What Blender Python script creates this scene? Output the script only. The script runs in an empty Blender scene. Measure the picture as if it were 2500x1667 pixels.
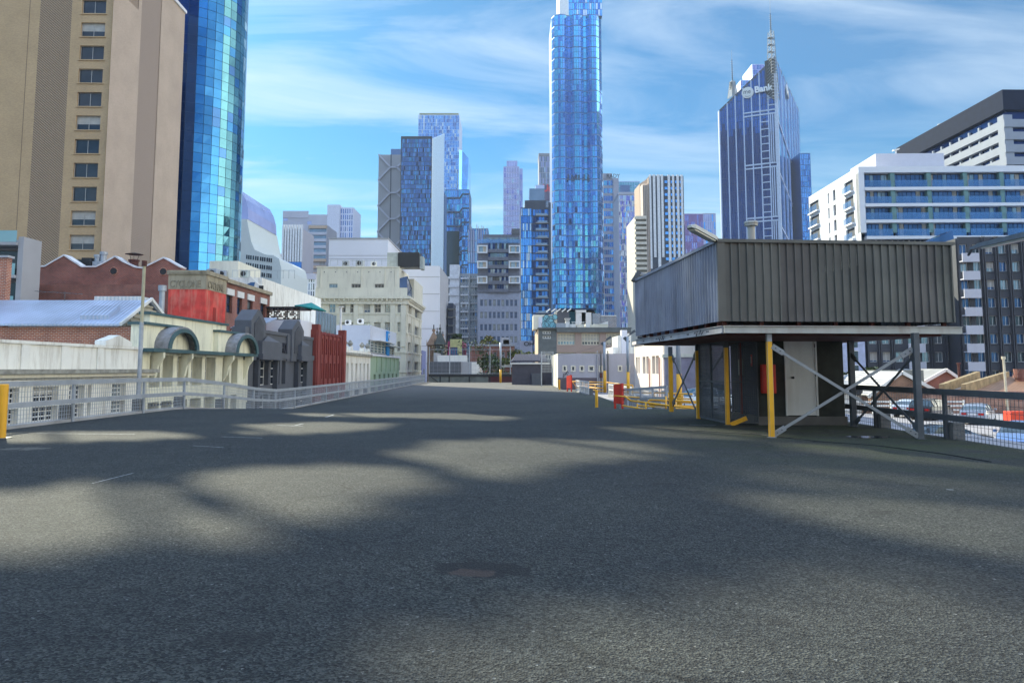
import bpy, bmesh, math, random
from mathutils import Vector, Matrix
R = math.radians
rng = random.Random(7)
C = bpy.context.scene.collection
# ---------------------------------------------------------------- camera, sky, sun, exposure
F = 1800.0; PV = 738.0; PITCH = math.atan(0.09); EYE = 1.45
cam_d = bpy.data.cameras.new('camera'); cam = bpy.data.objects.new('camera', cam_d); C.objects.link(cam)
cam.location = (0, 0, EYE); cam.rotation_euler = (math.pi/2 + PITCH, 0, 0)
cam_d.sensor_fit = 'HORIZONTAL'; cam_d.sensor_width = 36; cam_d.lens = 36*F/2500
cam_d.shift_y = -(833.5-PV)/2500; cam_d.clip_start = 0.1; cam_d.clip_end = 8000
bpy.context.scene.camera = cam
SUN_AZ = R(35.5); SUN_EL = R(32)
SV = Vector((-math.sin(SUN_AZ)*math.cos(SUN_EL), math.cos(SUN_AZ)*math.cos(SUN_EL), math.sin(SUN_EL)))
w = bpy.data.worlds.new('World'); bpy.context.scene.world = w; w.use_nodes = True
nt = w.node_tree; nt.nodes.clear()
def N(nt, t, **k):
    n = nt.nodes.new(t)
    for a, b in k.items():
        if a.startswith('i_'):
            n.inputs[a[2:].replace('_', ' ')].default_value = b
        else: setattr(n, a, b)
    return n
def ramp(nt, stops, src):
    r = N(nt, 'ShaderNodeValToRGB'); e = r.color_ramp.elements
    e[0].position, e[0].color = stops[0][0], (*stops[0][1], 1)
    e[1].position, e[1].color = stops[1][0], (*stops[1][1], 1)
    for p, c in stops[2:]:
        q = e.new(p); q.color = (*c, 1)
    nt.links.new(src, r.inputs[0]); return r.outputs[0]
def mixc(nt, fac, a, b, mode='MIX'):
    m = N(nt, 'ShaderNodeMix', data_type='RGBA', blend_type=mode)
    for i, x in ((0, fac), (6, a), (7, b)):
        if hasattr(x, 'links'): nt.links.new(x, m.inputs[i])
        elif i == 0: m.inputs[0].default_value = x
        else: m.inputs[i].default_value = (*x, 1)
    return m.outputs[2]
sky = N(nt, 'ShaderNodeTexSky', sky_type='NISHITA', sun_disc=False, sun_elevation=SUN_EL, sun_rotation=-SUN_AZ, altitude=20, air_density=1.0, dust_density=0.4, ozone_density=2.0)
tc = N(nt, 'ShaderNodeTexCoord')
sp = N(nt, 'ShaderNodeSeparateXYZ'); nt.links.new(tc.outputs['Generated'], sp.inputs[0])
# clouds lie on a flat layer: direction divided by height
mx = N(nt, 'ShaderNodeMath', operation='MAXIMUM'); nt.links.new(sp.outputs[2], mx.inputs[0]); mx.inputs[1].default_value = 0.0
ad = N(nt, 'ShaderNodeMath', operation='ADD'); nt.links.new(mx.outputs[0], ad.inputs[0]); ad.inputs[1].default_value = 0.10
dx = N(nt, 'ShaderNodeMath', operation='DIVIDE'); nt.links.new(sp.outputs[0], dx.inputs[0]); nt.links.new(ad.outputs[0], dx.inputs[1])
dy = N(nt, 'ShaderNodeMath', operation='DIVIDE'); nt.links.new(sp.outputs[1], dy.inputs[0]); nt.links.new(ad.outputs[0], dy.inputs[1])
cb = N(nt, 'ShaderNodeCombineXYZ'); nt.links.new(dx.outputs[0], cb.inputs[0]); nt.links.new(dy.outputs[0], cb.inputs[1])
mp = N(nt, 'ShaderNodeMapping'); nt.links.new(cb.outputs[0], mp.inputs[0]); mp.inputs['Rotation'].default_value = (0, 0, R(24)); mp.inputs['Scale'].default_value = (0.5, 1.5, 1); mp.inputs['Location'].default_value = (1.7, 0.4, 0)
n1 = N(nt, 'ShaderNodeTexNoise'); n1.inputs['Scale'].default_value = 1.5; n1.inputs['Detail'].default_value = 13; n1.inputs['Roughness'].default_value = 0.56; n1.inputs['Distortion'].default_value = 0.9
nt.links.new(mp.outputs[0], n1.inputs[0])
cl = ramp(nt, [(0.42, (0, 0, 0)), (0.66, (1, 1, 1))], n1.outputs[0])
n2 = N(nt, 'ShaderNodeTexNoise'); n2.inputs['Scale'].default_value = 0.5; n2.inputs['Detail'].default_value = 3; nt.links.new(mp.outputs[0], n2.inputs[0])
c2 = ramp(nt, [(0.38, (0.25, 0.25, 0.25)), (0.62, (1, 1, 1))], n2.outputs[0])
clf = mixc(nt, 1.0, cl, c2, 'MULTIPLY')
cmul = N(nt, 'ShaderNodeMath', operation='MULTIPLY'); nt.links.new(clf, cmul.inputs[0]); cmul.inputs[1].default_value = 0.74
# paler towards the horizon
hz = ramp(nt, [(0.0, (0.75, 0.75, 0.75)), (0.30, (0, 0, 0))], sp.outputs[2])
tint = mixc(nt, 1.0, sky.outputs[0], (0.17, 0.62, 0.86), 'MULTIPLY')
pale = mixc(nt, hz, tint, (3.9, 6.3, 7.3))
withc = mixc(nt, cmul.outputs[0], pale, (6.4, 7.4, 8.4))
# bright cloud added out of view, overhead and behind, to fill the shade
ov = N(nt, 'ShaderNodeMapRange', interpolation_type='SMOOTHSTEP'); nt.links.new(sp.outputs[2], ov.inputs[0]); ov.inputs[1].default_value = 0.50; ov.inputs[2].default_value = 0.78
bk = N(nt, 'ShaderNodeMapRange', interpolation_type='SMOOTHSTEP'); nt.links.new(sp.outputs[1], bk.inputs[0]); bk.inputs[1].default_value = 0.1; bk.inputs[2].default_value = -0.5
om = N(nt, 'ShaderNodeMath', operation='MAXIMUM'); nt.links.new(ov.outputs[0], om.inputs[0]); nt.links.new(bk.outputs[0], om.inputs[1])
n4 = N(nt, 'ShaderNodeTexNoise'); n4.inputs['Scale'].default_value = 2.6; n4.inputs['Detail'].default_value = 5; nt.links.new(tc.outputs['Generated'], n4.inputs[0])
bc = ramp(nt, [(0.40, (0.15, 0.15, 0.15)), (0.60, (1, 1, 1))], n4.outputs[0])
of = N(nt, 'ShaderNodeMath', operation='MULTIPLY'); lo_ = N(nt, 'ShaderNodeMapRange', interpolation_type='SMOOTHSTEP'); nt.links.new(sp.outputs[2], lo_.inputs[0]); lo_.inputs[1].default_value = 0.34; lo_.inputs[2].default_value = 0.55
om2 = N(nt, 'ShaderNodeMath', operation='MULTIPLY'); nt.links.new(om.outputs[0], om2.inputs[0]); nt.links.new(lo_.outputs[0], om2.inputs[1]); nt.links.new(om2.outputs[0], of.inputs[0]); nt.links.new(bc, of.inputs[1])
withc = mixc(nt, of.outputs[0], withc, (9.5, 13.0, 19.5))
# warm bright sky added out of view on the right to light the left facades
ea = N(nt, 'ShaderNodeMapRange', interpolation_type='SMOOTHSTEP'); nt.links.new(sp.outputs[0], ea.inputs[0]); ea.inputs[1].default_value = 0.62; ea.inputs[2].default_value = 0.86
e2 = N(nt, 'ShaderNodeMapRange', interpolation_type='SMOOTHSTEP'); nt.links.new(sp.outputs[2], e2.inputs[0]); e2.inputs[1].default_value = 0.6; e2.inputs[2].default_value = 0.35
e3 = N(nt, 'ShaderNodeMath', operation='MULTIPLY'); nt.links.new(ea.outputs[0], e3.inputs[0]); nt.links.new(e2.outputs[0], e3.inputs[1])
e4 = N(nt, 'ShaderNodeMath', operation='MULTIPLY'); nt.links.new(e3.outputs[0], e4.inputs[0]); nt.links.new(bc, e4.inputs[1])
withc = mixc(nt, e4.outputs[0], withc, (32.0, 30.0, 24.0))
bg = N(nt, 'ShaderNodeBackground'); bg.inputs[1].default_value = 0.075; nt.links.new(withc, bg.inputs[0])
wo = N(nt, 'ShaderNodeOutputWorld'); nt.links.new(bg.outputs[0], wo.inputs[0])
sd = bpy.data.lights.new('sun', 'SUN'); sd.energy = 5.0; sd.angle = R(0.3); sd.color = (1.0, 0.95, 0.72)
so = bpy.data.objects.new('sun', sd); C.objects.link(so); so.rotation_euler = SV.to_track_quat('Z', 'Y').to_euler()
vs = bpy.context.scene.view_settings; vs.view_transform = 'Standard'; vs.look = 'None'; vs.exposure = 1.0; vs.gamma = 1; vs.use_curve_mapping = False
cy = bpy.context.scene.cycles
cy.max_bounces = 6; cy.diffuse_bounces = 3; cy.glossy_bounces = 3; cy.transmission_bounces = 4; cy.transparent_max_bounces = 8

# ---------------------------------------------------------------- photo geometry: pixel (2500x1667) and depth -> point
def KT(u, v):
    a = (u-1250)/F; b = (PV-v)/F; y = math.cos(PITCH)-b*math.sin(PITCH)
    return a/y, (math.sin(PITCH)+b*math.cos(PITCH))/y
def P(u, v, Y):
    k, t = KT(u, v); return Vector((k*Y, Y, EYE+t*Y))
def PX(u, v, X):                       # point on the ray whose world X is X
    k, t = KT(u, v); Y = X/k; return Vector((X, Y, EYE+t*Y))
def PG(u, v, z=0.0):                   # point on the ray at height z
    k, t = KT(u, v); Y = (z-EYE)/t; return Vector((k*Y, Y, z))

# ---------------------------------------------------------------- materials
MATS = {}
def newmat(name):
    m = bpy.data.materials.new(name); m.use_nodes = True
    nt = m.node_tree; b = nt.nodes['Principled BSDF']; return m, nt, b
def surf(name, col, rough=0.7, metal=0.0, var=0.15, scale=1.5, bump=0.0, stain=None, stain_amt=0.5, spec=0.5):
    if name in MATS: return MATS[name]
    m, nt, b = newmat(name)
    b.inputs['Roughness'].default_value = rough; b.inputs['Metallic'].default_value = metal
    b.inputs['Specular IOR Level'].default_value = spec
    tc = N(nt, 'ShaderNodeTexCoord')
    n = N(nt, 'ShaderNodeTexNoise'); n.inputs['Scale'].default_value = scale; n.inputs['Detail'].default_value = 6; nt.links.new(tc.outputs['Object'], n.inputs[0])
    lo = tuple(max(0, c*(1-var)) for c in col); hi = tuple(min(1, c*(1+var)) for c in col)
    c = ramp(nt, [(0.3, lo), (0.7, hi)], n.outputs[0])
    if stain:
        mp = N(nt, 'ShaderNodeMapping'); mp.inputs['Scale'].default_value = (1.3, 1.3, 0.22); nt.links.new(tc.outputs['Object'], mp.inputs[0])
        s = N(nt, 'ShaderNodeTexNoise'); s.inputs['Scale'].default_value = 1.6; s.inputs['Detail'].default_value = 8; s.inputs['Roughness'].default_value = 0.65; nt.links.new(mp.outputs[0], s.inputs[0])
        f = ramp(nt, [(0.5, (0, 0, 0)), (0.72, (stain_amt,)*3)], s.outputs[0])
        c = mixc(nt, f, c, stain)
    nt.links.new(c, b.inputs['Base Color'])
    if bump:
        n3 = N(nt, 'ShaderNodeTexNoise'); n3.inputs['Scale'].default_value = scale*14; n3.inputs['Detail'].default_value = 4; nt.links.new(tc.outputs['Object'], n3.inputs[0])
        bp = N(nt, 'ShaderNodeBump'); bp.inputs['Strength'].default_value = bump; bp.inputs['Distance'].default_value = 0.02; nt.links.new(n3.outputs[0], bp.inputs['Height']); nt.links.new(bp.outputs[0], b.inputs['Normal'])
    MATS[name] = m; return m
def wallcoord(nt):                      # u along the wall, v up, in metres
    tc = N(nt, 'ShaderNodeTexCoord'); s = N(nt, 'ShaderNodeSeparateXYZ'); nt.links.new(tc.outputs['Object'], s.inputs[0])
    a = N(nt, 'ShaderNodeMath', operation='ADD'); nt.links.new(s.outputs[0], a.inputs[0]); nt.links.new(s.outputs[1], a.inputs[1])
    c = N(nt, 'ShaderNodeCombineXYZ'); nt.links.new(a.outputs[0], c.inputs[0]); nt.links.new(s.outputs[2], c.inputs[1])
    return tc, c
def brick(name, col, col2, mortar, bw=0.24, bh=0.086, msize=0.012, rot=0.0, soft=False, big=1.0):
    if name in MATS: return MATS[name]
    m, nt, b = newmat(name); b.inputs['Roughness'].default_value = 0.85
    tc, c = wallcoord(nt); src = c.outputs[0]
    if rot:
        mp = N(nt, 'ShaderNodeMapping'); mp.inputs['Rotation'].default_value = (0, 0, rot); nt.links.new(src, mp.inputs[0]); src = mp.outputs[0]
    t = N(nt, 'ShaderNodeTexBrick'); nt.links.new(src, t.inputs[0]); t.inputs['Scale'].default_value = 1.0
    t.inputs['Color1'].default_value = (*col, 1); t.inputs['Color2'].default_value = (*col2, 1); t.inputs['Mortar'].default_value = (*mortar, 1)
    t.inputs['Mortar Size'].default_value = msize*big; t.inputs['Brick Width'].default_value = bw*big; t.inputs['Row Height'].default_value = bh*big
    n = N(nt, 'ShaderNodeTexNoise'); n.inputs['Scale'].default_value = 0.25 if soft else 0.6; n.inputs['Detail'].default_value = 6; nt.links.new(tc.outputs['Object'], n.inputs[0])
    f = ramp(nt, [(0.3, (0.9, 0.89, 0.88) if soft else (0.62, 0.6, 0.6)), (0.7, (1.06, 1.05, 1.04) if soft else (1.15, 1.12, 1.1))], n.outputs[0])
    nt.links.new(mixc(nt, 1.0, t.outputs[0], f, 'MULTIPLY'), b.inputs['Base Color'])
    bp = N(nt, 'ShaderNodeBump'); bp.inputs['Strength'].default_value = 0.4; bp.inputs['Distance'].default_value = 0.01; bp.invert = True
    nt.links.new(t.outputs['Fac'], bp.inputs['Height']); nt.links.new(bp.outputs[0], b.inputs['Normal'])
    MATS[name] = m; return m
def glass(name, col, metal=0.7, rough=0.06, var=0.12, scale=0.15, spec=0.6):
    if name in MATS: return MATS[name]
    m, nt, b = newmat(name)
    b.inputs['Roughness'].default_value = rough; b.inputs['Metallic'].default_value = metal; b.inputs['Specular IOR Level'].default_value = spec
    tc = N(nt, 'ShaderNodeTexCoord'); n = N(nt, 'ShaderNodeTexNoise'); n.inputs['Scale'].default_value = scale; n.inputs['Detail'].default_value = 3; nt.links.new(tc.outputs['Object'], n.inputs[0])
    c = ramp(nt, [(0.35, tuple(x*(1-var) for x in col)), (0.65, tuple(min(1, x*(1+var)) for x in col))], n.outputs[0])
    nt.links.new(c, b.inputs['Base Color'])
    n3 = N(nt, 'ShaderNodeTexNoise'); n3.inputs['Scale'].default_value = 0.5; nt.links.new(tc.outputs['Object'], n3.inputs[0])
    bp = N(nt, 'ShaderNodeBump'); bp.inputs['Strength'].default_value = 0.12; bp.inputs['Distance'].default_value = 0.05; nt.links.new(n3.outputs[0], bp.inputs['Height']); nt.links.new(bp.outputs[0], b.inputs['Normal'])
    MATS[name] = m; return m

# ---------------------------------------------------------------- mesh building
def tag(o, label=None, cat=None, group=None, kind=None):
    if label: o['label'] = label
    if cat: o['category'] = cat
    if group: o['group'] = group
    if kind: o['kind'] = kind
    return o
def empty(name, loc, rz=0, label=None, cat=None, group=None):
    o = bpy.data.objects.new(name, None); C.objects.link(o); o.location = loc; o.rotation_euler = (0, 0, rz); o.empty_display_size = 0.5
    return tag(o, label, cat, group)
class MB:
    def __init__(s): s.v = []; s.f = []; s.m = []; s.mats = []
    def mi(s, mat):
        if mat not in s.mats: s.mats.append(mat)
        return s.mats.index(mat)
    def poly(s, pts, mat):
        i = len(s.v); s.v += [tuple(p) for p in pts]; s.f.append(tuple(range(i, i+len(pts)))); s.m.append(s.mi(mat))
    def box(s, x0, y0, z0, x1, y1, z1, mat):
        if x1 < x0: x0, x1 = x1, x0
        if y1 < y0: y0, y1 = y1, y0
        if z1 < z0: z0, z1 = z1, z0
        i = len(s.v); k = s.mi(mat)
        s.v += [(x0,y0,z0),(x1,y0,z0),(x1,y1,z0),(x0,y1,z0),(x0,y0,z1),(x1,y0,z1),(x1,y1,z1),(x0,y1,z1)]
        s.f += [(i+a,i+b,i+c,i+d) for a,b,c,d in ((0,3,2,1),(4,5,6,7),(0,1,5,4),(1,2,6,5),(2,3,7,6),(3,0,4,7))]; s.m += [k]*6
    def prism(s, pts, h, mat, caps=True):          # pts: 3d polygon, h: extrusion vector
        h = Vector(h); n = len(pts); i = len(s.v); k = s.mi(mat)
        s.v += [tuple(p) for p in pts]+[tuple(Vector(p)+h) for p in pts]
        if caps: s.f += [tuple(range(i+n-1, i-1, -1)), tuple(range(i+n, i+2*n))]; s.m += [k, k]
        for j in range(n):
            a, b = j, (j+1) % n; s.f.append((i+a, i+b, i+n+b, i+n+a)); s.m.append(k)
    def beam(s, p, q, w, h, mat, up=(0,0,1)):
        p = Vector(p); q = Vector(q); d = (q-p).normalized(); upv = Vector(up)
        if abs(d.dot(upv)) > 0.98: upv = Vector((0,1,0))
        x = d.cross(upv).normalized(); z = x.cross(d).normalized()
        s.prism([p-x*w/2-z*h/2, p+x*w/2-z*h/2, p+x*w/2+z*h/2, p-x*w/2+z*h/2], q-p, mat)
    def tube(s, p, q, r, mat, n=8, r2=None):
        p = Vector(p); q = Vector(q); d = (q-p).normalized(); up = Vector((0,0,1)) if abs(d.z) < 0.95 else Vector((0,1,0))
        x = d.cross(up).normalized(); y = x.cross(d).normalized(); r2 = r if r2 is None else r2
        i = len(s.v); k = s.mi(mat)
        for c, rr in ((p, r), (q, r2)):
            for j in range(n):
                a = 2*math.pi*j/n; s.v.append(tuple(c+x*math.cos(a)*rr+y*math.sin(a)*rr))
        s.f += [tuple(range(i, i+n)), tuple(range(i+2*n-1, i+n-1, -1))]; s.m += [k, k]
        for j in range(n): s.f.append((i+j, i+n+j, i+n+(j+1) % n, i+(j+1) % n)); s.m.append(k)
    def path(s, pts, r, mat, n=6):
        for a, b in zip(pts[:-1], pts[1:]): s.tube(a, b, r, mat, n)
    def build(s, name, parent=None, smooth=False, loc=None, bevel=0):
        me = bpy.data.meshes.new(name); me.from_pydata(s.v, [], s.f)
        for m in s.mats: me.materials.append(m)
        me.polygons.foreach_set('material_index', s.m)
        bm = bmesh.new(); bm.from_mesh(me); bmesh.ops.recalc_face_normals(bm, faces=bm.faces) if s.recalc else None
        if bevel: bmesh.ops.bevel(bm, geom=list(bm.edges), offset=bevel, segments=1, affect='EDGES', clamp_overlap=True)
        bm.to_mesh(me); bm.free()
        if smooth: me.polygons.foreach_set('use_smooth', [True]*len(me.polygons))
        o = bpy.data.objects.new(name, me); C.objects.link(o); o.parent = parent
        if loc: o.location = loc
        return o
    recalc = True
def text_mesh(name, body, size, mat, parent, loc, rot, depth=0.02, bold=0.0, sx=1.0, align='LEFT'):
    cu = bpy.data.curves.new(name, 'FONT'); cu.body = body; cu.size = size; cu.extrude = depth; cu.offset = bold; cu.align_x = align
    t = bpy.data.objects.new('tmp', cu); C.objects.link(t)
    me = bpy.data.meshes.new_from_object(t.evaluated_get(bpy.context.evaluated_depsgraph_get()))
    bpy.data.objects.remove(t); me.materials.clear(); me.materials.append(mat)
    o = bpy.data.objects.new(name, me); C.objects.link(o); o.parent = parent; o.location = loc; o.rotation_euler = rot; o.scale = (sx, 1, 1)
    return o

GROUND = -13.0
class Bld:
    """A building: an Empty at its front-left base corner; x along the front, y into the depth, z up."""
    def __init__(s, name, label, u0, u1, vt, Y, D, a=0.0, cat='building', group=None, vref=None, base=GROUND, vleft=None):
        s.a = R(a); s.ca, s.sa = math.cos(s.a), math.sin(s.a); vr = vref if vref is not None else vt
        k, t = KT(u0, vr); s.X0, s.Y0 = k*Y, Y; s.base = base
        s.root = empty(name, (s.X0, s.Y0, base), s.a, label, cat, group)
        s.D = D; s.w = s.x(u1, vr); s.h = s.z(vt, s.w if vleft is None else 0, 0); s.nwin = 0; s.stuff = {}
    def x(s, u, v=760): k, _ = KT(u, v); return (k*s.Y0-s.X0)/(s.ca-k*s.sa)
    def yr(s, u, v=760, x=None):
        x = s.w if x is None else x; k, _ = KT(u, v); Xr, Yr = s.X0+x*s.ca, s.Y0+x*s.sa; return (Xr-k*Yr)/(s.sa+k*s.ca)
    def z(s, v, x=0, y=0):
        _, t = KT(1250, v); return EYE+t*(s.Y0+x*s.sa+y*s.ca)-s.base
    def xa(s, u, v, y):                 # local x of the pixel on the plane y metres behind the front
        k, _ = KT(u, v); Y = (y+s.Y0*s.ca-s.X0*s.sa)/(s.ca-k*s.sa); return (k*Y-s.X0)*s.ca+(Y-s.Y0)*s.sa
    FR = {'F': (Vector((1,0,0)), 0.0), 'R': (Vector((0,1,0)), math.pi/2), 'L': (Vector((0,-1,0)), -math.pi/2), 'B': (Vector((-1,0,0)), math.pi)}
    def org(s, side):
        return {'F': Vector((0,0,0)), 'R': Vector((s.w,0,0)), 'L': Vector((0,s.D,0)), 'B': Vector((s.w, s.D, 0))}[side]
    def wall(s, mb, side, W, z0, z1, xs, zs, d, mat, off=(0,0,0), rev=None):
        """wall sheet with window holes at xs x zs and reveals d deep"""
        e, _ = s.FR[side]; n = Vector((e.y, -e.x, 0)); O = s.org(side)+Vector(off)
        pt = lambda x, z, k=0: O+e*x+Vector((0,0,z))-n*k
        xc = [0]+[c for ab in xs for c in ab]+[W]; zc = [z0]+[c for ab in zs for c in ab]+[z1]
        rm = rev or mat
        for j in range(len(zc)-1):
            if zc[j+1]-zc[j] < 1e-4: continue
            if j % 2 == 0:
                mb.poly([pt(0,zc[j]), pt(W,zc[j]), pt(W,zc[j+1]), pt(0,zc[j+1])], mat); continue
            for i in range(len(xc)-1):
                if xc[i+1]-xc[i] < 1e-4: continue
                a, b, c, q = xc[i], xc[i+1], zc[j], zc[j+1]
                if i % 2 == 0: mb.poly([pt(a,c), pt(b,c), pt(b,q), pt(a,q)], mat)
                else:
                    mb.poly([pt(a,c), pt(b,c), pt(b,c,d), pt(a,c,d)], rm); mb.poly([pt(a,q), pt(a,q,d), pt(b,q,d), pt(b,q)], rm)
                    mb.poly([pt(a,c), pt(a,c,d), pt(a,q,d), pt(a,q)], rm); mb.poly([pt(b,c), pt(b,q), pt(b,q,d), pt(b,c,d)], rm)
    def windows(s, side, xs, zs, d, st, off=(0,0,0), name='window', skip=None):
        e, rz = s.FR[side]; n = Vector((e.y, -e.x, 0)); O = s.org(side)+Vector(off)
        for (z0, z1) in zs:
            for (x0, x1) in xs:
                if skip and skip(x0, z0): continue
                loc = O+e*x0+Vector((0,0,z0))-n*(d-0.02)
                if s.nwin < 98:
                    me = winmesh(round(x1-x0, 2), round(z1-z0, 2), st)
                    o = bpy.data.objects.new(name, me); C.objects.link(o); o.parent = s.root; o.location = loc; o.rotation_euler = (0,0,rz)
                else:
                    key = st; mb = s.stuff.setdefault('w', MB()); q = MB(); winparts(q, x1-x0, z1-z0, st)
                    M = Matrix.Translation(loc) @ Matrix.Rotation(rz, 4, 'Z'); i = len(mb.v)
                    mb.v += [tuple(M @ Vector(p)) for p in q.v]; mb.f += [tuple(i+a for a in f) for f in q.f]; mb.m += [mb.mi(q.mats[k]) for k in q.m]
                s.nwin += 1
    def hull(s, mat, inset, name=None, z1=None, roof=None, cap=0.0, z0=0, mb=None):
        """inner body closing the building behind the windows"""
        m = mb or MB(); z1 = s.h if z1 is None else z1; i = inset
        m.box(i, i, z0, s.w-i, s.D-i, z1-0.05, roof or mat)
        if cap: m.box(-cap, -cap, z1-0.04, s.w+cap, s.D+cap, z1+cap*1.5, mat)
        if mb is None: m.build(name or 'core', s.root)
    def done(s):
        if 'w' in s.stuff:
            o = s.stuff['w'].build('window', s.root); o['kind'] = 'stuff'
    def curtain(s, mb, side, x0, x1, z0, z1, nx, nz, mats, wts, gap=0.12, tilt=0.004, pr=0.06, gapz=None, fn=None, off=(0,0,0)):
        e, _ = s.FR[side]; n = Vector((e.y, -e.x, 0)); O = s.org(side)+Vector(off); gz = gap if gapz is None else gapz
        dx = (x1-x0)/nx; dz = (z1-z0)/nz
        for j in range(nz):
            for i in range(nx):
                m = fn(i, j) if fn else rng.choices(mats, wts)[0]
                if m is None: continue
                a, b, c, q = x0+i*dx+gap/2, x0+(i+1)*dx-gap/2, z0+j*dz+gz/2, z0+(j+1)*dz-gz/2
                tx, tz = rng.gauss(0, tilt)*dx, rng.gauss(0, tilt)*dz
                p = lambda x, z, k: O+e*x+Vector((0,0,z))+n*(pr+k)
                mb.poly([p(a,c,-tx-tz), p(b,c,tx-tz), p(b,q,tx+tz), p(a,q,-tx+tz)], m)
WIN = {}
def winparts(m, w, h, st):
    fr, gl, nx, nz, fw = st['frame'], rng.choice(st['glass']), st.get('nx', 1), st.get('nz', 1), st.get('fw', 0.06)
    m.poly([(0,0,0),(w,0,0),(w,0,h),(0,0,h)], gl)
    if st.get('blind') and rng.random() < st.get('pb', 0.3):
        k = h*rng.uniform(0.3, 0.95); m.poly([(0,-0.012,h-k),(w,-0.012,h-k),(w,-0.012,h),(0,-0.012,h)], st['blind'])
    t = 0.05
    if fw:
        for a, b, c, q in ((0,w,0,fw),(0,w,h-fw,h),(0,fw,fw,h-fw),(w-fw,w,fw,h-fw)): m.box(a,-t,c,b,-0.02,q,fr)
        for i in range(1, nx): m.box(w*i/nx-fw/2,-t+.004,fw,w*i/nx+fw/2,-0.016,h-fw,fr)
        for i in range(1, nz): m.box(fw,-t+.008,h*i/nz-fw/2,w-fw,-0.014,h*i/nz+fw/2,fr)
def winmesh(w, h, st):
    k = (w, h, id(st), rng.randrange(4))
    if k not in WIN:
        m = MB(); winparts(m, w, h, st); o = m.build('window'); WIN[k] = o.data; bpy.data.objects.remove(o)
    return WIN[k]
def rng_iv(a, b, n, frac):             # n intervals between a and b, each filling frac of its pitch
    d = (b-a)/n; return [(a+d*(i+(1-frac)/2), a+d*(i+(1+frac)/2)) for i in range(n)]
def each(name, parent, boxes, mat):
    for q in boxes:
        m = MB(); m.box(*q, mat); m.build(name, parent)
ST = "structure"; HAZE = True
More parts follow.
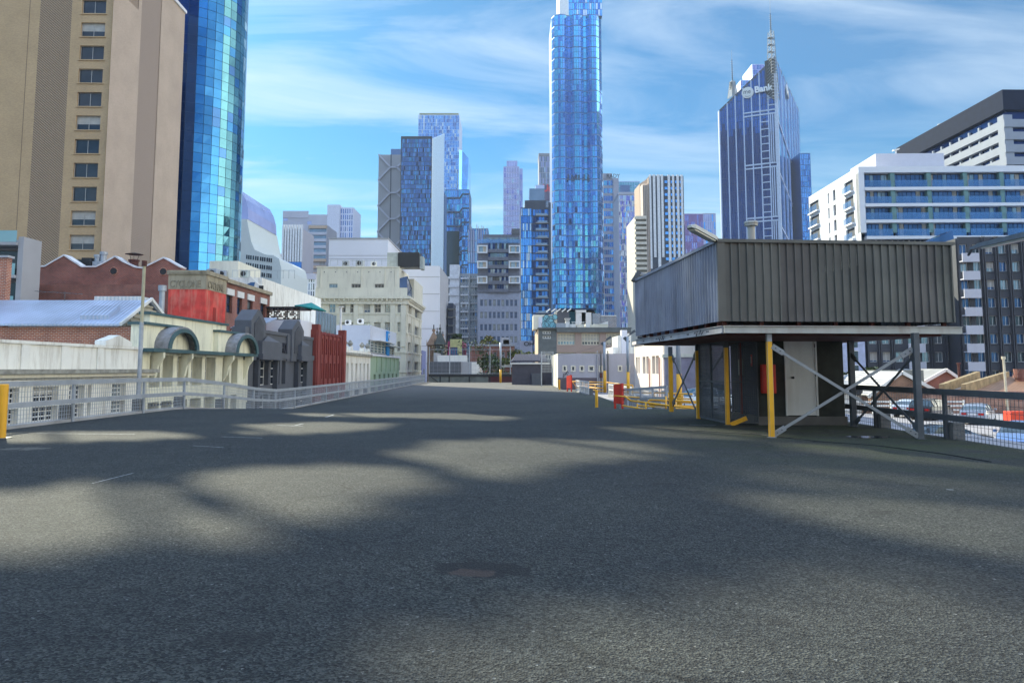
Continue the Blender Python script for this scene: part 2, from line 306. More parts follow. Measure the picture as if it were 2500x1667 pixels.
# ================================================================ the ground
def deckz(y):
    if y < 26: return 0.0
    if y < 39:
        t = (y-26)/13; return -0.75*(3*t*t-2*t*t*t)
    return -0.75+0.3*min(1, (y-39)/66)
def asphalt():
    m, nt, b = newmat('asphalt'); b.inputs['Roughness'].default_value = 0.86; b.inputs['Specular IOR Level'].default_value = 0.35
    tc = N(nt, 'ShaderNodeTexCoord'); o = tc.outputs['Object']
    def noise(s, d=5, r=0.6):
        n = N(nt, 'ShaderNodeTexNoise'); n.inputs['Scale'].default_value = s; n.inputs['Detail'].default_value = d; n.inputs['Roughness'].default_value = r; nt.links.new(o, n.inputs[0]); return n.outputs[0]
    v = N(nt, 'ShaderNodeTexVoronoi'); v.inputs['Scale'].default_value = 74; nt.links.new(o, v.inputs[0])
    sv = N(nt, 'ShaderNodeSeparateColor'); nt.links.new(v.outputs['Color'], sv.inputs[0])
    chip = ramp(nt, [(0.0, (0.005, 0.006, 0.007)), (0.45, (0.024, 0.027, 0.028)), (0.80, (0.058, 0.062, 0.056)), (0.997, (0.08, 0.083, 0.078)), (1.0, (0.22, 0.22, 0.21))], sv.outputs[0])
    big = ramp(nt, [(0.3, (0.68, 0.71, 0.78)), (0.7, (1.22, 1.22, 1.14))], noise(0.35))
    c = mixc(nt, 1.0, chip, big, 'MULTIPLY')
    med = ramp(nt, [(0.35, (0.82, 0.82, 0.82)), (0.65, (1.15, 1.15, 1.15))], noise(4.0, 8, 0.7)); c = mixc(nt, 1.0, c, med, 'MULTIPLY')
    # moss spreading from the steel frame
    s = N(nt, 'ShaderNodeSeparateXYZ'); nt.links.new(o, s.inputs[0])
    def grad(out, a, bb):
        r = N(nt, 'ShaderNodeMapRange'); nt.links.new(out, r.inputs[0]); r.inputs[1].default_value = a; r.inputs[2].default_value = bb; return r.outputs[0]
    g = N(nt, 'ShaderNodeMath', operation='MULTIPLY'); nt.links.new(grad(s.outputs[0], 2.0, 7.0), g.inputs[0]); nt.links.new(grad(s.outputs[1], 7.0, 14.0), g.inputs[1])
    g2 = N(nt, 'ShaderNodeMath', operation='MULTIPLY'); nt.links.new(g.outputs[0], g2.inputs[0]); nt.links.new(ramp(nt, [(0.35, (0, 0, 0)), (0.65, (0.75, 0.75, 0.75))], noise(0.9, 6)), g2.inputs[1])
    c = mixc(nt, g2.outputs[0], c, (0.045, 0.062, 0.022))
    # old iron cover stain and repaired spot
    def spot(x, y, rx, ry, amt, col):
        nonlocal c
        mp = N(nt, 'ShaderNodeMapping'); mp.inputs['Location'].default_value = (-x/rx, -y/ry, 0); mp.inputs['Scale'].default_value = (1/rx, 1/ry, 0); nt.links.new(o, mp.inputs[0])
        ln = N(nt, 'ShaderNodeVectorMath', operation='LENGTH'); nt.links.new(mp.outputs[0], ln.inputs[0])
        a = N(nt, 'ShaderNodeMath', operation='ADD'); nt.links.new(ln.outputs['Value'], a.inputs[0]); nt.links.new(noise(5.0), a.inputs[1])
        f = ramp(nt, [(0.9, (amt,)*3), (1.5, (0, 0, 0))], a.outputs[0]); c = mixc(nt, f, c, col)
    p = PG(1180, 1390); spot(p.x, p.y, 0.75, 0.55, 0.75, (0.010, 0.010, 0.011))
    p = PG(1150, 1398); spot(p.x, p.y, 0.36, 0.24, 0.85, (0.062, 0.043, 0.036))
    for u_, v_, a_ in ((1620, 1180, .3), (640, 1290, .22), (1380, 1120, .35), (2150, 1250, .3), (1900, 1520, .2), (300, 1440, .2), (1500, 1330, .16)):
        p = PG(u_, v_); spot(p.x, p.y, a_, a_*.7, 0.45, (0.011, 0.011, 0.012))
    p = PG(560, 1560); spot(p.x, p.y, 0.5, 0.3, 0.4, (0.012, 0.013, 0.014))
    p = PG(1010, 1180); spot(p.x, p.y, 0.9, 0.4, 0.35, (0.02, 0.02, 0.021))
    p = PG(1800, 1145); spot(p.x, p.y, 0.9, 0.7, 0.4, (0.03, 0.035, 0.03))
    p = PG(60, 1095); spot(p.x, p.y, 0.9, 0.5, 0.6, (0.16, 0.15, 0.13))
    # fine cracks
    vc = N(nt, 'ShaderNodeTexVoronoi', feature='DISTANCE_TO_EDGE'); vc.inputs['Scale'].default_value = 0.16
    mpc = N(nt, 'ShaderNodeVectorMath', operation='ADD'); nn = N(nt, 'ShaderNodeTexNoise'); nn.inputs['Scale'].default_value = 0.8; nn.inputs['Detail'].default_value = 6; nt.links.new(o, nn.inputs[0]); nt.links.new(o, mpc.inputs[0]); nt.links.new(nn.outputs['Color'], mpc.inputs[1]); nt.links.new(mpc.outputs[0], vc.inputs[0])
    cr = ramp(nt, [(0.0, (0.55, 0.55, 0.55)), (0.004, (1, 1, 1))], vc.outputs[0]); c = mixc(nt, 1.0, c, cr, 'MULTIPLY')
    # paler towards the far end of the deck
    fe = ramp(nt, [(0.0, (0, 0, 0)), (1.0, (0.55, 0.55, 0.55))], grad(s.outputs[1], 50, 75)); c = mixc(nt, fe, c, (0.17, 0.155, 0.145))
    nt.links.new(c, b.inputs['Base Color'])
    h = N(nt, 'ShaderNodeMath', operation='ADD'); nt.links.new(v.outputs['Distance'], h.inputs[0]); nt.links.new(noise(30, 4), h.inputs[1])
    bp = N(nt, 'ShaderNodeBump'); bp.inputs['Strength'].default_value = 0.9; bp.inputs['Distance'].default_value = 0.016; nt.links.new(h.outputs[0], bp.inputs['Height']); nt.links.new(bp.outputs[0], b.inputs['Normal'])
    return m
ASPH = asphalt()
CONC = surf('concrete', (0.34, 0.335, 0.33), 0.85, 0, 0.15, 0.7, 0.3, (0.2, 0.19, 0.18), 0.5)
PAVE = surf('pale_concrete', (0.27, 0.26, 0.275), 0.85, 0, 0.1, 0.35, 0.2)
STREET = surf('street_asphalt', (0.07, 0.07, 0.075), 0.9)
gm = MB(); gm.poly([(-4000,-2000,GROUND),(4000,-2000,GROUND),(4000,6000,GROUND),(-4000,6000,GROUND)], STREET)
o = gm.build('ground'); o['kind'] = ST
LX, RX = -12.35, 9.25
m = MB()
ys = [-22, 0]+list(range(4, 22, 4))+[22]+[24+i for i in range(17)]+[42, 50, 60, 72.5, 80, 90, 99, 105]
def rx(y): return RX if y <= 24 else (6.7 if y <= 72.5 else 4.9)
for a, b in zip(ys[:-1], ys[1:]):
    r = rx((a+b)/2); n = 10
    for i in range(n):
        x0, x1 = LX+(r-LX)*i/n, LX+(r-LX)*(i+1)/n
        m.poly([(x0,a,deckz(a)),(x1,a,deckz(a)),(x1,b,deckz(b)),(x0,b,deckz(b))], ASPH)
    for x in (LX, r): m.poly([(x,a,deckz(a)),(x,b,deckz(b)),(x,b,GROUND),(x,a,GROUND)], CONC)
for x0, x1, y in ((LX,RX,-22),(6.7,RX,24),(4.9,6.7,72.5),(LX,4.9,105)): m.poly([(x0,y,deckz(y)),(x1,y,deckz(y)),(x1,y,GROUND),(x0,y,GROUND)], CONC)
me = m.build('parking_deck', smooth=False); me['kind'] = ST
# lower deck and ramp on the right
m = MB()
m.box(RX+.02, -22, -2.9, 60, 66, -2.5, PAVE); m.build('lower_parking_deck')['kind'] = ST
m = MB()
m.poly([(6.72,24.2,-1.5),(20,24.2,-1.5),(20,50,-1.15),(6.72,50,-1.15)], PAVE); m.poly([(6.72,50,-1.15),(20,50,-1.15),(20,80,-1.1),(6.72,80,-1.1)], PAVE)
m.poly([(20,24.2,-1.5),(20,50,-1.15),(20,80,-1.1),(20,80,-2.49),(20,24.2,-2.49)], CONC); m.poly([(6.72,24.2,-1.5),(20,24.2,-1.5),(20,24.2,-2.49),(6.72,24.2,-2.49)], CONC)
m.build('ramp_floor')['kind'] = ST
# painted bay marks
WP = surf('road_paint', (0.20, 0.21, 0.215), 0.8, 0, 0.6, 14)
def mark(pts, w, nm='bay_marking'):
    mm = MB()
    for a, b in pts:
        p, q = PG(*a), PG(*b); d = (q-p).normalized()*w/2; s = Vector((-d.y, d.x, 0)); z = 0.004
        mm.poly([(v.x, v.y, deckz(v.y)+z) for v in (p-s, p+s, q+s, q-s)], WP)
    mm.build(nm)['kind'] = ST
mark([((90,1058),(330,1060))], 0.05); mark([((740,1014),(812,1015)), ((795,1019),(815,1012))], 0.07); mark([((675,1038),(740,1040)), ((715,1040),(740,1034))], 0.07)
mark([((540,1066),(640,1069))], 0.05); mark([((470,1088),(545,1092))], 0.04); mark([((225,1180),(325,1155))], 0.03); mark([((1682,1037),(1748,1038))], 0.08); mark([((2310,1195),(2328,1196))], 0.05)
# water lying by the steel post
WET = glass('wet_film', (0.03, 0.035, 0.04), 0.0, 0.08, 0.1, 3, 1.0)
mm = MB(); c = PG(2125, 1067)
pts = [(c.x+0.42*math.cos(t)*(1+.25*math.sin(3*t)), c.y+0.30*math.sin(t)*(1+.2*math.cos(2*t)), 0.006) for t in [2*math.pi*i/24 for i in range(24)]]
mm.poly(pts, WET); tag(mm.build('puddle'), 'small shallow puddle shining beside the braced steel frame', 'puddle')
# joint / cable line over the deck by the frame
BLK = surf('black_rubber', (0.015, 0.015, 0.016), 0.6)
mm = MB(); pl = [PG(1600,1044), PG(1700,1052), PG(1860,1062), PG(2000,1078), PG(2140,1088), PG(2300,1108), PG(2420,1128)]
mm.path([p+Vector((0,0,0.008)) for p in pl], 0.008, BLK, 5); tag(mm.build('cable'), 'thin black cable lying across the asphalt in front of the frame', 'cable')

# ================================================================ railings
GALV = surf('galvanised_steel', (0.36, 0.39, 0.43), 0.5, 0.35, 0.12, 3)
GALD = surf('weathered_steel', (0.10, 0.11, 0.12), 0.6, 0.3, 0.2, 3)
BLOCK = surf('dark_concrete', (0.13, 0.13, 0.125), 0.9, 0, 0.2, 2, 0.3)
YEL = surf('yellow_paint', (0.80, 0.40, 0.02), 0.42, 0, 0.08, 3, 0, (0.35, 0.15, 0.02), 0.55)
RED = surf('red_paint', (0.62, 0.03, 0.015), 0.45, 0, 0.15, 3, 0, (0.3, 0.02, 0.01), 0.5)
WHI = surf('white_paint', (0.72, 0.71, 0.68), 0.5, 0, 0.06, 1.5)
def railing(label, X, Ys, nx, mat, mmat, group='railings round the car park deck', kerb=True, zf=deckz, inner=1, mesh_step=0.11):
    """posts at Ys on the line x = X; beams top and middle, wire mesh panels"""
    root = empty('railing', (X, Ys[0], zf(Ys[0])), 0, label, 'railing', group); z0 = zf(Ys[0])
    def pt(y, h, dx=0): return Vector((dx, y-Ys[0], zf(y)-z0+h))
    for h0, hh in ((1.02, 0.13), (0.50, 0.12)):
        m = MB()
        for a, b in zip(Ys[:-1], Ys[1:]): m.beam(pt(a,h0+hh/2,inner*.05), pt(b,h0+hh/2,inner*.05), 0.035, hh, mat)
        m.build('rail', root)
    for a, b in zip(Ys[:-1], Ys[1:]):
        m = MB(); n = max(2, int((b-a)/mesh_step)); r = (0.0045 if a < 30 else 0.006) if inner > 0 else 0.0032
        for i in range(n):
            y = a+(b-a)*(i+.5)/n; m.beam(pt(y,0.10,-inner*.0), pt(y,1.04), r*2, r*2, mmat, up=(1,0,0))
        for h in (0.12, 0.22, 0.32, 0.43, 0.62, 0.75, 0.88, 1.0): m.beam(pt(a,h), pt(b,h), r*2, r*2, mmat)
        m.build('mesh_panel', root)
    for y in Ys:
        m = MB(); z = zf(y)-z0; m.box(-0.03, y-Ys[0]-.05, z, 0.03, y-Ys[0]+.05, z+1.02, mat); m.build('post', root)
        m = MB(); m.box(-0.30*inner-.0, y-Ys[0]-.17, z-.1, -0.04*inner, y-Ys[0]+.17, z+.46, BLOCK); m.build('support_block', root, bevel=.01)
    m = MB()
    for a, b in zip(Ys[:-1], Ys[1:]): m.beam(pt(a,0.03,-inner*.1), pt(b,0.03,-inner*.1), 0.2, 0.1, CONC)
    m.build('kerb', root)
LYs = [8, 12.6, 16.6, 20.5, 24.4, 27.4, 31.2, 34.8, 38, 41.4, 44.8, 48.4, 51.8, 55.2]+[58.6+3.4*i for i in range(14)]
railing('long galvanised mesh railing down the left edge of the deck above the lane', -12.1, LYs, 0, GALV, GALV)
railing('dark mesh railing on the right deck edge behind the braced steel frame', 9.08, [9.6, 12.6, 15.6, 18.6, 21.6, 24.0], 0, GALD, GALD, inner=-1, zf=lambda y: -0.12)

# yellow bollards
def bollard(x, y, h, r, label, grp='yellow bollards on the deck'):
    m = MB(); z = deckz(y); m.tube((0,0,0), (0,0,h-.02), r, YEL, 20); m.tube((0,0,h-.02), (0,0,h), r, YEL, 20, r*0.85)
    o = empty('bollard', (x, y, z), 0, label, 'bollard', grp); m.build('post', o, smooth=False)
    m = MB(); m.box(-r*1.7, -r*1.7, 0.001, r*1.7, r*1.7, 0.015, GALD); m.build('base_plate', o)
p = PG(2, 1070); bollard(p.x, p.y, 1.13, 0.088, 'stout yellow bollard standing at the left end of the near railing')
bollard(4.78, 42.0, 1.0, 0.085, 'slim yellow bollard in the shade beside the nearer red board')
bollard(4.62, 72.3, 1.0, 0.085, 'far yellow bollard in the sun by the further red board')

# ================================================================ raised plant room on its steel frame
def clad(name, col, rough=0.42): return surf(name, col, rough, 0.25, 0.18, 1.2, 0.0, (0.05, 0.052, 0.05), 0.35)
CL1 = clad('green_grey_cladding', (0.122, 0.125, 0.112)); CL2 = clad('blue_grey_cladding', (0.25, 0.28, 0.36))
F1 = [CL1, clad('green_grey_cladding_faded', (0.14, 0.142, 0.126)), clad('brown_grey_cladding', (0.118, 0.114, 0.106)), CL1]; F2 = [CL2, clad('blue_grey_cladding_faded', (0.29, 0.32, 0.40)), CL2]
RUST = surf('red_oxide_steel', (0.10, 0.035, 0.028), 0.8, 0.1, 0.3, 3)
CREAM = surf('cream_steel', (0.42, 0.42, 0.38), 0.55, 0.1, 0.15, 2, 0, (0.22, 0.11, 0.06), 0.5)
BRACE = surf('grey_brace_steel', (0.29, 0.30, 0.30), 0.5, 0.3, 0.1, 2)
FA = R(4.5); CF, SF = math.cos(FA), math.sin(FA)
cab = empty('plant_cabin', (4.45, 15.72, 0), FA, 'long ribbed grey metal plant cabin raised on the steel platform', 'cabin')
CW, CD, CZ0, CZ1 = 5.28, 7.35, 2.46, 4.16
def ribbed(p0, p1, z0, z1, pitch, nrm, mat, name, parent, droop=0.0):
    """trapezoidal ribbed sheet from p0 to p1; ribs stand out along nrm"""
    p0 = Vector((*p0, 0)); p1 = Vector((*p1, 0)); L = (p1-p0).length; e = (p1-p0)/L; nv = Vector((*nrm, 0)); n = round(L/pitch); q = L/n
    prof = []
    for i in range(n):
        a = i*q; prof += [(a, 0), (a+q*.70, 0), (a+q*.76, .04), (a+q*.92, .04), (a+q*.98, 0)]
    prof.append((L, 0)); m = MB(); m.recalc = False
    for (a, d), (b, c) in zip(prof[:-1], prof[1:]):
        u, v = p0+e*a+nv*d, p0+e*b+nv*c; sh = mat[int(a/(q*4.02)*1.0+.3) % len(mat)]; j = .012*math.sin(a*2.3)
        m.poly([(u.x,u.y,z0),(v.x,v.y,z0),(v.x+nv.x*j,v.y+nv.y*j,(z0+z1)/2),(u.x+nv.x*j,u.y+nv.y*j,(z0+z1)/2)], sh); m.poly([(u.x+nv.x*j,u.y+nv.y*j,(z0+z1)/2),(v.x+nv.x*j,v.y+nv.y*j,(z0+z1)/2),(v.x,v.y,z1),(u.x,u.y,z1)], sh)
    for i in range(n):                      # roofing screws, two rows
        for z in (z0+.22, (z0+z1)/2+.25):
            c = p0+e*(i*q+q*.35)+nv*.004; m.box(c.x-.006,c.y-.006,z-.006,c.x+.006,c.y+.006,z+.006,GALD)
    return m.build(name, parent)
ribbed((0.12,0), (CW,0), CZ0, CZ1, 0.178, (0,-1), F1, 'front_cladding', cab)
ribbed((0,CD), (0,0.05), CZ0, CZ1, 0.178, (-1,0), F2, 'side_cladding', cab)
ribbed((CW,0), (CW,CD), CZ0, CZ1, 0.178, (1,0), F1, 'side_cladding', cab); ribbed((CW,CD), (0,CD), CZ0, CZ1, 0.178, (0,1), F2, 'rear_cladding', cab)
m = MB(); m.box(-.045,-.045,CZ0,.12,-.02,CZ1-.001,CL1); m.build('corner_flashing', cab)
m = MB()
m.box(-.06,-.07,CZ1,CW+.05,.10,CZ1+.07,CREAM if False else CL1); m.box(-.06,.10,CZ1,.09,CD+.05,CZ1+.07,CL2); m.box(CW-.1,.10,CZ1,CW+.05,CD+.05,CZ1+.07,CL1); m.box(.09,CD-.1,CZ1,CW-.1,CD+.05,CZ1+.07,CL2)
m.build('parapet_capping', cab)
m = MB(); m.box(.15,.15,CZ0+.25,CW-.15,CD-.15,CZ0+.3,surf('roof_sheet',(0.3,0.31,0.32),0.6)); m.box(.2,.2,CZ0-.3,CW-.2,CD-.2,CZ0-.25,RUST)
for i in range(7): m.box(.1+i*.83,.12,CZ0-.24,.18+i*.83,.2,CZ0+.24,RUST)
for i in range(9): m.box(.06,.3+i*.8,CZ0-.24,.16,.38+i*.8,CZ0+.24,RUST)
m.build('inner_frame', cab)
m = MB()
for x, y, w, h in ((.9,1.0,.5,.16),(2.1,.9,.9,.2),(3.6,1.2,.7,.18),(.8,3.0,.6,.2),(.9,5.2,.7,.2)): m.box(x,y,CZ0-.24,x+w,y+.8,CZ0-.24+h+.25,GALD)
m.tube((.3,.6,CZ0-.1),(CW-.3,.6,CZ0-.1),.05,RED,8); m.tube((.5,.4,CZ0-.16),(.5,CD-.4,CZ0-.16),.05,GALV,8)
m.build('plant_equipment', cab)
m = MB(); c = P(1834, 560, 17.5); m.tube((0,0,-.9),(0,0,.1),.085,CREAM,14); m.tube((0,0,.08),(0,0,.14),.15,CREAM,14); m.tube((0,0,.14),(0,0,.19),.17,CREAM,14, .15)
vp = m.build('roof_vent', cab); vp.location = Matrix.Rotation(-FA,4,'Z') @ (c-Vector((4.45,15.72,0)))
plat = empty('steel_platform', (4.49, 15.6, 0), FA, 'rusty cream steel platform frame on yellow posts carrying the metal cabin', 'platform')
def chan(a, b, z0, z1, mat, nm='beam'):
    m = MB(); a = Vector((*a, (z0+z1)/2)); b = Vector((*b, (z0+z1)/2)); m.beam(a, b, .04, z1-z0, mat)
    for s in (-1, 1): m.beam(a+Vector((0,0,s*((z1-z0)/2-.008))), b+Vector((0,0,s*((z1-z0)/2-.008))), .10, .014, mat)
    return m.build(nm, plat)
PZ0, PZ1 = 2.20, 2.36
chan((0,0), (5.3,0), PZ0, PZ1, CREAM); chan((0,0.06), (0,7.5), PZ0, PZ1, surf('blue_grey_steel',(0.36,0.37,0.40),0.55,0.1,0.15,2,0,(0.2,0.1,0.07),0.3)); chan((5.3,.06), (5.3,7.5), PZ0, PZ1, GALD); chan((.06,7.5), (5.24,7.5), PZ0, PZ1, RUST)
for i in range(1, 8): chan((.08, i*.93), (5.22, i*.93), PZ0+.01, PZ1-.02, RUST, 'joist')
m = MB(); m.box(.05,.05,PZ1-.01,5.25,7.45,PZ1+.01,RUST); m.build('floor_plate', plat)
m = MB()
for i in range(5):
    for k in (0, .09): m.box(-.026, .9+i*1.4+k, PZ0+.06, -.019, .94+i*1.4+k, PZ0+.10, BLK)
m.build('bolt_hole', plat)
# graffiti tags on the beam
GR = surf('spray_black', (0.03, 0.03, 0.04), 0.6)
for y0 in (1.1, 4.2):
    m = MB(); m.recalc = False
    pts = [Vector((-.056, y0+.7*t/12, PZ0+.07+.05*math.sin(t*1.9)+.02*math.cos(t*3.1))) for t in range(13)]
    m.path(pts, .007, GR, 4); m.build('graffiti', plat)
# outside corner frames: posts, each with its paint
def ppost(x, y, top, w, mat, yel=None, zb=0.0, nm='post'):
    o = empty(nm, (0,0,0)); o.parent = plat; loc = Matrix.Rotation(-FA,4,'Z') @ (Vector((x,y,0))-Vector((4.49,15.6,0))); o.location = loc; o.rotation_euler = (0,0,-FA)
    h = w/2; t = yel if yel else 0
    m = MB(); m.box(-h,-h,zb+t,h,h,top,mat); m.box(-h-.03,-h-.03,zb+.002,h+.03,h+.03,zb+.014,GALD)
    if yel: m.box(-h-.002,-h-.002,zb+.014,h+.002,h+.002,zb+t,YEL)
    b = m.build('shaft', o, bevel=0.004)
    return o
ppost(5.50, 15.8, 2.2, .10, GALV, 2.03); ppost(5.56, 19.2, 2.2, .09, GALD, 2.0); ppost(5.45, 21.75, 2.2, .10, GALD, 2.0, -.02); ppost(5.42, 25.3, 2.2, .13, GALD, 1.98, -.1)
ppost(8.47, 15.5, 2.2, .12, GALD); ppost(8.62, 18.8, 2.2, .13, GALD); ppost(8.6, 22.4, 2.2, .12, GALD)
def brace(p, q, mat, w=.06):
    M = Matrix.Rotation(-FA,4,'Z'); O = Vector((4.49,15.6,0)); p = M @ (Vector(p)-O); q = M @ (Vector(q)-O); d = (q-p).normalized()
    m = MB(); m.beam(p, q, .012, w, mat); m.beam(p, p+d*.28, .03, w*1.9, mat); m.beam(q-d*.28, q, .03, w*1.9, mat)
    for k in (.08, .19): 
        for c in (p+d*k, q-d*k): m.tube(c+Vector((0,-.03,0)), c+Vector((0,.02,0)), .014, GALD, 6)
    m.build('brace', plat)
brace((5.55,15.76,1.93), (8.42,15.46,0.06), BRACE); brace((5.55,15.82,0.06), (8.42,15.52,1.86), BRACE)
brace((5.45,21.9,1.9), (5.45,25.2,.25), GALD, .09); brace((5.47,25.2,1.85), (5.47,21.9,.1), GALD, .09); brace((5.56,19.3,1.9),(5.5,21.6,.9), GALD,.06)
brace((8.55,15.6,1.8), (8.62,18.7,.1), GALD); brace((8.58,18.7,1.8), (8.53,15.6,.15), GALD)
m = MB(); M_ = Matrix.Rotation(-FA,4,'Z'); q = M_ @ (Vector((5.62,19.15,0))-Vector((4.49,15.6,0)))
m.beam(q+Vector((0,0,.02)), q+Vector((.42,-.02,.19)), .03, .11, YEL); m.build('foot_bracket', plat)

# the core wall with door, cabinet and signs
DARKW = surf('dark_render', (0.045, 0.048, 0.042), 0.95, 0, 0.2, 4, 1.0); PLN = surf('plinth_concrete', (0.14, 0.13, 0.12), 0.9, 0, 0.2, 2, .4); BLUEW = surf('dark_blue_panel', (0.04, 0.055, 0.085), 0.7, 0, 0.2, 2)
core = empty('stair_core', (6.42, 19.3, 0), 0, 'dark rendered wall block with a plain door under the steel platform', 'stair core')
m = MB(); m.box(0,0,.22,2.22,2.4,2.19,DARKW); m.build('wall', core)
m = MB(); m.box(-.04,-.05,-.1,2.26,2.44,.22,PLN); m.build('plinth', core)
m = MB(); m.box(-.012,.1,.24,-.002,2.38,2.18,BLUEW); m.build('side_panel', core)
dr = MB(); dr.box(.73,-.035,.25,1.47,-.012,2.18,surf('door_paint',(0.74,0.73,0.70),0.55,0,0.06,1.2,0,(0.36,0.32,0.24),0.35)); d_ = dr.build('door', core)
m = MB(); m.box(.68,-.05,.24,.725,-.001,2.22,WHI); m.box(1.475,-.05,.24,1.52,-.001,2.22,WHI); m.box(.725,-.05,2.185,1.475,-.001,2.22,WHI); m.build('door_frame', core)
m = MB(); m.tube((.86,-.037,1.22),(.86,-.10,1.22),.026,BLK,12); m.tube((.86,-.10,1.22),(.86,-.12,1.22),.034,BLK,12); m.build('handle', d_)
m = MB()
for z in (.4, 1.25, 2.0): m.box(1.462,-.052,z,1.48,-.037,z+.1,BLK)
m.build('hinge', d_)
fc = empty('fire_hose_cabinet', (6.46, 19.08, 0.82), 0, 'red fire hose cabinet on the dark wall behind the yellow post', 'fire cabinet')
m = MB(); m.box(0,0,0,.34,.20,.74,RED); m.build('case', fc, bevel=.012); m = MB(); m.box(.03,-.018,.03,.31,-.002,.71,RED); m.build('door', fc, bevel=.006); m = MB(); m.box(.24,-.03,.42,.26,-.02,.5,BLK); m.build('latch', fc)
sg = empty('warning_sign', (6.4, 19.75, 1.52), -math.pi/2, 'small narrow red sign with white strip on the blue side wall', 'sign')
m = MB(); m.box(-.05,-.014,0,.05,-.0,.31,RED); m.build('board', sg); m = MB(); m.box(-.014,-.02,.07,.014,-.015,.25,WHI); m.build('strip', sg)
nb = empty('notice_board', (6.40, 20.65, 1.25), -math.pi/2, 'pale notice in a frame beside the red pipe behind the mesh', 'notice')
m = MB(); m.box(-.22,-.02,0,.22,0,.48,BLOCK); m.build('frame', nb); m = MB(); m.box(-.19,-.028,.03,.19,-.021,.45,CREAM); m.box(-.05,-.033,.1,.06,-.029,.3,BLK); m.build('panel', nb)
m = MB(); m.tube((6.33,20.5,.2),(6.33,20.5,2.2),.035,surf('red_pipe',(0.35,0.04,0.03),0.5),10); tag(m.build('pipe'), 'red vertical fire pipe beside the blue wall inside the mesh cage', 'pipe')
# mesh cage
cage = empty('mesh_cage', (5.60, 19.25, 0), 0, 'dark wire mesh cage with gate between yellow posts beside the core wall', 'cage')
def meshpanel(p, q, z0, z1, step, r, nm, parent, mat=GALD, rail=.03):
    p = Vector((*p,0)); q = Vector((*q,0)); L = (q-p).length; n = int(L/step); m = MB()
    for i in range(n+1):
        c = p+(q-p)*i/n; m.beam(c+Vector((0,0,z0)), c+Vector((0,0,z1)), r, r, mat)
    k = int((z1-z0)/step)
    for j in range(k+1):
        z = z0+(z1-z0)*j/k; m.beam(p+Vector((0,0,z)), q+Vector((0,0,z)), r, r, mat)
    o = m.build(nm, parent); m = MB()
    for a, b in ((p+Vector((0,0,z0)),q+Vector((0,0,z0))),(p+Vector((0,0,z1)),q+Vector((0,0,z1))),(p+Vector((0,0,z0)),p+Vector((0,0,z1))),(q+Vector((0,0,z0)),q+Vector((0,0,z1))),(p+Vector((0,0,(z0+z1)/2)),q+Vector((0,0,(z0+z1)/2)))): m.beam(a, b, rail, rail, mat)
    m.build('frame', o); return o
meshpanel((.05,0), (.78,.02), .06, 2.15, .055, .012, 'mesh_panel', cage); meshpanel((-.03,.1), (-.08,1.25), .06, 2.15, .055, .012, 'gate', cage, rail=.05); meshpanel((-.08,1.28), (-.11,2.4), .06, 2.15, .055, .012, 'mesh_panel', cage, rail=.05)

# flood lamps
LENS = surf('lamp_lens', (0.55, 0.54, 0.46), 0.3, 0, .05)
def streetlamp(a, b, w, label, mat):
    a, b = Vector(a), Vector(b); d = (b-a).normalized(); L = (b-a).length; o = empty('flood_lamp', a, 0, label, 'lamp', 'long flood lamps on the cabin roof')
    m = MB(); s = d.cross(Vector((0,0,1))).normalized(); u = s.cross(d).normalized(); q = b-a
    for (t0, t1, w0, w1, h0, h1) in ((0,.2,w*.5,w,.05,.10),(.2,.92,w,w,.10,.10),(.92,1,w,w*.6,.10,.05)):
        p0, p1 = q*t0, q*t1
        A = [p0-s*w0/2, p0+s*w0/2, p0+s*w0*.35+u*h0, p0-s*w0*.35+u*h0]; B_ = [p1-s*w1/2, p1+s*w1/2, p1+s*w1*.35+u*h1, p1-s*w1*.35+u*h1]
        m.poly(A, mat); m.poly(B_, mat)
        for i in range(4): j = (i+1) % 4; m.poly([A[i],A[j],B_[j],B_[i]], mat)
    m.build('housing', o)
    m = MB(); p0, p1 = q*.25, q*.92; k = u*-.035
    m.prism([p0-s*w*.38, p0+s*w*.38, p1+s*w*.38, p1-s*w*.38], k, LENS); m.build('lens', o)
    m = MB(); m.tube(q*.0, -d*.25-Vector((0,0,.1)), .03, GALD, 8); m.build('arm', o)
streetlamp(P(1757,596,15.9), P(1683,556,15.0), .20, 'pale flood lamp jutting left from the near corner of the cabin roof', CREAM)
streetlamp(P(2372,610,16.2), P(2530,575,12.6), .20, 'dark flood lamp arm entering from the right edge above the cabin', GALD)
fl = empty('flood_light', P(1565,683,22.8), 0, 'small dark flood light tilted on the far end of the cabin roof', 'lamp')
m = MB(); m.prism([(-.28,0,.0),(-.20,0,-.06),(.02,0,.22),(-.08,0,.30)], (0,.25,0), GALD); m.build('housing', fl); m = MB(); m.prism([(-.03,.1,.28),(.18,.1,.20),(.20,.1,.16),(0,.1,.2)], (0,.06,0), GALV); m.beam((0,.12,.1),(.02,.12,-.12),.03,.03,GALD); m.build('bracket', fl)

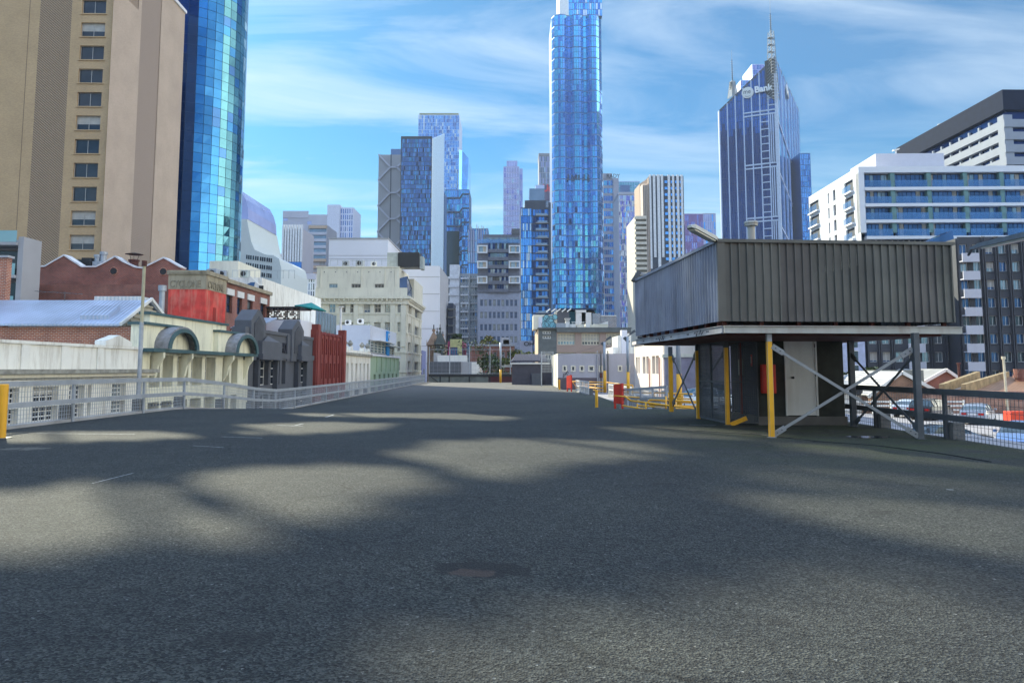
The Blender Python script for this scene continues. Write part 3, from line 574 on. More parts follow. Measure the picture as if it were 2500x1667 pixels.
# ================================================================ ramp rails, boards, lamp poles
def rails(label, paths, r=.036, nm='handrail', mat=YEL, grp='yellow tube handrails at the ramp'):
    o = empty(nm, paths[0][0], 0, label, 'handrail', grp); b = Vector(paths[0][0])
    for p in paths:
        m = MB(); m.path([Vector(q)-b for q in p], r, mat, 8); m.build('tube', o, smooth=True)
    return o
def hoop(x0, y0, z0, x1, y1, z1, r=.14, n=5):   # rail with a rounded end doubling back underneath
    a, b = Vector((x0,y0,z0)), Vector((x1,y1,z1)); d = (b-a).normalized(); pts = [b]
    for i in range(n+1):
        t = math.pi*i/n; pts.append(a-d*(math.sin(t)*r)+Vector((0,0,-r+r*math.cos(t))))
    return pts+[b-Vector((0,0,2*r))]
def seq(Y, *uv): return [P(u, v, Y) for u, v in uv]
rails('near yellow handrail with rounded ends in front of the ramp beside the cabin', [
    [P(1524,966,31), P(1540,978,31), P(1700,998,29)], [P(1520,990,31), P(1630,1008,30), P(1700,1018,29)], [P(1577,982,30.5), P(1577,1020,30.5)], [P(1626,967,30), P(1626,1022,30)], [P(1677,998,29), P(1677,1026,29)],
    hoop(*P(1588,976,30.5), *P(1700,980,29.5), .10), hoop(*P(1588,1000,30), *P(1700,1004,29.5), .10)])
rails('long middle yellow handrail running right past the lamp poles', [
    [P(1500,957,44), P(1678,961,41)], [P(1502,975,44), P(1640,981,41.5), P(1700,984,41)], [P(1537,938,44), P(1537,990,44)], [P(1631,960,42), P(1631,990,42)], [P(1667,962,41.5), P(1667,985,41.5)], [P(1500,939,46), P(1545,940,46), P(1545,962,46)]])
rails('short doubled yellow handrail low beside the cabin posts at the ramp', [
    hoop(*P(1560,990,34), *P(1690,1000,32), .12), hoop(*P(1600,958,38), *P(1690,962,36), .12), [P(1556,985,34), P(1556,1016,34)], [P(1650,962,37), P(1650,1000,35)], [P(1500,966,37), P(1580,972,36), P(1690,982,34)]])
rails('far yellow handrail from the further red board along the sunlit ramp', [
    [P(1397,931,68), P(1480,933,64), P(1530,939,60)], [P(1397,931,68), P(1404,941,68), P(1480,948,62)], [P(1423,932,67), P(1423,960,66)], [P(1453,938,65), P(1453,952,65)], hoop(*P(1428,938,66), *P(1480,939,62), .16), [P(1404,946,67), P(1480,956,62)], [P(1516,939,61), P(1516,960,61)]])
def board(x, y, w, d, h, z, label):
    o = empty('barrier_board', (x, y, z), R(-72), label, 'board', 'red boards at the ramp head')
    m = MB(); m.prism([(0,0,.32),(w,0,.32),(w,0,h),(0,0,h-.1)], (0,d,0), RED); m.build('panel', o); m = MB(); m.box(.02,.01,0,.09,d-.01,.319,RED); m.build('leg', o); m = MB(); m.box(w-.09,.01,0,w-.02,d-.01,.319,RED); m.build('leg', o)
board(5.55, 40.6, 1.0, .12, 1.42, deckz(40), 'nearer and larger red board standing by the shaded ramp rail'); board(5.0, 68, 1.05, .12, 1.5, deckz(68), 'smaller red board further away in the sun by the white rail')
rb = empty('bin_box', (31.9, 47.6, -2.5), 0, 'bright red orange box at the right edge in front of the parked sedan', 'box')
m = MB(); ORG = surf('orange_red_paint', (0.72, 0.06, 0.02), 0.5); m.box(0,0,.22,1.2,.8,1.22,ORG); m.build('body', rb, bevel=.01); m = MB(); m.box(.05,.05,0,.45,.7,.219,ORG); m.build('base', rb)
# grey railings either side of the ramp
def short_rail(pts, label, mat=GALV, n=12, grp='short grey rails at the ramp', h=1.05, block=True):
    p, q = Vector(pts[0]), Vector(pts[1]); o = empty('railing', p, 0, label, 'railing', grp); d = q-p; k = max(2, round(d.length/2.2))
    for hh in (h-.06, h*.5):
        m = MB(); m.beam(Vector((0,0,hh)), d+Vector((0,0,hh)), .05, .11, mat); m.build('rail', o)
    m = MB()
    for i in range(int(d.length/.14)): c = d*(i+.5)/int(d.length/.14); m.beam(c+Vector((0,0,.08)), c+Vector((0,0,h-.08)), .012, .012, mat)
    for hh in (.12,.25,.65,.8): m.beam(Vector((0,0,hh)), d+Vector((0,0,hh)), .012, .012, mat)
    m.build('mesh_panel', o)
    for i in range(k+1):
        c = d*i/k; m = MB(); m.box(c.x-.04,c.y-.05,c.z,c.x+.04,c.y+.05,c.z+h,mat); m.build('post', o)
        if block: m = MB(); m.box(c.x+.06,c.y-.2,c.z-.1,c.x+.32,c.y+.2,c.z+.5,BLOCK); m.build('support_block', o)
    m = MB(); m.beam(Vector((.1,0,-.02)), d+Vector((.1,0,-.02)), .35, .16, CONC); m.build('kerb', o)
short_rail([(6.5,31.2,-.30),(6.0,41.0,-.72)], 'grey mesh rail beside the nearer red board')
short_rail([(6.2,60,-.62),(5.8,67,-.6)], 'short whitish rail beside the further red board', WHI)
short_rail([(10.2,52,-1.1),(9.0,69,-1.0)], 'white mesh rail along the far side of the ramp', WHI)
short_rail([(13.8,40,-1.2),(10.4,51.5,-1.1)], 'long grey rail with dark blocks crossing behind the yellow handrails', GALV)
# lamp poles with yellow lower halves
def lamp_pole(u, vb, Y, vt, vy, r, label, head=True, z=None):
    b = P(u, vb, Y); t = P(u, vt, Y); y = P(u, vy, Y); o = empty('lamp_pole', b, 0, label, 'lamp pole', 'lamp poles with yellow bases')
    m = MB(); m.tube((0,0,0),(0,0,y.z-b.z),r*1.12,YEL,10); m.build('base_sleeve', o, smooth=True)
    m = MB(); m.tube((0,0,y.z-b.z),(0,0,t.z-b.z),r,GALV,10); m.build('shaft', o, smooth=True)
    if head:
        h = t.z-b.z; m = MB(); m.prism([(-.3,0,h-.1),(.05,0,h-.45),(.18,0,h-.33),(-.15,0,h+.02)], (0,.3,0), GALD); m.build('lamp_head', o)
        m = MB(); m.beam((0,0,h),(.35,.1,h+.25),.05,.05,GALD); m.prism([(.2,0,h+.1),(.6,0,h+.35),(.5,0,h+.5),(.15,0,h+.25)], (0,.25,0), GALD); m.build('lamp_head', o)
lamp_pole(1477, 958, 60, 835, 905, .115, 'lamp pole with two dark floodlights behind the nearer red board')
lamp_pole(1534, 962, 52, 822, 908, .10, 'lamp pole with one angled floodlight right of the red board')
lamp_pole(1659, 992, 40, 760, 913, .13, 'thick lamp pole seen under the cabin behind the braces', False)
lamp_pole(1222, 934, 79, 836, 902, .10, 'solitary lamp pole with yellow base near the far fence', False)
m = MB(); a = P(1222,840,79); b = P(1478,838,60); n = 14
pts = [a+(b-a)*i/n+Vector((0,0,-1.1*4*(i/n)*(1-i/n))) for i in range(n+1)]; m.path(pts, .008, BLOCK, 5)
tag(m.build('overhead_cable'), 'pale sagging cable strung between the two far lamp poles', 'cable')

# ================================================================ parked cars
TYRE = surf('tyre_rubber', (0.02, 0.02, 0.02), 0.8); RIM = surf('alloy_rim', (0.55, 0.56, 0.58), 0.3, 0.8); CGL = glass('car_glass', (0.05, 0.08, 0.10), 0.3, 0.03, 0.1, 1, 1.0)
TAIL = surf('tail_lamp_red', (0.5, 0.01, 0.01), 0.2); HEADL = surf('head_lamp_clear', (0.75, 0.78, 0.8), 0.15, 0.3); PLATE = surf('number_plate', (0.75, 0.75, 0.75), 0.5)
CARW = 0.90
def paint(name, col): 
    m = surf(name, col, 0.28, 0.45, 0.03, 1); m.node_tree.nodes['Principled BSDF'].inputs['Coat Weight'].default_value = 0.8; m.node_tree.nodes['Principled BSDF'].inputs['Coat Roughness'].default_value = 0.05; return m
def make_car(prof, pm, L=4.7):
    """prof: (x, belt height, roof height or None, half width, lower) stations nose (x=0) to tail"""
    root = empty('parked_car', (0,0,0)); m = MB(); g = MB(); rings = []
    for x, zb, zr, hw, zl in prof:
        top = zr if zr else zb; rw = hw*0.74 if zr else hw*0.80
        rings.append([(x,s*a,z) for s in (1,) for a, z in ((0,zl),(hw*.93,zl),(hw,zl+.18),(hw,(zl+zb)/2+.12),(hw*.96,zb),(rw,top-(0.03 if zr else -0.012)),(rw*.6,top+.02),(0,top+.03))])
    for i in range(len(rings)-1):
        A, B_ = rings[i], rings[i+1]; za, zb_ = prof[i][2], prof[i+1][2]
        for s in (1, -1):
            fl = lambda p: (p[0], p[1]*s, p[2])
            for j in range(7):
                q = [fl(A[j]), fl(B_[j]), fl(B_[j+1]), fl(A[j+1])]; tgt, mt = m, pm
                if j == 4 and za and zb_: tgt, mt = g, CGL
                if j in (4, 5, 6) and (bool(za) != bool(zb_)): tgt, mt = g, CGL
                tgt.poly(q, mt)
    for A in (rings[0], rings[-1]):
        pts = [(p[0],p[1],p[2]) for p in A]+[(p[0],-p[1],p[2]) for p in reversed(A[1:-1])]; m.poly(pts, pm)
    zf0 = prof[0][4]
    body = m.build('body', root, smooth=False)
    bm = body.data; bm.polygons.foreach_set('use_smooth', [True]*len(bm.polygons)); md = None
    g.build('glass', root)
    # pillars
    pl = MB()
    cab_ = [p for p in prof if p[2]]
    for x, zb, zr, hw, zl in (cab_[0], cab_[len(cab_)//2], cab_[-1]):
        for s in (1,-1): pl.beam((x,s*hw*.965,zb),(x,s*hw*.745,zr-.02),.05,.07,pm,up=(1,0,0))
    pl.build('pillar', root)
    for x in (0.85, L-0.95):
        for s in (1, -1):
            w_ = MB(); y = s*(CARW-.02); w_.tube((x,y-s*.2,.32),(x,y+s*.01,.32),.335,TYRE,20); wo_ = w_.build('wheel', root)
            w_ = MB(); w_.tube((x,y+s*.0,.32),(x,y+s*.022,.32),.23,RIM,16,.2)
            for k in range(5):
                t = 2*math.pi*k/5; w_.beam((x,y+s*.028,.32),(x+.22*math.cos(t),y+s*.028,.32+.22*math.sin(t)),.05,.02,BLK if k % 2 else RIM,up=(0,1,0))
            w_.build('rim', wo_)
            w_ = MB(); w_.tube((x,y-s*.25,.32),(x,y-s*.0-s*.008,.32),.39,BLK,20); w_.build('wheel_arch', root)
    hw = prof[0][3]; zb = prof[0][1]
    for s in (1,-1):
        q = MB(); q.box(-.02,s*hw*.5,zb-.16,.12,s*hw*.93,zb-.03,HEADL); q.build('headlight', root)
        q = MB(); zt = prof[-1][1]; q.box(L-.10,s*hw*.5,zt-.20,L+.02,s*hw*.96,zt-.06,TAIL); q.build('tail_light', root)
    q = MB(); q.box(-.03,-.26,.42,-.01,.26,.53,PLATE); q.build('number_plate', root); q = MB(); q.box(L+.01,-.26,.70,L+.03,.26,.81,PLATE); q.build('number_plate', root)
    q = MB(); q.box(-.018,-.6,.28,.05,.6,.40,BLK); q.box(-.015,-.42,.55,.05,.42,.66,BLK); q.build('grille', root)
    for s in (1,-1):
        q = MB(); q.box(1.35,s*CARW,.95,1.5,s*(CARW+.16),1.08,pm); q.build('mirror', root, bevel=.02)
    return root
SEDAN = [(0,.62,None,.70,.25),(.12,.72,None,.82,.2),(.6,.82,None,.89,.2),(1.25,.93,None,.90,.2),(2.0,.96,1.36,.90,.2),(2.5,.96,1.44,.90,.2),(3.2,.98,1.42,.90,.2),(3.7,1.0,1.27,.90,.2),(4.15,1.04,None,.88,.22),(4.6,1.0,None,.84,.25),(4.7,.9,None,.76,.3)]
WAGON = [(0,.68,None,.72,.27),(.12,.8,None,.84,.22),(.6,.92,None,.90,.22),(1.2,1.02,None,.92,.22),(1.85,1.06,1.50,.92,.22),(2.5,1.06,1.60,.92,.22),(3.5,1.08,1.60,.92,.22),(4.25,1.10,1.54,.91,.24),(4.6,1.08,None,.86,.26),(4.7,.95,None,.80,.3)]
def place_car(prof, pm, loc, rz, label):
    r = make_car(prof, pm); r.location = loc; r.rotation_euler = (0,0,R(rz)); tag(r, label, 'car', 'cars parked on the lower deck')
SILV = paint('silver_car_paint', (0.34, 0.38, 0.46)); BLKP = paint('black_car_paint', (0.018, 0.02, 0.028)); BLUP = paint('pale_blue_car_paint', (0.22, 0.34, 0.62)); WHP = paint('white_car_paint', (0.6, 0.66, 0.74)); DBL = paint('dark_blue_car_paint', (0.03, 0.08, 0.2))
pc = PG(2336,1031,-2.5)
place_car(SEDAN, SILV, (35.5,56.1,-2.5), 230, 'silver sedan with red tail lights parked behind the red box')
place_car(WAGON, BLKP, (34.9,60.3,-2.5), 221, 'black wagon parked left of the silver sedan beyond the right railing')
place_car(SEDAN, WHP, (34.9,63.4,-2.5), 224, 'pale blue grey hatchback mostly hidden behind the black wagon')
place_car(SEDAN, BLUP, (22.9,33.9,-2.5), 50, 'light blue car with its front plate towards the camera at the lower right edge')
place_car(SEDAN, BLKP, (16.5,33.9,-2.5), -8, 'dark car just below the right railing between two posts')
place_car(SEDAN, paint('blue_car_paint', (0.08, 0.25, 0.7)), (18.2,36.6,-2.5), 180, 'blue car whose nose shows low between the steel frame and railing post')
place_car(SEDAN, WHP, (9.3,45.5,-1.17), 15, 'white car on the ramp floor behind the yellow handrail and brace')
place_car(WAGON, DBL, (13.2,50,-1.14), 60, 'dark blue car with bright lamps seen through the mesh cage')
# ================================================================ shared building materials
STC = surf('cream_stucco', (0.80, 0.765, 0.58), 0.85, 0, 0.1, 0.5, 0.15, (0.22, 0.19, 0.14), 0.55)
WST = surf('white_stucco', (0.82, 0.80, 0.73), 0.85, 0, 0.08, 0.5, 0.15, (0.30, 0.24, 0.16), 0.6)
BUFF = surf('pale_cream_render', (0.72, 0.68, 0.56), 0.85, 0, 0.07, 0.3, 0.1, (0.36, 0.33, 0.27), 0.4)
TEAL = surf('teal_trim', (0.045, 0.10, 0.11), 0.5); DGL = glass('dark_window_glass', (0.03, 0.04, 0.055), 0.15, 0.05, 0.3, 0.4, 0.8)
PGL = glass('pale_window_glass', (0.28, 0.34, 0.38), 0.5, 0.08, 0.3, 0.4); BGL = glass('blue_window_glass', (0.06, 0.12, 0.25), 0.5, 0.05, 0.3, 0.4)
CURT = surf('curtain_fabric', (0.42, 0.41, 0.38), 0.9); LILAC = surf('white_lilac_render', (0.72, 0.72, 0.78), 0.8, 0, 0.04, 0.1)
DGREY = surf('dark_grey_render', (0.10, 0.105, 0.12), 0.85, 0, 0.1, 0.8, 0.1); MGREY = surf('mid_grey_render', (0.36, 0.36, 0.38), 0.85, 0, 0.06, 0.5, .1)
BRK = brick('red_brick', (0.30, 0.075, 0.045), (0.20, 0.05, 0.035), (0.34, 0.26, 0.22)); BRKO = brick('orange_brick', (0.42, 0.13, 0.06), (0.28, 0.08, 0.045), (0.5, 0.4, 0.33), big=1.25)
BRKB = brick('brown_brick', (0.34, 0.16, 0.08), (0.22, 0.10, 0.055), (0.42, 0.34, 0.28), big=1.3)
BLKF = surf('black_frame', (0.02, 0.02, 0.022), 0.5)
def roofmat(name, col, pitch=.09):
    if name in MATS: return MATS[name]
    m, nt, b = newmat(name); b.inputs['Roughness'].default_value = 0.38; b.inputs['Metallic'].default_value = 0.4
    tc = N(nt, 'ShaderNodeTexCoord'); wv = N(nt, 'ShaderNodeTexWave'); wv.inputs['Scale'].default_value = 1/pitch/3.2; wv.bands_direction = 'X'; nt.links.new(tc.outputs['Object'], wv.inputs[0])
    n = N(nt, 'ShaderNodeTexNoise'); n.inputs['Scale'].default_value = .5; nt.links.new(tc.outputs['Object'], n.inputs[0])
    c = ramp(nt, [(0.3, tuple(x*.8 for x in col)), (0.7, tuple(min(1,x*1.15) for x in col))], n.outputs[0]); nt.links.new(c, b.inputs['Base Color'])
    bp = N(nt, 'ShaderNodeBump'); bp.inputs['Strength'].default_value = .8; bp.inputs['Distance'].default_value = .04; nt.links.new(wv.outputs[0], bp.inputs['Height']); nt.links.new(bp.outputs[0], b.inputs['Normal'])
    MATS[name] = m; return m
METR = roofmat('blue_grey_metal_roof', (0.42, 0.48, 0.60), .25); WMET = roofmat('white_metal_roof', (0.42, 0.41, 0.40), .3); RUSTR = roofmat('rusty_metal_roof', (0.42, 0.24, 0.15), .4)

# ================================================================ tan brick tower
TAN = brick('tan_brick', (0.54, 0.38, 0.20), (0.44, 0.30, 0.165), (0.50, 0.38, 0.25), soft=True); TANR = brick('tan_grey_brick', (0.50, 0.39, 0.31), (0.43, 0.335, 0.27), (0.47, 0.39, 0.32), soft=True)
def herring(name, ca, cb):
    m, nt, b = newmat(name); b.inputs['Roughness'].default_value = .85; tc, c = wallcoord(nt)
    out = None
    mp = N(nt, 'ShaderNodeMapping'); mp.inputs['Rotation'].default_value = (0,0,R(38)); nt.links.new(c.outputs[0], mp.inputs[0])
    wv = N(nt, 'ShaderNodeTexWave'); wv.bands_direction = 'Y'; wv.inputs['Scale'].default_value = 1.15; wv.inputs['Distortion'].default_value = .4; wv.inputs['Detail Scale'].default_value = 2; nt.links.new(mp.outputs[0], wv.inputs[0])
    nt.links.new(ramp(nt, [(0.38, ca), (0.62, cb)], wv.outputs[0]), b.inputs['Base Color']); bp = N(nt, 'ShaderNodeBump'); bp.inputs['Distance'].default_value = .08; bp.inputs['Strength'].default_value = .8; nt.links.new(wv.outputs[0], bp.inputs['Height']); nt.links.new(bp.outputs[0], b.inputs['Normal'])
    return m
HER1 = herring('diagonal_brick', (0.20, 0.145, 0.10), (0.40, 0.30, 0.20)); HER2 = herring('diagonal_grey_brick', (0.26, 0.195, 0.155), (0.40, 0.32, 0.27))
b = Bld('brick_tower', 'tall tan brick tower with one window column and diagonal brickwork', -640, 262, -100, 97, 23, 1.5, vref=300)
TZ = EYE+.506*119+1.2-GROUND; T1 = 62-GROUND; TF = 54.5-GROUND
b.h = T1
xa, xb = b.x(82,300), b.x(155,300); xc_, xd = b.x(172,300), b.x(238,300)
m = MB(); m.box(0.1,1.2,0,b.w-.1,7,TF-.05,TANR); m.box(0.1,7.01,0,b.w-.1,b.D-.1,T1-.05,TANR); m.build('core', b.root)
m = MB(); b.wall(m,'F',xa,0,TF,[],[],.3,TAN); m.build('wall', b.root)
m = MB(); O = (xa,0,0); m.poly([(xa,0,0),(xb,.5,0),(xb,.5,TF),(xa,0,TF)],HER1); m.build('diagonal_brick_panel', b.root)
wx = [(b.x(180,300)-xb, b.x(180,300)-xb+3.3)]; fl = 3.32; zt = b.z(46,20)
zs = [(zt-2.0-k*fl, zt-k*fl) for k in range(14, -4, -1)]; zs = [q for q in zs if q[0] > 1 and q[1] < TF]
m = MB(); b.wall(m,'F',b.w-xb,0,TF,wx,zs,.35,TAN,(xb,.5,0)); m.poly([(b.w,0.5,0),(b.w,0,0),(b.w,0,TF),(b.w,.5,TF)],TAN); m.build('wall', b.root)
STT = dict(frame=surf('pale_alu',(0.45,0.44,0.42),.5,.3), glass=[DGL,DGL,BGL], nx=2, fw=.07, blind=CURT, pb=.3)
b.windows('F', wx, zs, .35, STT, (xb,.5,0))
each('sill', b.root, [(xb+wx[0][0]-.15,.38,za-.16,xb+wx[0][1]+.15,.52,za-.02) for za, zb_ in zs], TAN)
ya, yb = b.yr(333,300), b.yr(382,300)
for nm, q0, q1, mt in (('side_wall',0,ya,TANR),('diagonal_brick_panel',ya,yb,HER2),('side_wall',yb,b.D,TANR)):
    m = MB(); k = .0 if mt is TANR else .06
    for r0, r1, tt in ((q0, min(q1, 7), TF), (max(q0, 7), q1, T1)):
        if r1 > r0: m.poly([(b.w+.02-k,r0,0),(b.w+.02-k,r1,0),(b.w+.02-k,r1,tt),(b.w+.02-k,r0,tt)],mt)
    m.build(nm, b.root)
m = MB(); m.box(b.w-.5,7,T1-.04,b.w+.25,b.D+.2,T1+.5,surf('white_coping',(0.7,0.7,0.72),.6)); m.box(0,b.D-.5,T1-.03,b.w-.5,b.D+.2,T1+.49,MATS['white_coping']); m.build('coping', b.root)
each('expansion_joint', b.root, [(b.x(56,300)-.03,-.012,0,b.x(56,300)+.03,-.002,TF)], surf('dark_joint',(0.14,0.10,0.07),.9))  # thin dark strip along the joint
# added unseen roof screen, its openings shaped to dapple the near deck
LITP = [(1,[(-400,250),(0,228),(180,205),(330,215),(430,265),(560,300),(640,335),(560,352),(300,345),(60,375),(-400,400)]),
 (1,[(430,195),(540,175),(760,162),(930,175),(1020,205),(960,222),(860,245),(850,270),(760,285),(640,300),(560,275),(500,235),(440,215)]),
 (1,[(-300,90),(0,92),(160,86),(420,90),(450,103),(200,112),(0,116),(-300,116)]),
 (1,[(540,73),(700,66),(900,68),(880,82),(640,98),(560,92)]),(1,[(660,44),(900,36),(1180,54),(1160,64),(950,57),(700,53)]),
 (1,[(900,140),(1000,110),(1250,103),(1500,116),(1560,135),(1480,152),(1280,168),(1230,192),(1130,202),(1010,172)]),
 (.9,[(1380,78),(1620,78),(1780,95),(1700,107),(1500,99)]),(.8,[(1760,112),(2050,122),(2352,146),(2352,178),(2100,163),(1850,137)]),
 (.6,[(1650,160),(1950,178),(2352,210),(2352,250),(2100,232),(1750,215)]),(1,[(1700,228),(2100,245),(2500,285),(2500,415),(2150,345),(1850,290),(1690,252)]),
 (1,[(1890,375),(2150,412),(2352,465),(2700,540),(2700,760),(900,760),(860,640),(1100,575),(1350,525),(1600,485),(1800,465),(1870,420)]),
 (.12,[(560,360),(900,300),(1200,235),(1650,270),(1790,420),(1300,515),(950,560),(560,560)])]
def litness(u, v):
    x, y = u/1.063, (v-960)/1.063; s = 0
    for k, pg in LITP:
        if k <= s: continue
        c = False; n = len(pg)
        for i in range(n):
            (x0,y0),(x1,y1) = pg[i], pg[(i+1) % n]
            if (y0 > y) != (y1 > y) and x < (x1-x0)*(y-y0)/(y1-y0)+x0: c = not c
        if c: s = k
    return s
SCM = surf('shade_screen_steel', (0.3,0.27,0.22), .7); XTAN = -53.4
def shadow_screen(Yp, xlo, xhi, zlo, zhi, cs, root, skip=None):
    scr = MB(); nzc = int((zhi-zlo)/cs); nxc = int((xhi-xlo)/cs); cy_, sy_ = math.cos(PITCH), math.sin(PITCH)
    for j in range(nzc):
        z = zlo+(j+.5)*cs; run = None
        for i in range(nxc+1):
            q = None
            if i < nxc:
                x = xlo+(i+.5)*cs; p = Vector((x, Yp, z)); d = p-SV*(z/SV.z); q = 0.0
                if skip and skip(d): q = 1.0
                elif 1.5 < d.y < 27:
                    rel = d-Vector((0,0,EYE)); f_ = rel.y*cy_+rel.z*sy_; up_ = -rel.y*sy_+rel.z*cy_
                    if f_ > .2:
                        u, v = 1250+F*rel.x/f_, PV-F*up_/f_
                        if -400 < u < 2900: q = round(litness(u, v)*8)/8
            if run is None: run = (i, q); continue
            if q != run[1]:
                if run[1] is not None and run[1] < 1: scr.box(xlo+run[0]*cs, Yp, z-cs/2+.001*(run[0]%3), xlo+i*cs, Yp+.12, z-cs/2+cs*(1-run[1]), SCM)
                run = (i, q)
    so_ = scr.build('added_shade_screen'); so_.parent = root; so_.matrix_parent_inverse = root.matrix_basis.inverted()
Yp = 98.2; zlo, zhi, xlo, xhi = 54.6, 79.6, -108.0, XTAN
shadow_screen(Yp, xlo, xhi, zlo, zhi, .34, b.root)
m = MB()
for i in range(12): m.box(xlo+i*4.9, Yp+.3, 54.3, xlo+i*4.9+.25, Yp+.5, zhi, SCM)
q = m.build('shade_screen_post', b.root); q.matrix_parent_inverse = b.root.matrix_basis.inverted()
b.done()

# ================================================================ curved blue glass tower
G1 = glass('deep_blue_glass', (0.05, 0.16, 0.40), .75, .05); G2 = glass('bright_blue_glass', (0.10, 0.36, 0.75), .8, .04); G3 = glass('teal_pale_glass', (0.17, 0.38, 0.48), .8, .05); G4 = glass('navy_glass', (0.010, 0.035, 0.13), .6, .06, spec=.25); G5 = glass('green_black_glass',(0.015,0.05,0.07),.5,.05)
TB1 = glass('tower_blue_glass',(0.04,0.20,0.46),.8,.05); TB2 = glass('tower_teal_glass',(0.085,0.25,0.34),.8,.05)
NAVF = surf('navy_frame', (0.02, 0.04, 0.09), .5, .3)
ct = empty('glass_tower', (-68.0, 137, GROUND), 0, 'tall curved blue glass tower right beside the tan brick tower', 'tower')
hh = 95; n = 22; pts = [(-37,0)]+[(12.2*math.sin(math.pi*i/n), 11-11*math.cos(math.pi*i/n)) for i in range(n+1)]+[(-37,22)]
m = MB(); m.prism([(x,y,0) for x,y in pts], (0,0,hh), NAVF); m.build('core', ct)
m = MB(); rowh = 1.93
for i in range(len(pts)-6):
    (x0,y0),(x1,y1) = pts[i], pts[i+1]; L = math.hypot(x1-x0, y1-y0); nn = max(1, round(L/1.3)); e = Vector((x1-x0,y1-y0,0))/L; nv = Vector((e.y,-e.x,0))
    for a in range(nn):
        s0, s1 = L*a/nn+.04, L*(a+1)/nn-.04; X = x0+e.x*s0
        for j in range(int(hh/rowh)):
            z0, z1 = j*rowh+.04, (j+1)*rowh-.04
            if i < 5: mt = G4
            elif i < 8: mt = rng.choices([TB1,G1],[16,1])[0]
            elif i < n+1: mt = rng.choices([TB2,G1,G5,TB1],[22,.9,.3,2])[0]
            else: mt = rng.choices([G3,G1],[1,1])[0]
            c = Vector((x0,y0,0))+nv*.06; tl = rng.gauss(0,.012)
            m.poly([c+e*s0+Vector((0,0,z0)), c+e*s1+nv*tl+Vector((0,0,z0)), c+e*s1+nv*(tl+rng.gauss(0,.01))+Vector((0,0,z1)), c+e*s0+Vector((0,0,z1))], mt)
m.build('glazing', ct)
# second added screen, unseen: shades the deck part the brick tower misses
def by_tan(d):
    t = (98.2-d.y)/SV.y; return d.x+SV.x*t < XTAN
shadow_screen(141.0, -103.0, -54.5, hh+GROUND+.1, hh+GROUND+34, .45, ct, skip=by_tan)

# ================================================================ three-gabled red brick warehouse and its neighbours
b = Bld('brick_warehouse', 'dark red brick warehouse wall with three rounded white-edged gables', 94, 443, 655, 72, 20, 0, vref=690)
zb_ = b.z(655); W = b.w; gz = b.z(626)-zb_; prof = [(0,0),(0,zb_)]
vv = [(94,652),(110,652),(130,640),(157,625),(180,640),(200,653),(235,653),(255,643),(281,628),(300,640),(330,654),(348,656),(365,648),(400,631),(420,642),(443,655)]
prof = [(0,0)]+[(b.x(u,v), b.z(v)) for u, v in vv]+[(W,0)]
prof = [(x,0,z) for x,z in prof]
m = MB(); m.prism(prof, (0,1.0,0), BRK); m.build('gable_wall', b.root)
m = MB(); m.box(.3,1.05,0,W-.3,20,zb_-.6,BRK)
m.build('core', b.root)
m = MB(); WCO = MATS['white_coping']
tops = prof[1:-1]
for p, q in zip(tops[:-1], tops[1:]): m.beam(Vector(p)+Vector((0,.5,.08)), Vector(q)+Vector((0,.5,.08)), 1.2, .14, WCO)
m.build('coping', b.root)
for u, v in ((278,662),(399,663)):
    m = MB(); c = Vector((b.x(u,v), 0, b.z(v))); m.tube(c+Vector((0,-.05,0)), c+Vector((0,.02,0)), .42, BRKO, 18); vn = m.build('round_vent', b.root)
    m = MB(); m.tube(c+Vector((0,-.09,0)), c+Vector((0,-.03,0)), .32, BLKF, 18); m.build('louvre', vn)
dt = empty('roof_duct', P(215, 652, 74), 0, 'grey air duct unit with silver stacks behind the first gable', 'duct')
m = MB(); m.box(-.7,0,-1,.3,1,.95,BLKF); m.build('fan_box', dt); m = MB(); m.box(.35,.1,-1,1.6,1,.6,GALV); m.build('casing', dt)
m = MB(); m.tube((.7,.4,.6),(.7,.4,1.05),.28,GALV,12); m.tube((.7,.4,1.05),(.7,.4,1.3),.36,GALV,12); m.tube((1.3,.4,.6),(1.3,.4,1.3),.28,GALV,12); m.tube((1.3,.4,1.3),(1.3,.4,1.6),.36,GALV,12); m.build('stack', dt)
ck = empty('chimney_pot', P(326, 660, 73), 0, 'brown chimney pot under a flat cowl between two gables', 'chimney')
m = MB(); m.tube((0,0,-.6),(0,0,.9),.42,RUST,14); m.tube((0,0,.9),(0,0,1.05),.52,RUST,14); m.build('pot', ck); m = MB(); m.tube((0,0,1.6),(0,0,1.75),.85,BLKF,14,.25)
for t in (0,2.1,4.2): m.beam((.35*math.cos(t),.35*math.sin(t),1.05),(.5*math.cos(t),.5*math.sin(t),1.6),.03,.03,BLKF)
m.build('cowl', ck)

# far left concrete balcony block and brick pier
b = Bld('balcony_block', 'grey concrete block with recessed glass balconies at the far left edge', -120, 55, 578, 62, 14, 0, vref=640)
m = MB(); m.box(0,1.6,0,b.w,2.4,b.h,MGREY); m.box(b.w-.45,0,0,b.w,1.6,b.h,MGREY); m.build('wall', b.root)
for v in (592, 672, 752):
    m = MB(); m.box(0,-.25,b.z(v)-.25,b.w-.46,1.59,b.z(v),MGREY); m.build('slab', b.root)
    m = MB(); m.box(0.1,-.2,b.z(v)+.02,b.w-.5,-.16,b.z(v)+1.0,glass('balcony_glass',(0.25,0.42,0.45),.3,.05)); m.build('balustrade', b.root)
for v in (640, 720):
    m = MB(); m.box(.2,1.5,b.z(v)-1.2,b.w-1.2,1.59,b.z(v)+1.2,DGL); m.build('window', b.root)
b = Bld('brick_pier', 'narrow red brick wall end in front of the concrete balcony block', -100, 16, 629, 50, 6, 0, vref=660)
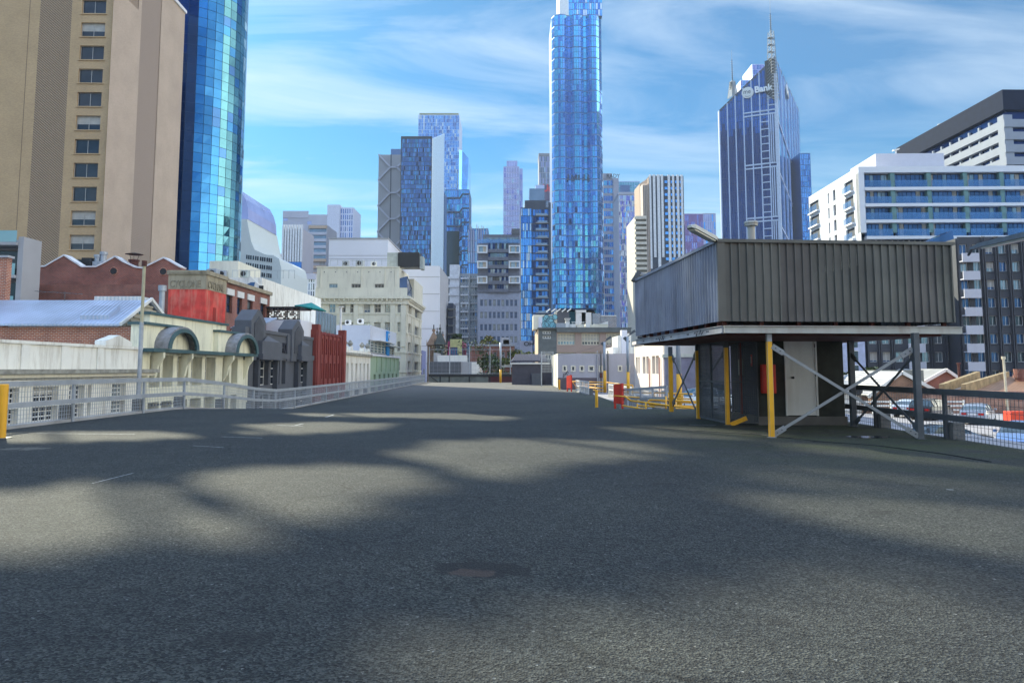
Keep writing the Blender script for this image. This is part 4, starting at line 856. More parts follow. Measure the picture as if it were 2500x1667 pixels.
m = MB(); m.box(0,0,0,b.w,.5,b.h,BRKO); m.build('wall', b.root); m = MB(); m.box(-.1,-.1,b.h,b.w+.1,.6,b.h+.15,MGREY); m.build('coping', b.root)

# metal-roofed house and orange brick wall
b = Bld('metal_roof_house', 'house with long blue-grey corrugated metal roof and orange brick wall', -190, 333, 798, 46, 14, 0, vref=800)
xr = -24.9-b.X0; m = MB(); m.box(0,0,0,b.w,.4,b.h,BRKO); m.box(0,.41,0,xr,6.5,b.h-.01,BRKO); m.build('wall', b.root)
zr = b.z(737,0,3.4); ze = b.h+.05
m = MB(); m.prism([(-.3,-.35,ze),(xr+.6,-.35,ze),(xr+.6,3.4,zr),(-.3,3.4,zr)], (0,0,.12), METR); m.prism([(-.3,3.4,zr),(xr+.6,3.4,zr),(xr+.6,7.1,ze),(-.3,7.1,ze)], (0,0,.12), METR); m.build('roof', b.root)
m = MB(); m.prism([(xr+.3,0,ze-.05),(xr+.3,6.8,ze-.05),(xr+.3,3.4,zr-.1)], (.1,0,0), surf('louvre_timber',(0.4,0.37,0.3),.8)); 
for i in range(6): m.box(xr+.38,.7+i*.42,ze+.1+i*.27,xr+.5,6.1-i*.42,ze+.2+i*.27,MATS['louvre_timber'])
m.build('gable_louvre', b.root)
m = MB(); m.beam((xr+.65,-.4,ze+.1),(xr+.65,3.4,zr+.2),.12,.2,WHI); m.beam((xr+.65,3.4,zr+.2),(xr+.65,7.1,ze+.1),.12,.2,WHI); m.build('bargeboard', b.root)
m = MB(); x0, x1 = b.x(188,790), b.x(258,790); m.prism([(x0,.3,ze+.35),(x1,.3,ze+.35),(x1,1.6,zr-.75),(x0,1.6,zr-.75)], (0,0,.35), METR); m.build('skylight', b.root)
m = MB(); x0, x1 = b.x(146,728), b.x(268,728); m.box(x0,3.8,zr-.5,x1,5.0,zr+.42,roofmat('white_ribbed_box',(0.7,0.7,0.7),.25)); m.build('roof_unit', b.root)
an = empty('tv_antenna', P(157, 745, 49.3), 0, 'spindly television antenna on the metal roof ridge', 'antenna')
m = MB(); m.tube((0,0,-.6),(0,0,.9),.02,GALD,6); m.build('mast', an); m = MB(); m.beam((-2.0,0,.95),(1.2,0,.75),.03,.03,GALD)
for i in range(8): m.beam((-1.9+i*.42,-.25,.93-i*.025),(-1.9+i*.42,.3,.93-i*.025),.02,.02,GALD)
m.build('array', an)
# pole on the left by the lane
pl_ = empty('lamp_pole', P(341, 900, 40.5), 0, 'tall thin galvanised pole rising in front of the metal-roofed house', 'pole')
m = MB(); zt_ = P(341,650,40.5).z-P(341,900,40.5).z; m.tube((0,0,-9),(0,0,zt_*.45),.11,GALV,10); m.tube((0,0,zt_*.45),(0,0,zt_),.085,surf('yellowed_steel',(0.42,0.38,0.25),.6),10); m.build('shaft', pl_); m = MB(); m.tube((0,0,zt_),(0,0,zt_+.3),.14,RUST,8); m.build('cap', pl_)

# ================================================================ street facades along the lane (left). Local x runs along the street
FX = -22.0
def street(name, label, u0, u1, vt_at_u0=None, top=None, depth=16, X=FX, mat=None, cat='building'):
    y0 = X/KT(u0, 860)[0]; y1 = X/KT(u1, 860)[0]
    b = Bld.__new__(Bld); b.a = math.pi/2; b.ca, b.sa = 0.0, 1.0; b.X0, b.Y0 = X, y0; b.base = GROUND
    b.root = empty(name, (X, y0, GROUND), math.pi/2, label, cat, 'terraced facades along the lane'); b.w = y1-y0; b.D = depth; b.nwin = 0; b.stuff = {}
    b.X = X; b.h = (top if top else EYE+KT(1250, vt_at_u0)[1]*y0)-GROUND
    return b
def sx(b, u, v=860): return b.X/KT(u, v)[0]-b.Y0
def sz(b, u, v): k, t = KT(u, v); return EYE+t*(b.X/k)-b.base
STD = dict(frame=WHI, glass=[DGL,DGL,BGL], nx=2, nz=2, fw=.07)
STW = dict(frame=WHI, glass=[DGL,DGL,PGL], nx=4, nz=3, fw=.05, blind=CURT, pb=.15)
# 1 white parapet building
b = street('parapet_building', 'stained white parapet building with many-paned windows behind the near railing', -230, 348, top=EYE+KT(1250,840)[1]*38)
zc = sz(b, 200, 905); W = b.w
u2 = lambda u: sx(b, u, 960)
xs = [(u2(a), u2(c)) for a, c in ((-160,-110),(-70,-20),(12,47),(79,143),(169,206),(214,223),(273,307))]
zs = [(sz(b,200,1050)-3.2, sz(b,200,1050)-1.0), (sz(b,110,1028), sz(b,110,992)), (sz(b,110,981), sz(b,110,944))]
m = MB(); b.wall(m,'F',W,0,zc-.3,xs,zs,.35,WST); m.build('wall', b.root); b.windows('F',xs,zs,.35,STW)
m = MB(); m.box(0,-.55,zc-.3,W+.5,.4,zc-.12,BUFF); m.box(0,-.75,zc-.12,W+.7,.4,zc+.08,surf('sooty_stone',(0.3,0.29,0.25),.9,0,.35,2.5)); m.build('cornice', b.root)
m = MB(); m.box(0,0,zc+.08,W,.45,b.h-.14,WST); m.box(0,-.1,b.h-.14,W,.55,b.h,WST)
for u in (-60, 60, 157, 243): x = sx(b,u); m.box(x-.28,-.07,zc+.08,x+.28,0,b.h-.14,WST)
m.build('parapet', b.root)
x0, x1 = sx(b,252), sx(b,316)
m = MB(); m.prism([(x0,-.12,b.h),(x1,-.12,b.h),(x1,-.12,b.h+.25),((x0+x1)/2,-.12,b.h+.6),(x0,-.12,b.h+.25)], (0,.6,0), WST); m.build('pediment', b.root)
m = MB(); m.box(.05,.47,0,W-.05,b.D,zc-.1,WST); m.build('core', b.root)
# 2 cream arched building
b = street('arched_cream_building', 'cream building with two teal-edged arched hoods over tall windows', 349, 607, top=4.94)
W = b.w; zc = sz(b,480,857); zc2 = sz(b,480,864)
u2 = lambda u: sx(b, u, 900)
xs = [(u2(a), u2(c)) for a, c in ((365,391),(397,422),(433,460),(467,493),(501,526),(543,560),(565,580))]
zs = [(sz(b,480,940)-3.6, sz(b,480,940)-.9),(sz(b,480,940), sz(b,480,871))]
m = MB(); b.wall(m,'F',W,0,zc2,xs,zs,.75,STC); m.build('wall', b.root); b.windows('F',xs,zs,.75,STD)
m = MB(); m.box(-.2,-.75,zc2-.02,W+.1,.4,zc,TEAL); m.build('cornice', b.root)
h1 = b.h; hl = sz(b,360,787)
m = MB(); m.box(sx(b,374),.3,zc,sx(b,560),.75,h1-.15,STC); m.build('parapet', b.root); m = MB(); m.box(sx(b,374)-.2,.15,h1-.15,sx(b,560)+.2,.9,h1,TEAL); m.build('parapet_capping', b.root)
for ua, ub, va in ((346,431,783),(530,588,804)):
    xa_, xb_ = sx(b,ua), sx(b,ub); z_ = sz(b,ua+8,va+ (3 if ua<400 else 2)); m = MB(); m.box(xa_,-.05,zc,xb_,.7,z_-.15,STC); pp = m.build('pier', b.root); m = MB(); m.box(xa_-.15,-.25,z_-.15,xb_+.3,.85,z_,TEAL); m.build('capping', pp)
for ua, ub in ((374,452),(548,604)):
    xa_, xb_ = sx(b,ua,850), sx(b,ub,850); cx = (xa_+xb_)/2; r = (xb_-xa_)/2; rr = r*.54; n = 14
    arc = [(cx-r*math.cos(math.pi*i/n), rr*math.sin(math.pi*i/n)*1.12) for i in range(n+1)]
    hd = MB(); LEAD = surf('lead_grey',(0.24,0.24,0.25),.8,0,.3,3)
    for (x0,z0),(x1,z1) in zip(arc[:-1],arc[1:]): hd.prism([(x0,-.9,zc+z0),(x1,-.9,zc+z1),(x1,-.9,zc+z1+.12),(x0,-.9,zc+z0+.12)], (0,1.2,0), LEAD)
    ho = hd.build('arched_hood', b.root); tr = MB()
    for (x0,z0),(x1,z1) in zip(arc[:-1],arc[1:]):
        f = .82; g0x, g1x = cx+(x0-cx)*f, cx+(x1-cx)*f; tr.prism([(g0x,-.98,zc+z0*f),(g1x,-.98,zc+z1*f),(x1,-.98,zc+z1),(x0,-.98,zc+z0)], (0,.14,0), TEAL)
    tr.build('arch_trim', ho); ty = MB(); ty.poly([(x,-.3,zc+z) for x,z in arc], STC); ty.build('tympanum', ho)
for u in (372, 444, 548, 596):
    x = sx(b,u,880); m = MB(); m.prism([(x-.12,0,zc2-1.9),(x-.12,-.25,zc2-1.5),(x-.12,-.4,zc2-.8),(x-.12,-.72,zc2-.35),(x-.12,-.72,zc2-.03),(x-.12,0,zc2-.03)], (.24,0,0), STC); m.build('bracket', b.root)
m = MB(); m.box(.05,.85,0,W-.05,b.D,zc-.2,STC); m.build('core', b.root)
each('wall_vent', b.root, [(1.2+i*.42,-.02,sz(b,380,987)-.1,1.45+i*.42,-.006,sz(b,380,987)+.05) for i in range(10) if i != 4], BLKF)
# 3 dark grey gabled house with raised letters
b = street('dark_grey_house', 'dark grey art deco house front with pointed pylons and raised lettering', 608, 765, top=EYE+KT(1250,835)[1]*69)
W = b.w; DK = DGREY; zh = sz(b,660,875); zt0 = sz(b,690,812)
u2 = lambda u: sx(b, u, 900); xs = [(u2(632),u2(656)),(u2(661),u2(683)),(u2(688),u2(697)),(u2(735),u2(752))]; zs = [(sz(b,650,940)-4.2, sz(b,650,940)-.8),(sz(b,650,940), sz(b,650,879))]
m = MB(); b.wall(m,'F',W,0,zh,xs,zs,.5,DK); m.build('wall', b.root); b.windows('F',xs,zs,.5,dict(frame=WHI,glass=[DGL],nx=2,nz=3,fw=.08))
m = MB(); m.box(0,.1,zh,W,.8,zt0,DK); m.box(0,0,zt0-.3,W,.9,zt0,DK); m.box(0,-.12,zh,W,.1,zh+.5,DK); m.build('parapet', b.root)
for ua, ub, vt_, um in ((604,640,755,620),(706,735,782,722)):
    x0, x1 = sx(b,ua), sx(b,ub); zt_ = sz(b,um,vt_); cx = (x0+x1)/2; m = MB()
    m.prism([(x0,-.25,zh-.2),(x1,-.25,zh-.2),(x1,-.25,zt_-1.0),(cx+.3,-.25,zt_),(cx-.3,-.25,zt_),(x0,-.25,zt_-1.0)], (0,1.4,0), DK)
    m.box(x0-.9,-.1,zh-.2,x0,1.0,zt_-1.6,DK); m.box(x1,-.1,zh-.2,x1+.7,1.0,zt_-2.0,DK); pp = m.build('pylon', b.root)
    m = MB(); w2 = (x1-x0)*.30; m.prism([(cx-w2,-.32,zh+.6),(cx+w2,-.32,zh+.6),(cx+w2,-.32,zt_-1.2),(cx,-.32,zt_-.6),(cx-w2,-.32,zt_-1.2)], (0,.07,0), surf('charcoal_render',(0.07,0.073,0.085),.85)); m.build('recess_panel', pp)
    m = MB(); bx0, bx1 = cx-.3, cx+5.2 if ua < 650 else cx+3.2
    m.box(bx0,-.45,0,bx0+.5,-.02,zh,MATS['charcoal_render']); m.box(bx1-.4,-.45,0,bx1,-.02,zh,DK)
    m.box(bx0,-.8,zh-.15,bx1+.1,-.26,zh+.35,DK); m.box(bx0+.08,-.7,zh+.35,bx1,-.26,zh+1.35,DK); m.prism([(bx0+.08,-.7,zh+1.35),(bx1,-.7,zh+1.35),((bx0+bx1)/2,-.26,zh+2.0)],(0,.02,0),DK); m.build('oriel', b.root)
    m = MB(); m.prism([(bx0+.08,-.7,zh+1.35),(bx1,-.7,zh+1.35),(bx1,-.26,zh+1.36),(bx0+.08,-.26,zh+1.36)], (0,0,.1), DK); m.build('oriel_roof', b.root)
text_mesh('lettering', 'CYCLONE HOUSE', 1.35, surf('dark_letter',(0.03,0.03,0.04),.9), b.root, (sx(b,646),.02,zt0-1.9), (math.pi/2,0,0), .05, .02, .72)  # raised letters darker than the wall
m = MB(); m.box(.05,1.0,0,W-.05,b.D,zh,DK); m.build('core', b.root)
# 4 oxblood house
b = street('oxblood_house', 'dark red ribbed facade with crenellated stepped top', 765, 840, top=5.3); W = b.w
OX = surf('oxblood_paint', (0.23, 0.045, 0.035), .8, 0, .15, .6, .1); OXD = surf('black_red_paint', (0.03,0.012,0.012), .9); n = 5
xs = rng_iv(2.6, W-2.2, n, .42); zs = [(b.h-9.2,b.h-6.2),(b.h-5.0,b.h-3.2),(b.h-2.2,b.h-.35)]
m = MB(); b.wall(m,'F',W,0,b.h,xs,zs,.4,OX,rev=OX); m.build('wall', b.root)
b.windows('F',xs,zs[:1],.4,dict(frame=OXD,glass=[DGL],fw=.06))
m = MB()
for (a,c) in xs:
    for z0,z1 in zs[1:]: m.box(a-.02,.38,z0,c+.02,.45,z1,OX)
for x in [xs[0][0]-.35]+[(xs[i][1]+xs[i+1][0])/2 for i in range(n-1)]+[xs[-1][1]+.35]: m.box(x-.18,-.16,0,x+.18,.5,b.h+.12,OX); m.prism([(x-.22,-.18,b.h+.12),(x+.22,-.18,b.h+.12),(x,-.18,b.h+.42)],(0,.6,0),OX)
m.build('pilaster', b.root)
for x0 in (.1, W-1.9):
    m = MB(); m.box(x0,-.3,0,x0+1.7,.5,b.h+.5,OX); m.box(x0+.3,-.4,0,x0+1.4,.45,b.h+1.1,OX); m.build('pylon', b.root)
m = MB(); m.box(.05,.52,0,W-.05,b.D,b.h-.3,OX); m.build('core', b.root)
# 5 white column facade
b = street('white_column_house', 'narrow white classical facade with columns and urns on top', 840, 905, top=4.0); W = b.w
zc = sz(b,870,884); zt_ = b.h; xs = rng_iv(.8, W-.6, 6, .45); zs = [(zc-5.5, zc-.15)]
m = MB(); b.wall(m,'F',W,0,zc,xs,zs,.55,WST); m.build('wall', b.root)
m = MB()
for a,c in xs: m.box(a-.02,.5,zs[0][0],c+.02,.56,zs[0][1],surf('pinkish_panel',(0.55,0.5,0.47),.9))
m.build('panel', b.root)
m = MB(); m.box(-.1,-.3,zc+.9,W+.1,.5,zc+1.25,MATS['sooty_stone']); m.box(0,0,zc,W,.5,zc+.9,WST); m.build('cornice', b.root)
m = MB(); m.box(0,0,zc+1.25,W,.4,zt_,WST); m.build('parapet', b.root)
for x in (1.2, 4.5, 12.5, 16.5):
    if x < W: m = MB(); m.box(x-.35,-.1,zt_,x+.35,.5,zt_+.5,WST); m.tube((x,.2,zt_+.5),(x,.2,zt_+.9),.16,MATS['sooty_stone'],8,.42); m.tube((x,.2,zt_+.9),(x,.2,zt_+1.35),.42,MATS['sooty_stone'],8,.08); m.build('urn', b.root)
m = MB(); m.box(.05,.58,0,W-.05,b.D,zc,WST); m.build('core', b.root)
# 6 green building
GRN = surf('pale_green_paint', (0.36, 0.47, 0.33), .8, 0, .1, .4, .1)
b = street('pale_green_building', 'pale green two-storey facade with dark slot windows', 905, 975, top=3.55); W = b.w
xs = rng_iv(1.5, W-1, 6, .42); zs = [(b.h-8.0, b.h-3.0)]
m = MB(); b.wall(m,'F',W,0,b.h,xs,zs,.8,GRN); m.build('wall', b.root); b.windows('F',xs,zs,.8,dict(frame=TEAL,glass=[DGL],nx=1,nz=3,fw=.1))
m = MB()
for a,c in xs: m.box(c+.15,-.2,b.h-2.6,c+.5,0,b.h-.1,GRN)
m.box(0,-.25,b.h-.1,W,.3,b.h+.25,LILAC); m.build('pilaster', b.root)
m = MB(); m.box(.05,.85,0,W-.05,b.D,b.h-.1,GRN); m.build('core', b.root)
# 7 modern white box over it
b = street('white_rooftop_studio', 'plain white modern rooftop storey with blue banner and strip windows', 903, 967, top=8.2, depth=13); W = b.w
zl = 3.9-GROUND; zw = 5.9-GROUND; PW = surf('pale_blue_white_render', (0.58,0.61,0.70), .7, 0, .03)
m = MB(); m.box(0,0,zw,W,13,b.h,PW); m.box(.02,.3,zl,W,13,zw,PW); m.build('wall', b.root)
m = MB(); m.box(.3,.1,zl+.1,W-1.5,.28,zw-.05,glass('green_strip_glass',(0.25,0.36,0.34),.4,.08)); wo_ = m.build('window', b.root); m = MB()
for i in range(5): m.box(.3,.0,zl+.1+i*.42,W-1.5,.06,zl+.17+i*.42,WHI)
for i in range(8): m.box(.3+i*(W-1.8)/7.2,.0,zl+.1,.42+i*(W-1.8)/7.2,.09,zw-.05,WHI)
m.build('frame', wo_)
m = MB(); m.box(2.5,-1.2,zw-.05,W*.7,0,zw+.05,WHI); m.box(W*.55,-1.0,zw-.5,W+2,0,zw-.4,WHI); m.build('canopy', b.root)
BLU = surf('sign_blue', (0.02, 0.25, 0.62), .5); m = MB(); x0 = sx(b,942,820); m.box(x0,-.3,zl-.2,x0+2.4,-.02,b.h-.2,BLU); sb = m.build('banner', b.root); m = MB()
for k, (a, c) in enumerate(((.5,2.0),(3.0,3.4))): m.box(x0+.7,-.33,b.h-1.9-k*.6,x0+1.0,-.31,b.h-.6-k*.8,WHI)
m.box(x0+1.3,-.33,b.h-1.9,x0+1.6,-.31,b.h-1.2,WHI); m.box(x0+1.3,-.33,b.h-.9,x0+2.1,-.31,b.h-.6,WHI); m.box(x0+1.8,-.33,b.h-2.3,x0+2.1,-.31,b.h-1.5,WHI); m.build('banner_mark', sb)
# 8 lilac and white slivers near the fence
b = street('lilac_facade', 'narrow lilac blue facade squeezed before the far fence', 1030, 1040, top=5.9, depth=10, X=-22)
m = MB(); m.box(0,0,0,b.w,10,b.h,surf('lilac_paint',(0.22,0.24,0.45),.8)); m.build('wall', b.root); m = MB(); m.box(3,-.1,b.h-8.5,6,-.01,b.h-4.5,DGL); m.build('window', b.root)
# ---------------------------------------------------------------- big cream corner building
b = Bld('corner_office_building', 'large cream heritage office block with dentil cornice at the end of the lane', 770, 993, 650, 154, 27, 0, vref=720)
W = b.w; zc = b.z(724); zt_ = b.z(651)
u2 = lambda u: b.x(u, 745); f1 = [(u2(a),u2(c)) for a,c in ((781,789),(803,819),(829,844),(855,870),(888,904),(914,930),(940,956),(971,978))]
zf = [(b.z(763)-2.3-4.15*k*1.0, b.z(744)-4.15*k*1.0) for k in range(5,-1,-1)]
zf = [(b.z(763)-k*4.05, b.z(744)+.4-k*4.05) for k in range(5,-1,-1)]; zf = [q for q in zf if q[0]>.5]
m = MB(); b.wall(m,'F',W,0,zc-1.6,f1,zf,.5,BUFF)
yr_ = b.yr(1029,745); b.D = 26
sy = [(3.0,7.2),(9.0,10.2),(13.0,20.5),(22.4,25)]
b.wall(m,'R',b.D,0,zc-1.6,sy,zf,.5,BUFF); m.build('wall', b.root)
STB = dict(frame=surf('stone_frame',(0.5,0.47,0.4),.7), glass=[DGL,DGL,BGL,PGL], nx=2, nz=2, fw=.12, blind=CURT, pb=.2)
b.windows('F',f1,zf,.5,STB); b.windows('R',sy,zf,.5,dict(frame=MATS['stone_frame'],glass=[DGL,BGL],nx=3,nz=1,fw=.2))
m = MB(); m.box(-.6,-.9,zc-.5,W+.9,b.D+.3,zc,BUFF); m.box(-.3,-.45,zc-1.6,W+.45,b.D,zc-1.2,BUFF); m.box(-.2,-.3,zc-1.2,W+.3,b.D,zc-.5,BUFF)
for i in range(int(W/1.0)): m.box(i*1.0,-.75,zc-.95,i*1.0+.35,-.3,zc-.5,BUFF)
for i in range(int(b.D/1.0)): m.box(W+.3,i*1.0,zc-.95,W+.75,i*1.0+.35,zc-.5,BUFF)
m.build('cornice', b.root)
m = MB()
for x in (u2(795)-1, u2(880)-.9, u2(964)-.4, W-.6): m.box(x-.5,-.22,zc-10.5,x+.5,-.01,zc-1.65,BUFF)
for y in (1.2,8.0,11.6,21.5): m.box(W+.01,y-.4,0,W+.2,y+.4,zc-1.65,BUFF)
for z0,z1 in zf: m.box(0,-.15,z0-.35,W+.15,-.01,z0-.05,BUFF); m.box(W+.01,0,z0-.35,W+.15,b.D,z0-.05,BUFF)
m.build('pilaster', b.root)
m = MB(); m.box(.6,.6,0,W-.6,b.D-.1,zc-.2,BUFF); m.build('core', b.root)
m = MB(); uw = [(u2(798+2),u2(821)),(u2(855),u2(878)),(u2(912),u2(935))]
o1 = (0,.8,0); WU = b.x(973,690); b.wall(m,'F',WU,zc,zt_,uw,[(b.z(711),b.z(692))],.3,BUFF,o1); m.box(0.35,1.15,zc,WU-.1,14,zt_-.3,BUFF); m.poly([(WU,.8,zc),(WU,15,zc),(WU,15,zt_),(WU,.8,zt_)],BUFF)
m.box(-.15,.65,zt_-.1,WU+.1,.95,zt_+.15,BUFF); m.box(-.1,.3,zc,W,.8,zc+1.9,BUFF); m.build('attic_storey', b.root)
b.windows('F',uw,[(b.z(711),b.z(692))],.3,dict(frame=MGREY,glass=[DGL,PGL,DGL],nx=3,fw=.1),o1)
m = MB(); m.box(WU+.05,9,zc,W+.3,25,zt_-1.5,BUFF); m.prism([(WU+.02,2,zc+.3),(W,2,zc+.3),(W,9,zc+.3),(WU+.02,9,zc+.3)],(0,0,.1),BUFF); m.build('rear_wing', b.root)
m = MB(); a_ = b.x(968,680); m.prism([(a_,1.5,zc+.4),(W-.2,1.7,zc+.4),(W-.2,8.8,zc+.4),(W-.2,8.8,zc+2.6),(W-.2,1.7,zc+4.5),(a_,1.5,b.z(678))],(.1,.1,0),BGL)
m.build('balcony_screen', b.root)
m = MB()
for i in range(8): x = 1.5+i*2.35; m.box(x,.72,b.z(663)-.1,x+.18,.79,b.z(663)+.1,DGREY)
for x in (u2(779),u2(879),u2(937),u2(963)): m.tube((x,.7,zc+1.9),(x,.7,zt_-.2),.09,BUFF,6)
m.build('downpipe', b.root)
b.done()
ctw = empty('cooling_tower', P(985, 652, 158), 0, 'black boxed cooling tower with grey side on the cream office roof', 'cooling tower'); z = 0
m = MB(); m.box(-1.2,0,0,3.4,4,3.2,BLKF); m.build('fan_case', ctw, bevel=.05); each('casing', ctw, [(-3.6,.3,0,-1.3,4,3.2),(3.45,.5,-.3,4.2,3.5,2.4)], surf('grey_green_panel',(0.4,0.43,0.4),.6))
m = MB()
for i in range(3): m.tube((-.4+i*1.5,2,3.2),(-.4+i*1.5,2,3.5),.55,BLKF,12)
m.build('fan', ctw)
m = MB()
for u in range(806, 956, 18): p = P(u,648,156); m.tube(p,p+Vector((0,0,1.2)),.05,GALV,5)
m.tube(P(806,636,156),P(950,636,156),.05,GALV,5); tag(m.build('roof_rail'), 'thin guard rail along the roof of the cream office block', 'railing')
# white box behind
b = Bld('white_plant_building', 'blank pale lilac box building behind the cream office roof', 803, 947, 584, 215, 40, 0, vref=600)
m = MB(); m.box(0,0,0,b.w,40,b.h,LILAC); m.build('wall', b.root); m = MB(); m.box(-.2,-.2,b.h,b.w+.2,40.2,b.h+.4,MGREY); m.build('coping', b.root)
m = MB()
for k in (.33,.66): m.box(0,-.05,b.h*.0+b.z(616)+k*3-3,b.w,-.01,b.z(616)+k*3-2.9,MGREY)
m.build('panel_joint', b.root)
b = Bld('blank_white_tower', 'broad blank white lilac wall building behind the cream corner block', 992, 1073, 649, 195, 28, 0, vref=700)
m = MB(); m.box(0,0,0,b.w,28,b.h,LILAC); m.prism([(0,0,b.h),(b.x(1022,640),0,b.h),(b.x(1008,640),0,b.z(632)),(0,0,b.z(632))],(0,20,0),LILAC); m.build('wall', b.root)
m = MB()
for k in range(12): m.box(-.02,-.06,b.h-3-k*4.6,b.w+.06,-.01,b.h-2.88-k*4.6,MGREY)
for k in range(9): m.box(b.w+.01,2+k*3,0,b.w+.15,2.3+k*3,b.h,MGREY)
m.build('panel_joint', b.root)
# red chimney block with lettering
CHR = surf('faded_red_paint', (0.60, 0.06, 0.045), .8, 0, .3, 1.1, .15, (0.62, 0.30, 0.22), .65); STN = surf('weathered_stone', (0.36, 0.31, 0.22), .9, 0, .15, 1, .3, (0.10, 0.09, 0.07), .7)
tk = empty('rooftop_tower_block', (PX(497,700,-25.9).x-3.15, 62, 0), 0, 'square rooftop block painted red below a stone band with raised letters', 'rooftop block')
zt_ = P(450,660,62).z; zm = P(450,706,62).z; zb2 = P(450,790,62).z
m = MB(); m.box(0,0,zb2-6,3.15,4.4,zm,CHR); m.build('red_base', tk); m = MB(); m.box(-.03,-.03,zm,3.18,4.43,zt_-.35,STN); bn = m.build('stone_band', tk)
m = MB(); m.box(-.14,-.14,zt_-.35,3.3,4.55,zt_,STN)
for i in range(22): m.box(.1+i*.14,-.2,zt_-.28,.17+i*.14,-.139,zt_-.12,STN)
m.build('cornice', tk)
LET = surf('letter_stone', (0.27,0.235,0.17), .9)
text_mesh('lettering', 'CYCLONE', .86, LET, bn, (.12,-.06,zm+.16), (math.pi/2,0,0), .03, .006, .66); text_mesh('lettering', 'CYCLONE', .86, LET, bn, (3.22,.3,zm+.16), (math.pi/2,0,math.pi/2), .03, .006, .86)
m = MB(); m.box(3.155,1.7,zm-3.5,3.17,2.3,zm-1.4,surf('deep_red_paint',(0.35,0.03,0.02),.8)); m.build('door', tk)
st_ = empty('flue_stack', P(395, 740, 60), 0, 'short silver flue beside the red rooftop block', 'flue'); m = MB(); m.tube((0,0,-1),(0,0,1.1),.22,GALV,12); m.tube((0,0,1.0),(0,0,1.45),.32,GALV,12); m.build('pipe', st_)
# brick windowed building behind chimney + white block with rooftop terrace
b = street('brick_window_building', 'red brick upper wall with white-lintelled windows behind the pointed pylons', 545, 655, top=EYE+KT(1250,685)[1]*66, X=-26, depth=20); W = b.w
u2 = lambda u: sx(b,u,745); xs = [(u2(553),u2(567)),(u2(579),u2(591)),(u2(604),u2(617)),(u2(636),u2(648))]; zs = [(sz(b,560,764),sz(b,560,721))]
b.h = sz(b,560,692); m = MB(); b.wall(m,'F',W,0,b.h,xs,zs,.3,BRK); m.box(.1,.5,0,W-.1,20,b.h-.2,BRK); m.build('wall', b.root); b.windows('F',xs,zs,.3,dict(frame=BLKF,glass=[PGL,BGL],nz=2,fw=.12))
each('lintel', b.root, [(a-.2,-.12,zs[0][1]+.02,c+.2,0,zs[0][1]+.6) for a,c in xs], WHI); m = MB(); m.box(-.1,-.25,b.h,W+.1,.6,b.h+.35,STN); m.build('cornice', b.root)
b = Bld('white_terrace_building', 'cream white block with a small window and railed roof terrace', 487, 640, 678, 96, 30, 0, vref=680)
m = MB(); m.box(0,0,0,b.w,30,b.h,WST); m.build('wall', b.root); m = MB(); m.box(0,3,b.h,b.x(560,640),12,b.z(629),BUFF); m.build('penthouse', b.root)
m = MB(); x0, x1 = b.x(614,705), b.x(640,705); m.prism([(b.x(598,740),-.3,b.z(760)),(b.w,-.3,b.z(760)),(b.w,-.3,b.z(700)),(b.x(612,678),-.3,b.z(674))],(0,.28,0),WST); m.build('side_gable', b.root)
m = MB(); m.box(b.x(664,705)-1.6,-.36,b.z(718),b.x(664,705)-1.0,-.31,b.z(698),BLKF); m.prism([(b.x(612,690)-1,-.4,b.z(702)),(b.x(622,690),-.4,b.z(702)),(b.x(625,690),-.4,b.z(690)),(b.x(615,690),-.4,b.z(690))],(0,.06,0),BGL); m.build('window', b.root)
m = MB()
for i in range(12): x = b.x(560,670)+i*.75; m.tube((x,1,b.h),(x,1,b.h+1.1),.03,GALV,5)
m.tube((b.x(560,670),1,b.h+1.1),(b.x(560,670)+8.3,1,b.h+1.1),.03,GALV,5); m.build('roof_rail', b.root)
# roof pavilion and umbrella
pv = empty('roof_pavilion', P(638, 790, 78), 0, 'dark roof terrace pavilion with lacy patterned screens above the grey house', 'pavilion')
m = MB(); m.box(-.6,-.4,1.66,4.2,4,1.78,BLKF); m.build('roof', pv); m = MB(); LACE = surf('lace_screen',(0.16,0.11,0.085),.7)
for i in range(24):
    for j in range(7):
        if rng.random() < .62: m.box(i*.165,-.02,.5+j*.165,i*.165+.15,.02,.5+j*.165+.15,LACE if rng.random()<.7 else BLKF)
m.box(-.05,-.05,.4,4.1,.05,.5,BLKF); m.build('screen', pv)
m = MB(); 
for x in (0,1.3,2.7,4.0): m.box(x,-.04,.4,x+.08,.04,1.66,BLKF)
m.build('post', pv); m = MB(); m.box(-.4,-.1,-3,4.2,5,.39,LILAC); m.build('base_wall', pv)
um = empty('parasol', P(758, 752, 82), 0, 'teal green parasol open beside the dark roof pavilion', 'parasol'); m = MB(); CAN = surf('teal_canvas',(0.01,0.22,0.2),.7); n = 8; rr = [1.75 if i % 2 == 0 else 1.7 for i in range(n)]
for i in range(n):
    a, c = 2*math.pi*i/n+.4, 2*math.pi*(i+1)/n+.4; m.poly([(0,0,.62),(1.75*math.cos(a),1.75*math.sin(a),0),(1.75*math.cos(c),1.75*math.sin(c),0)], CAN); m.poly([(1.75*math.cos(a),1.75*math.sin(a),0),(1.75*math.cos(c),1.75*math.sin(c),0),(1.72*math.cos(c),1.72*math.sin(c),-.12),(1.72*math.cos(a),1.72*math.sin(a),-.12)], CAN)
cn = m.build('canopy', um); cn.rotation_euler = (0, R(9), 0); m = MB(); m.tube((0,0,-2.2),(0,0,.6),.03,WHI,6); m.build('pole', um)
gb = empty('glass_balustrade', PX(765,790,-23.0), math.pi/2, 'glass windbreak with steel posts above the oxblood facade', 'glass screen'); m = MB(); m.box(1,0,-1,11,.03,1.7,glass('clear_green_glass',(0.3,0.4,0.42),.4,.05)); m.build('glass', gb); m = MB()
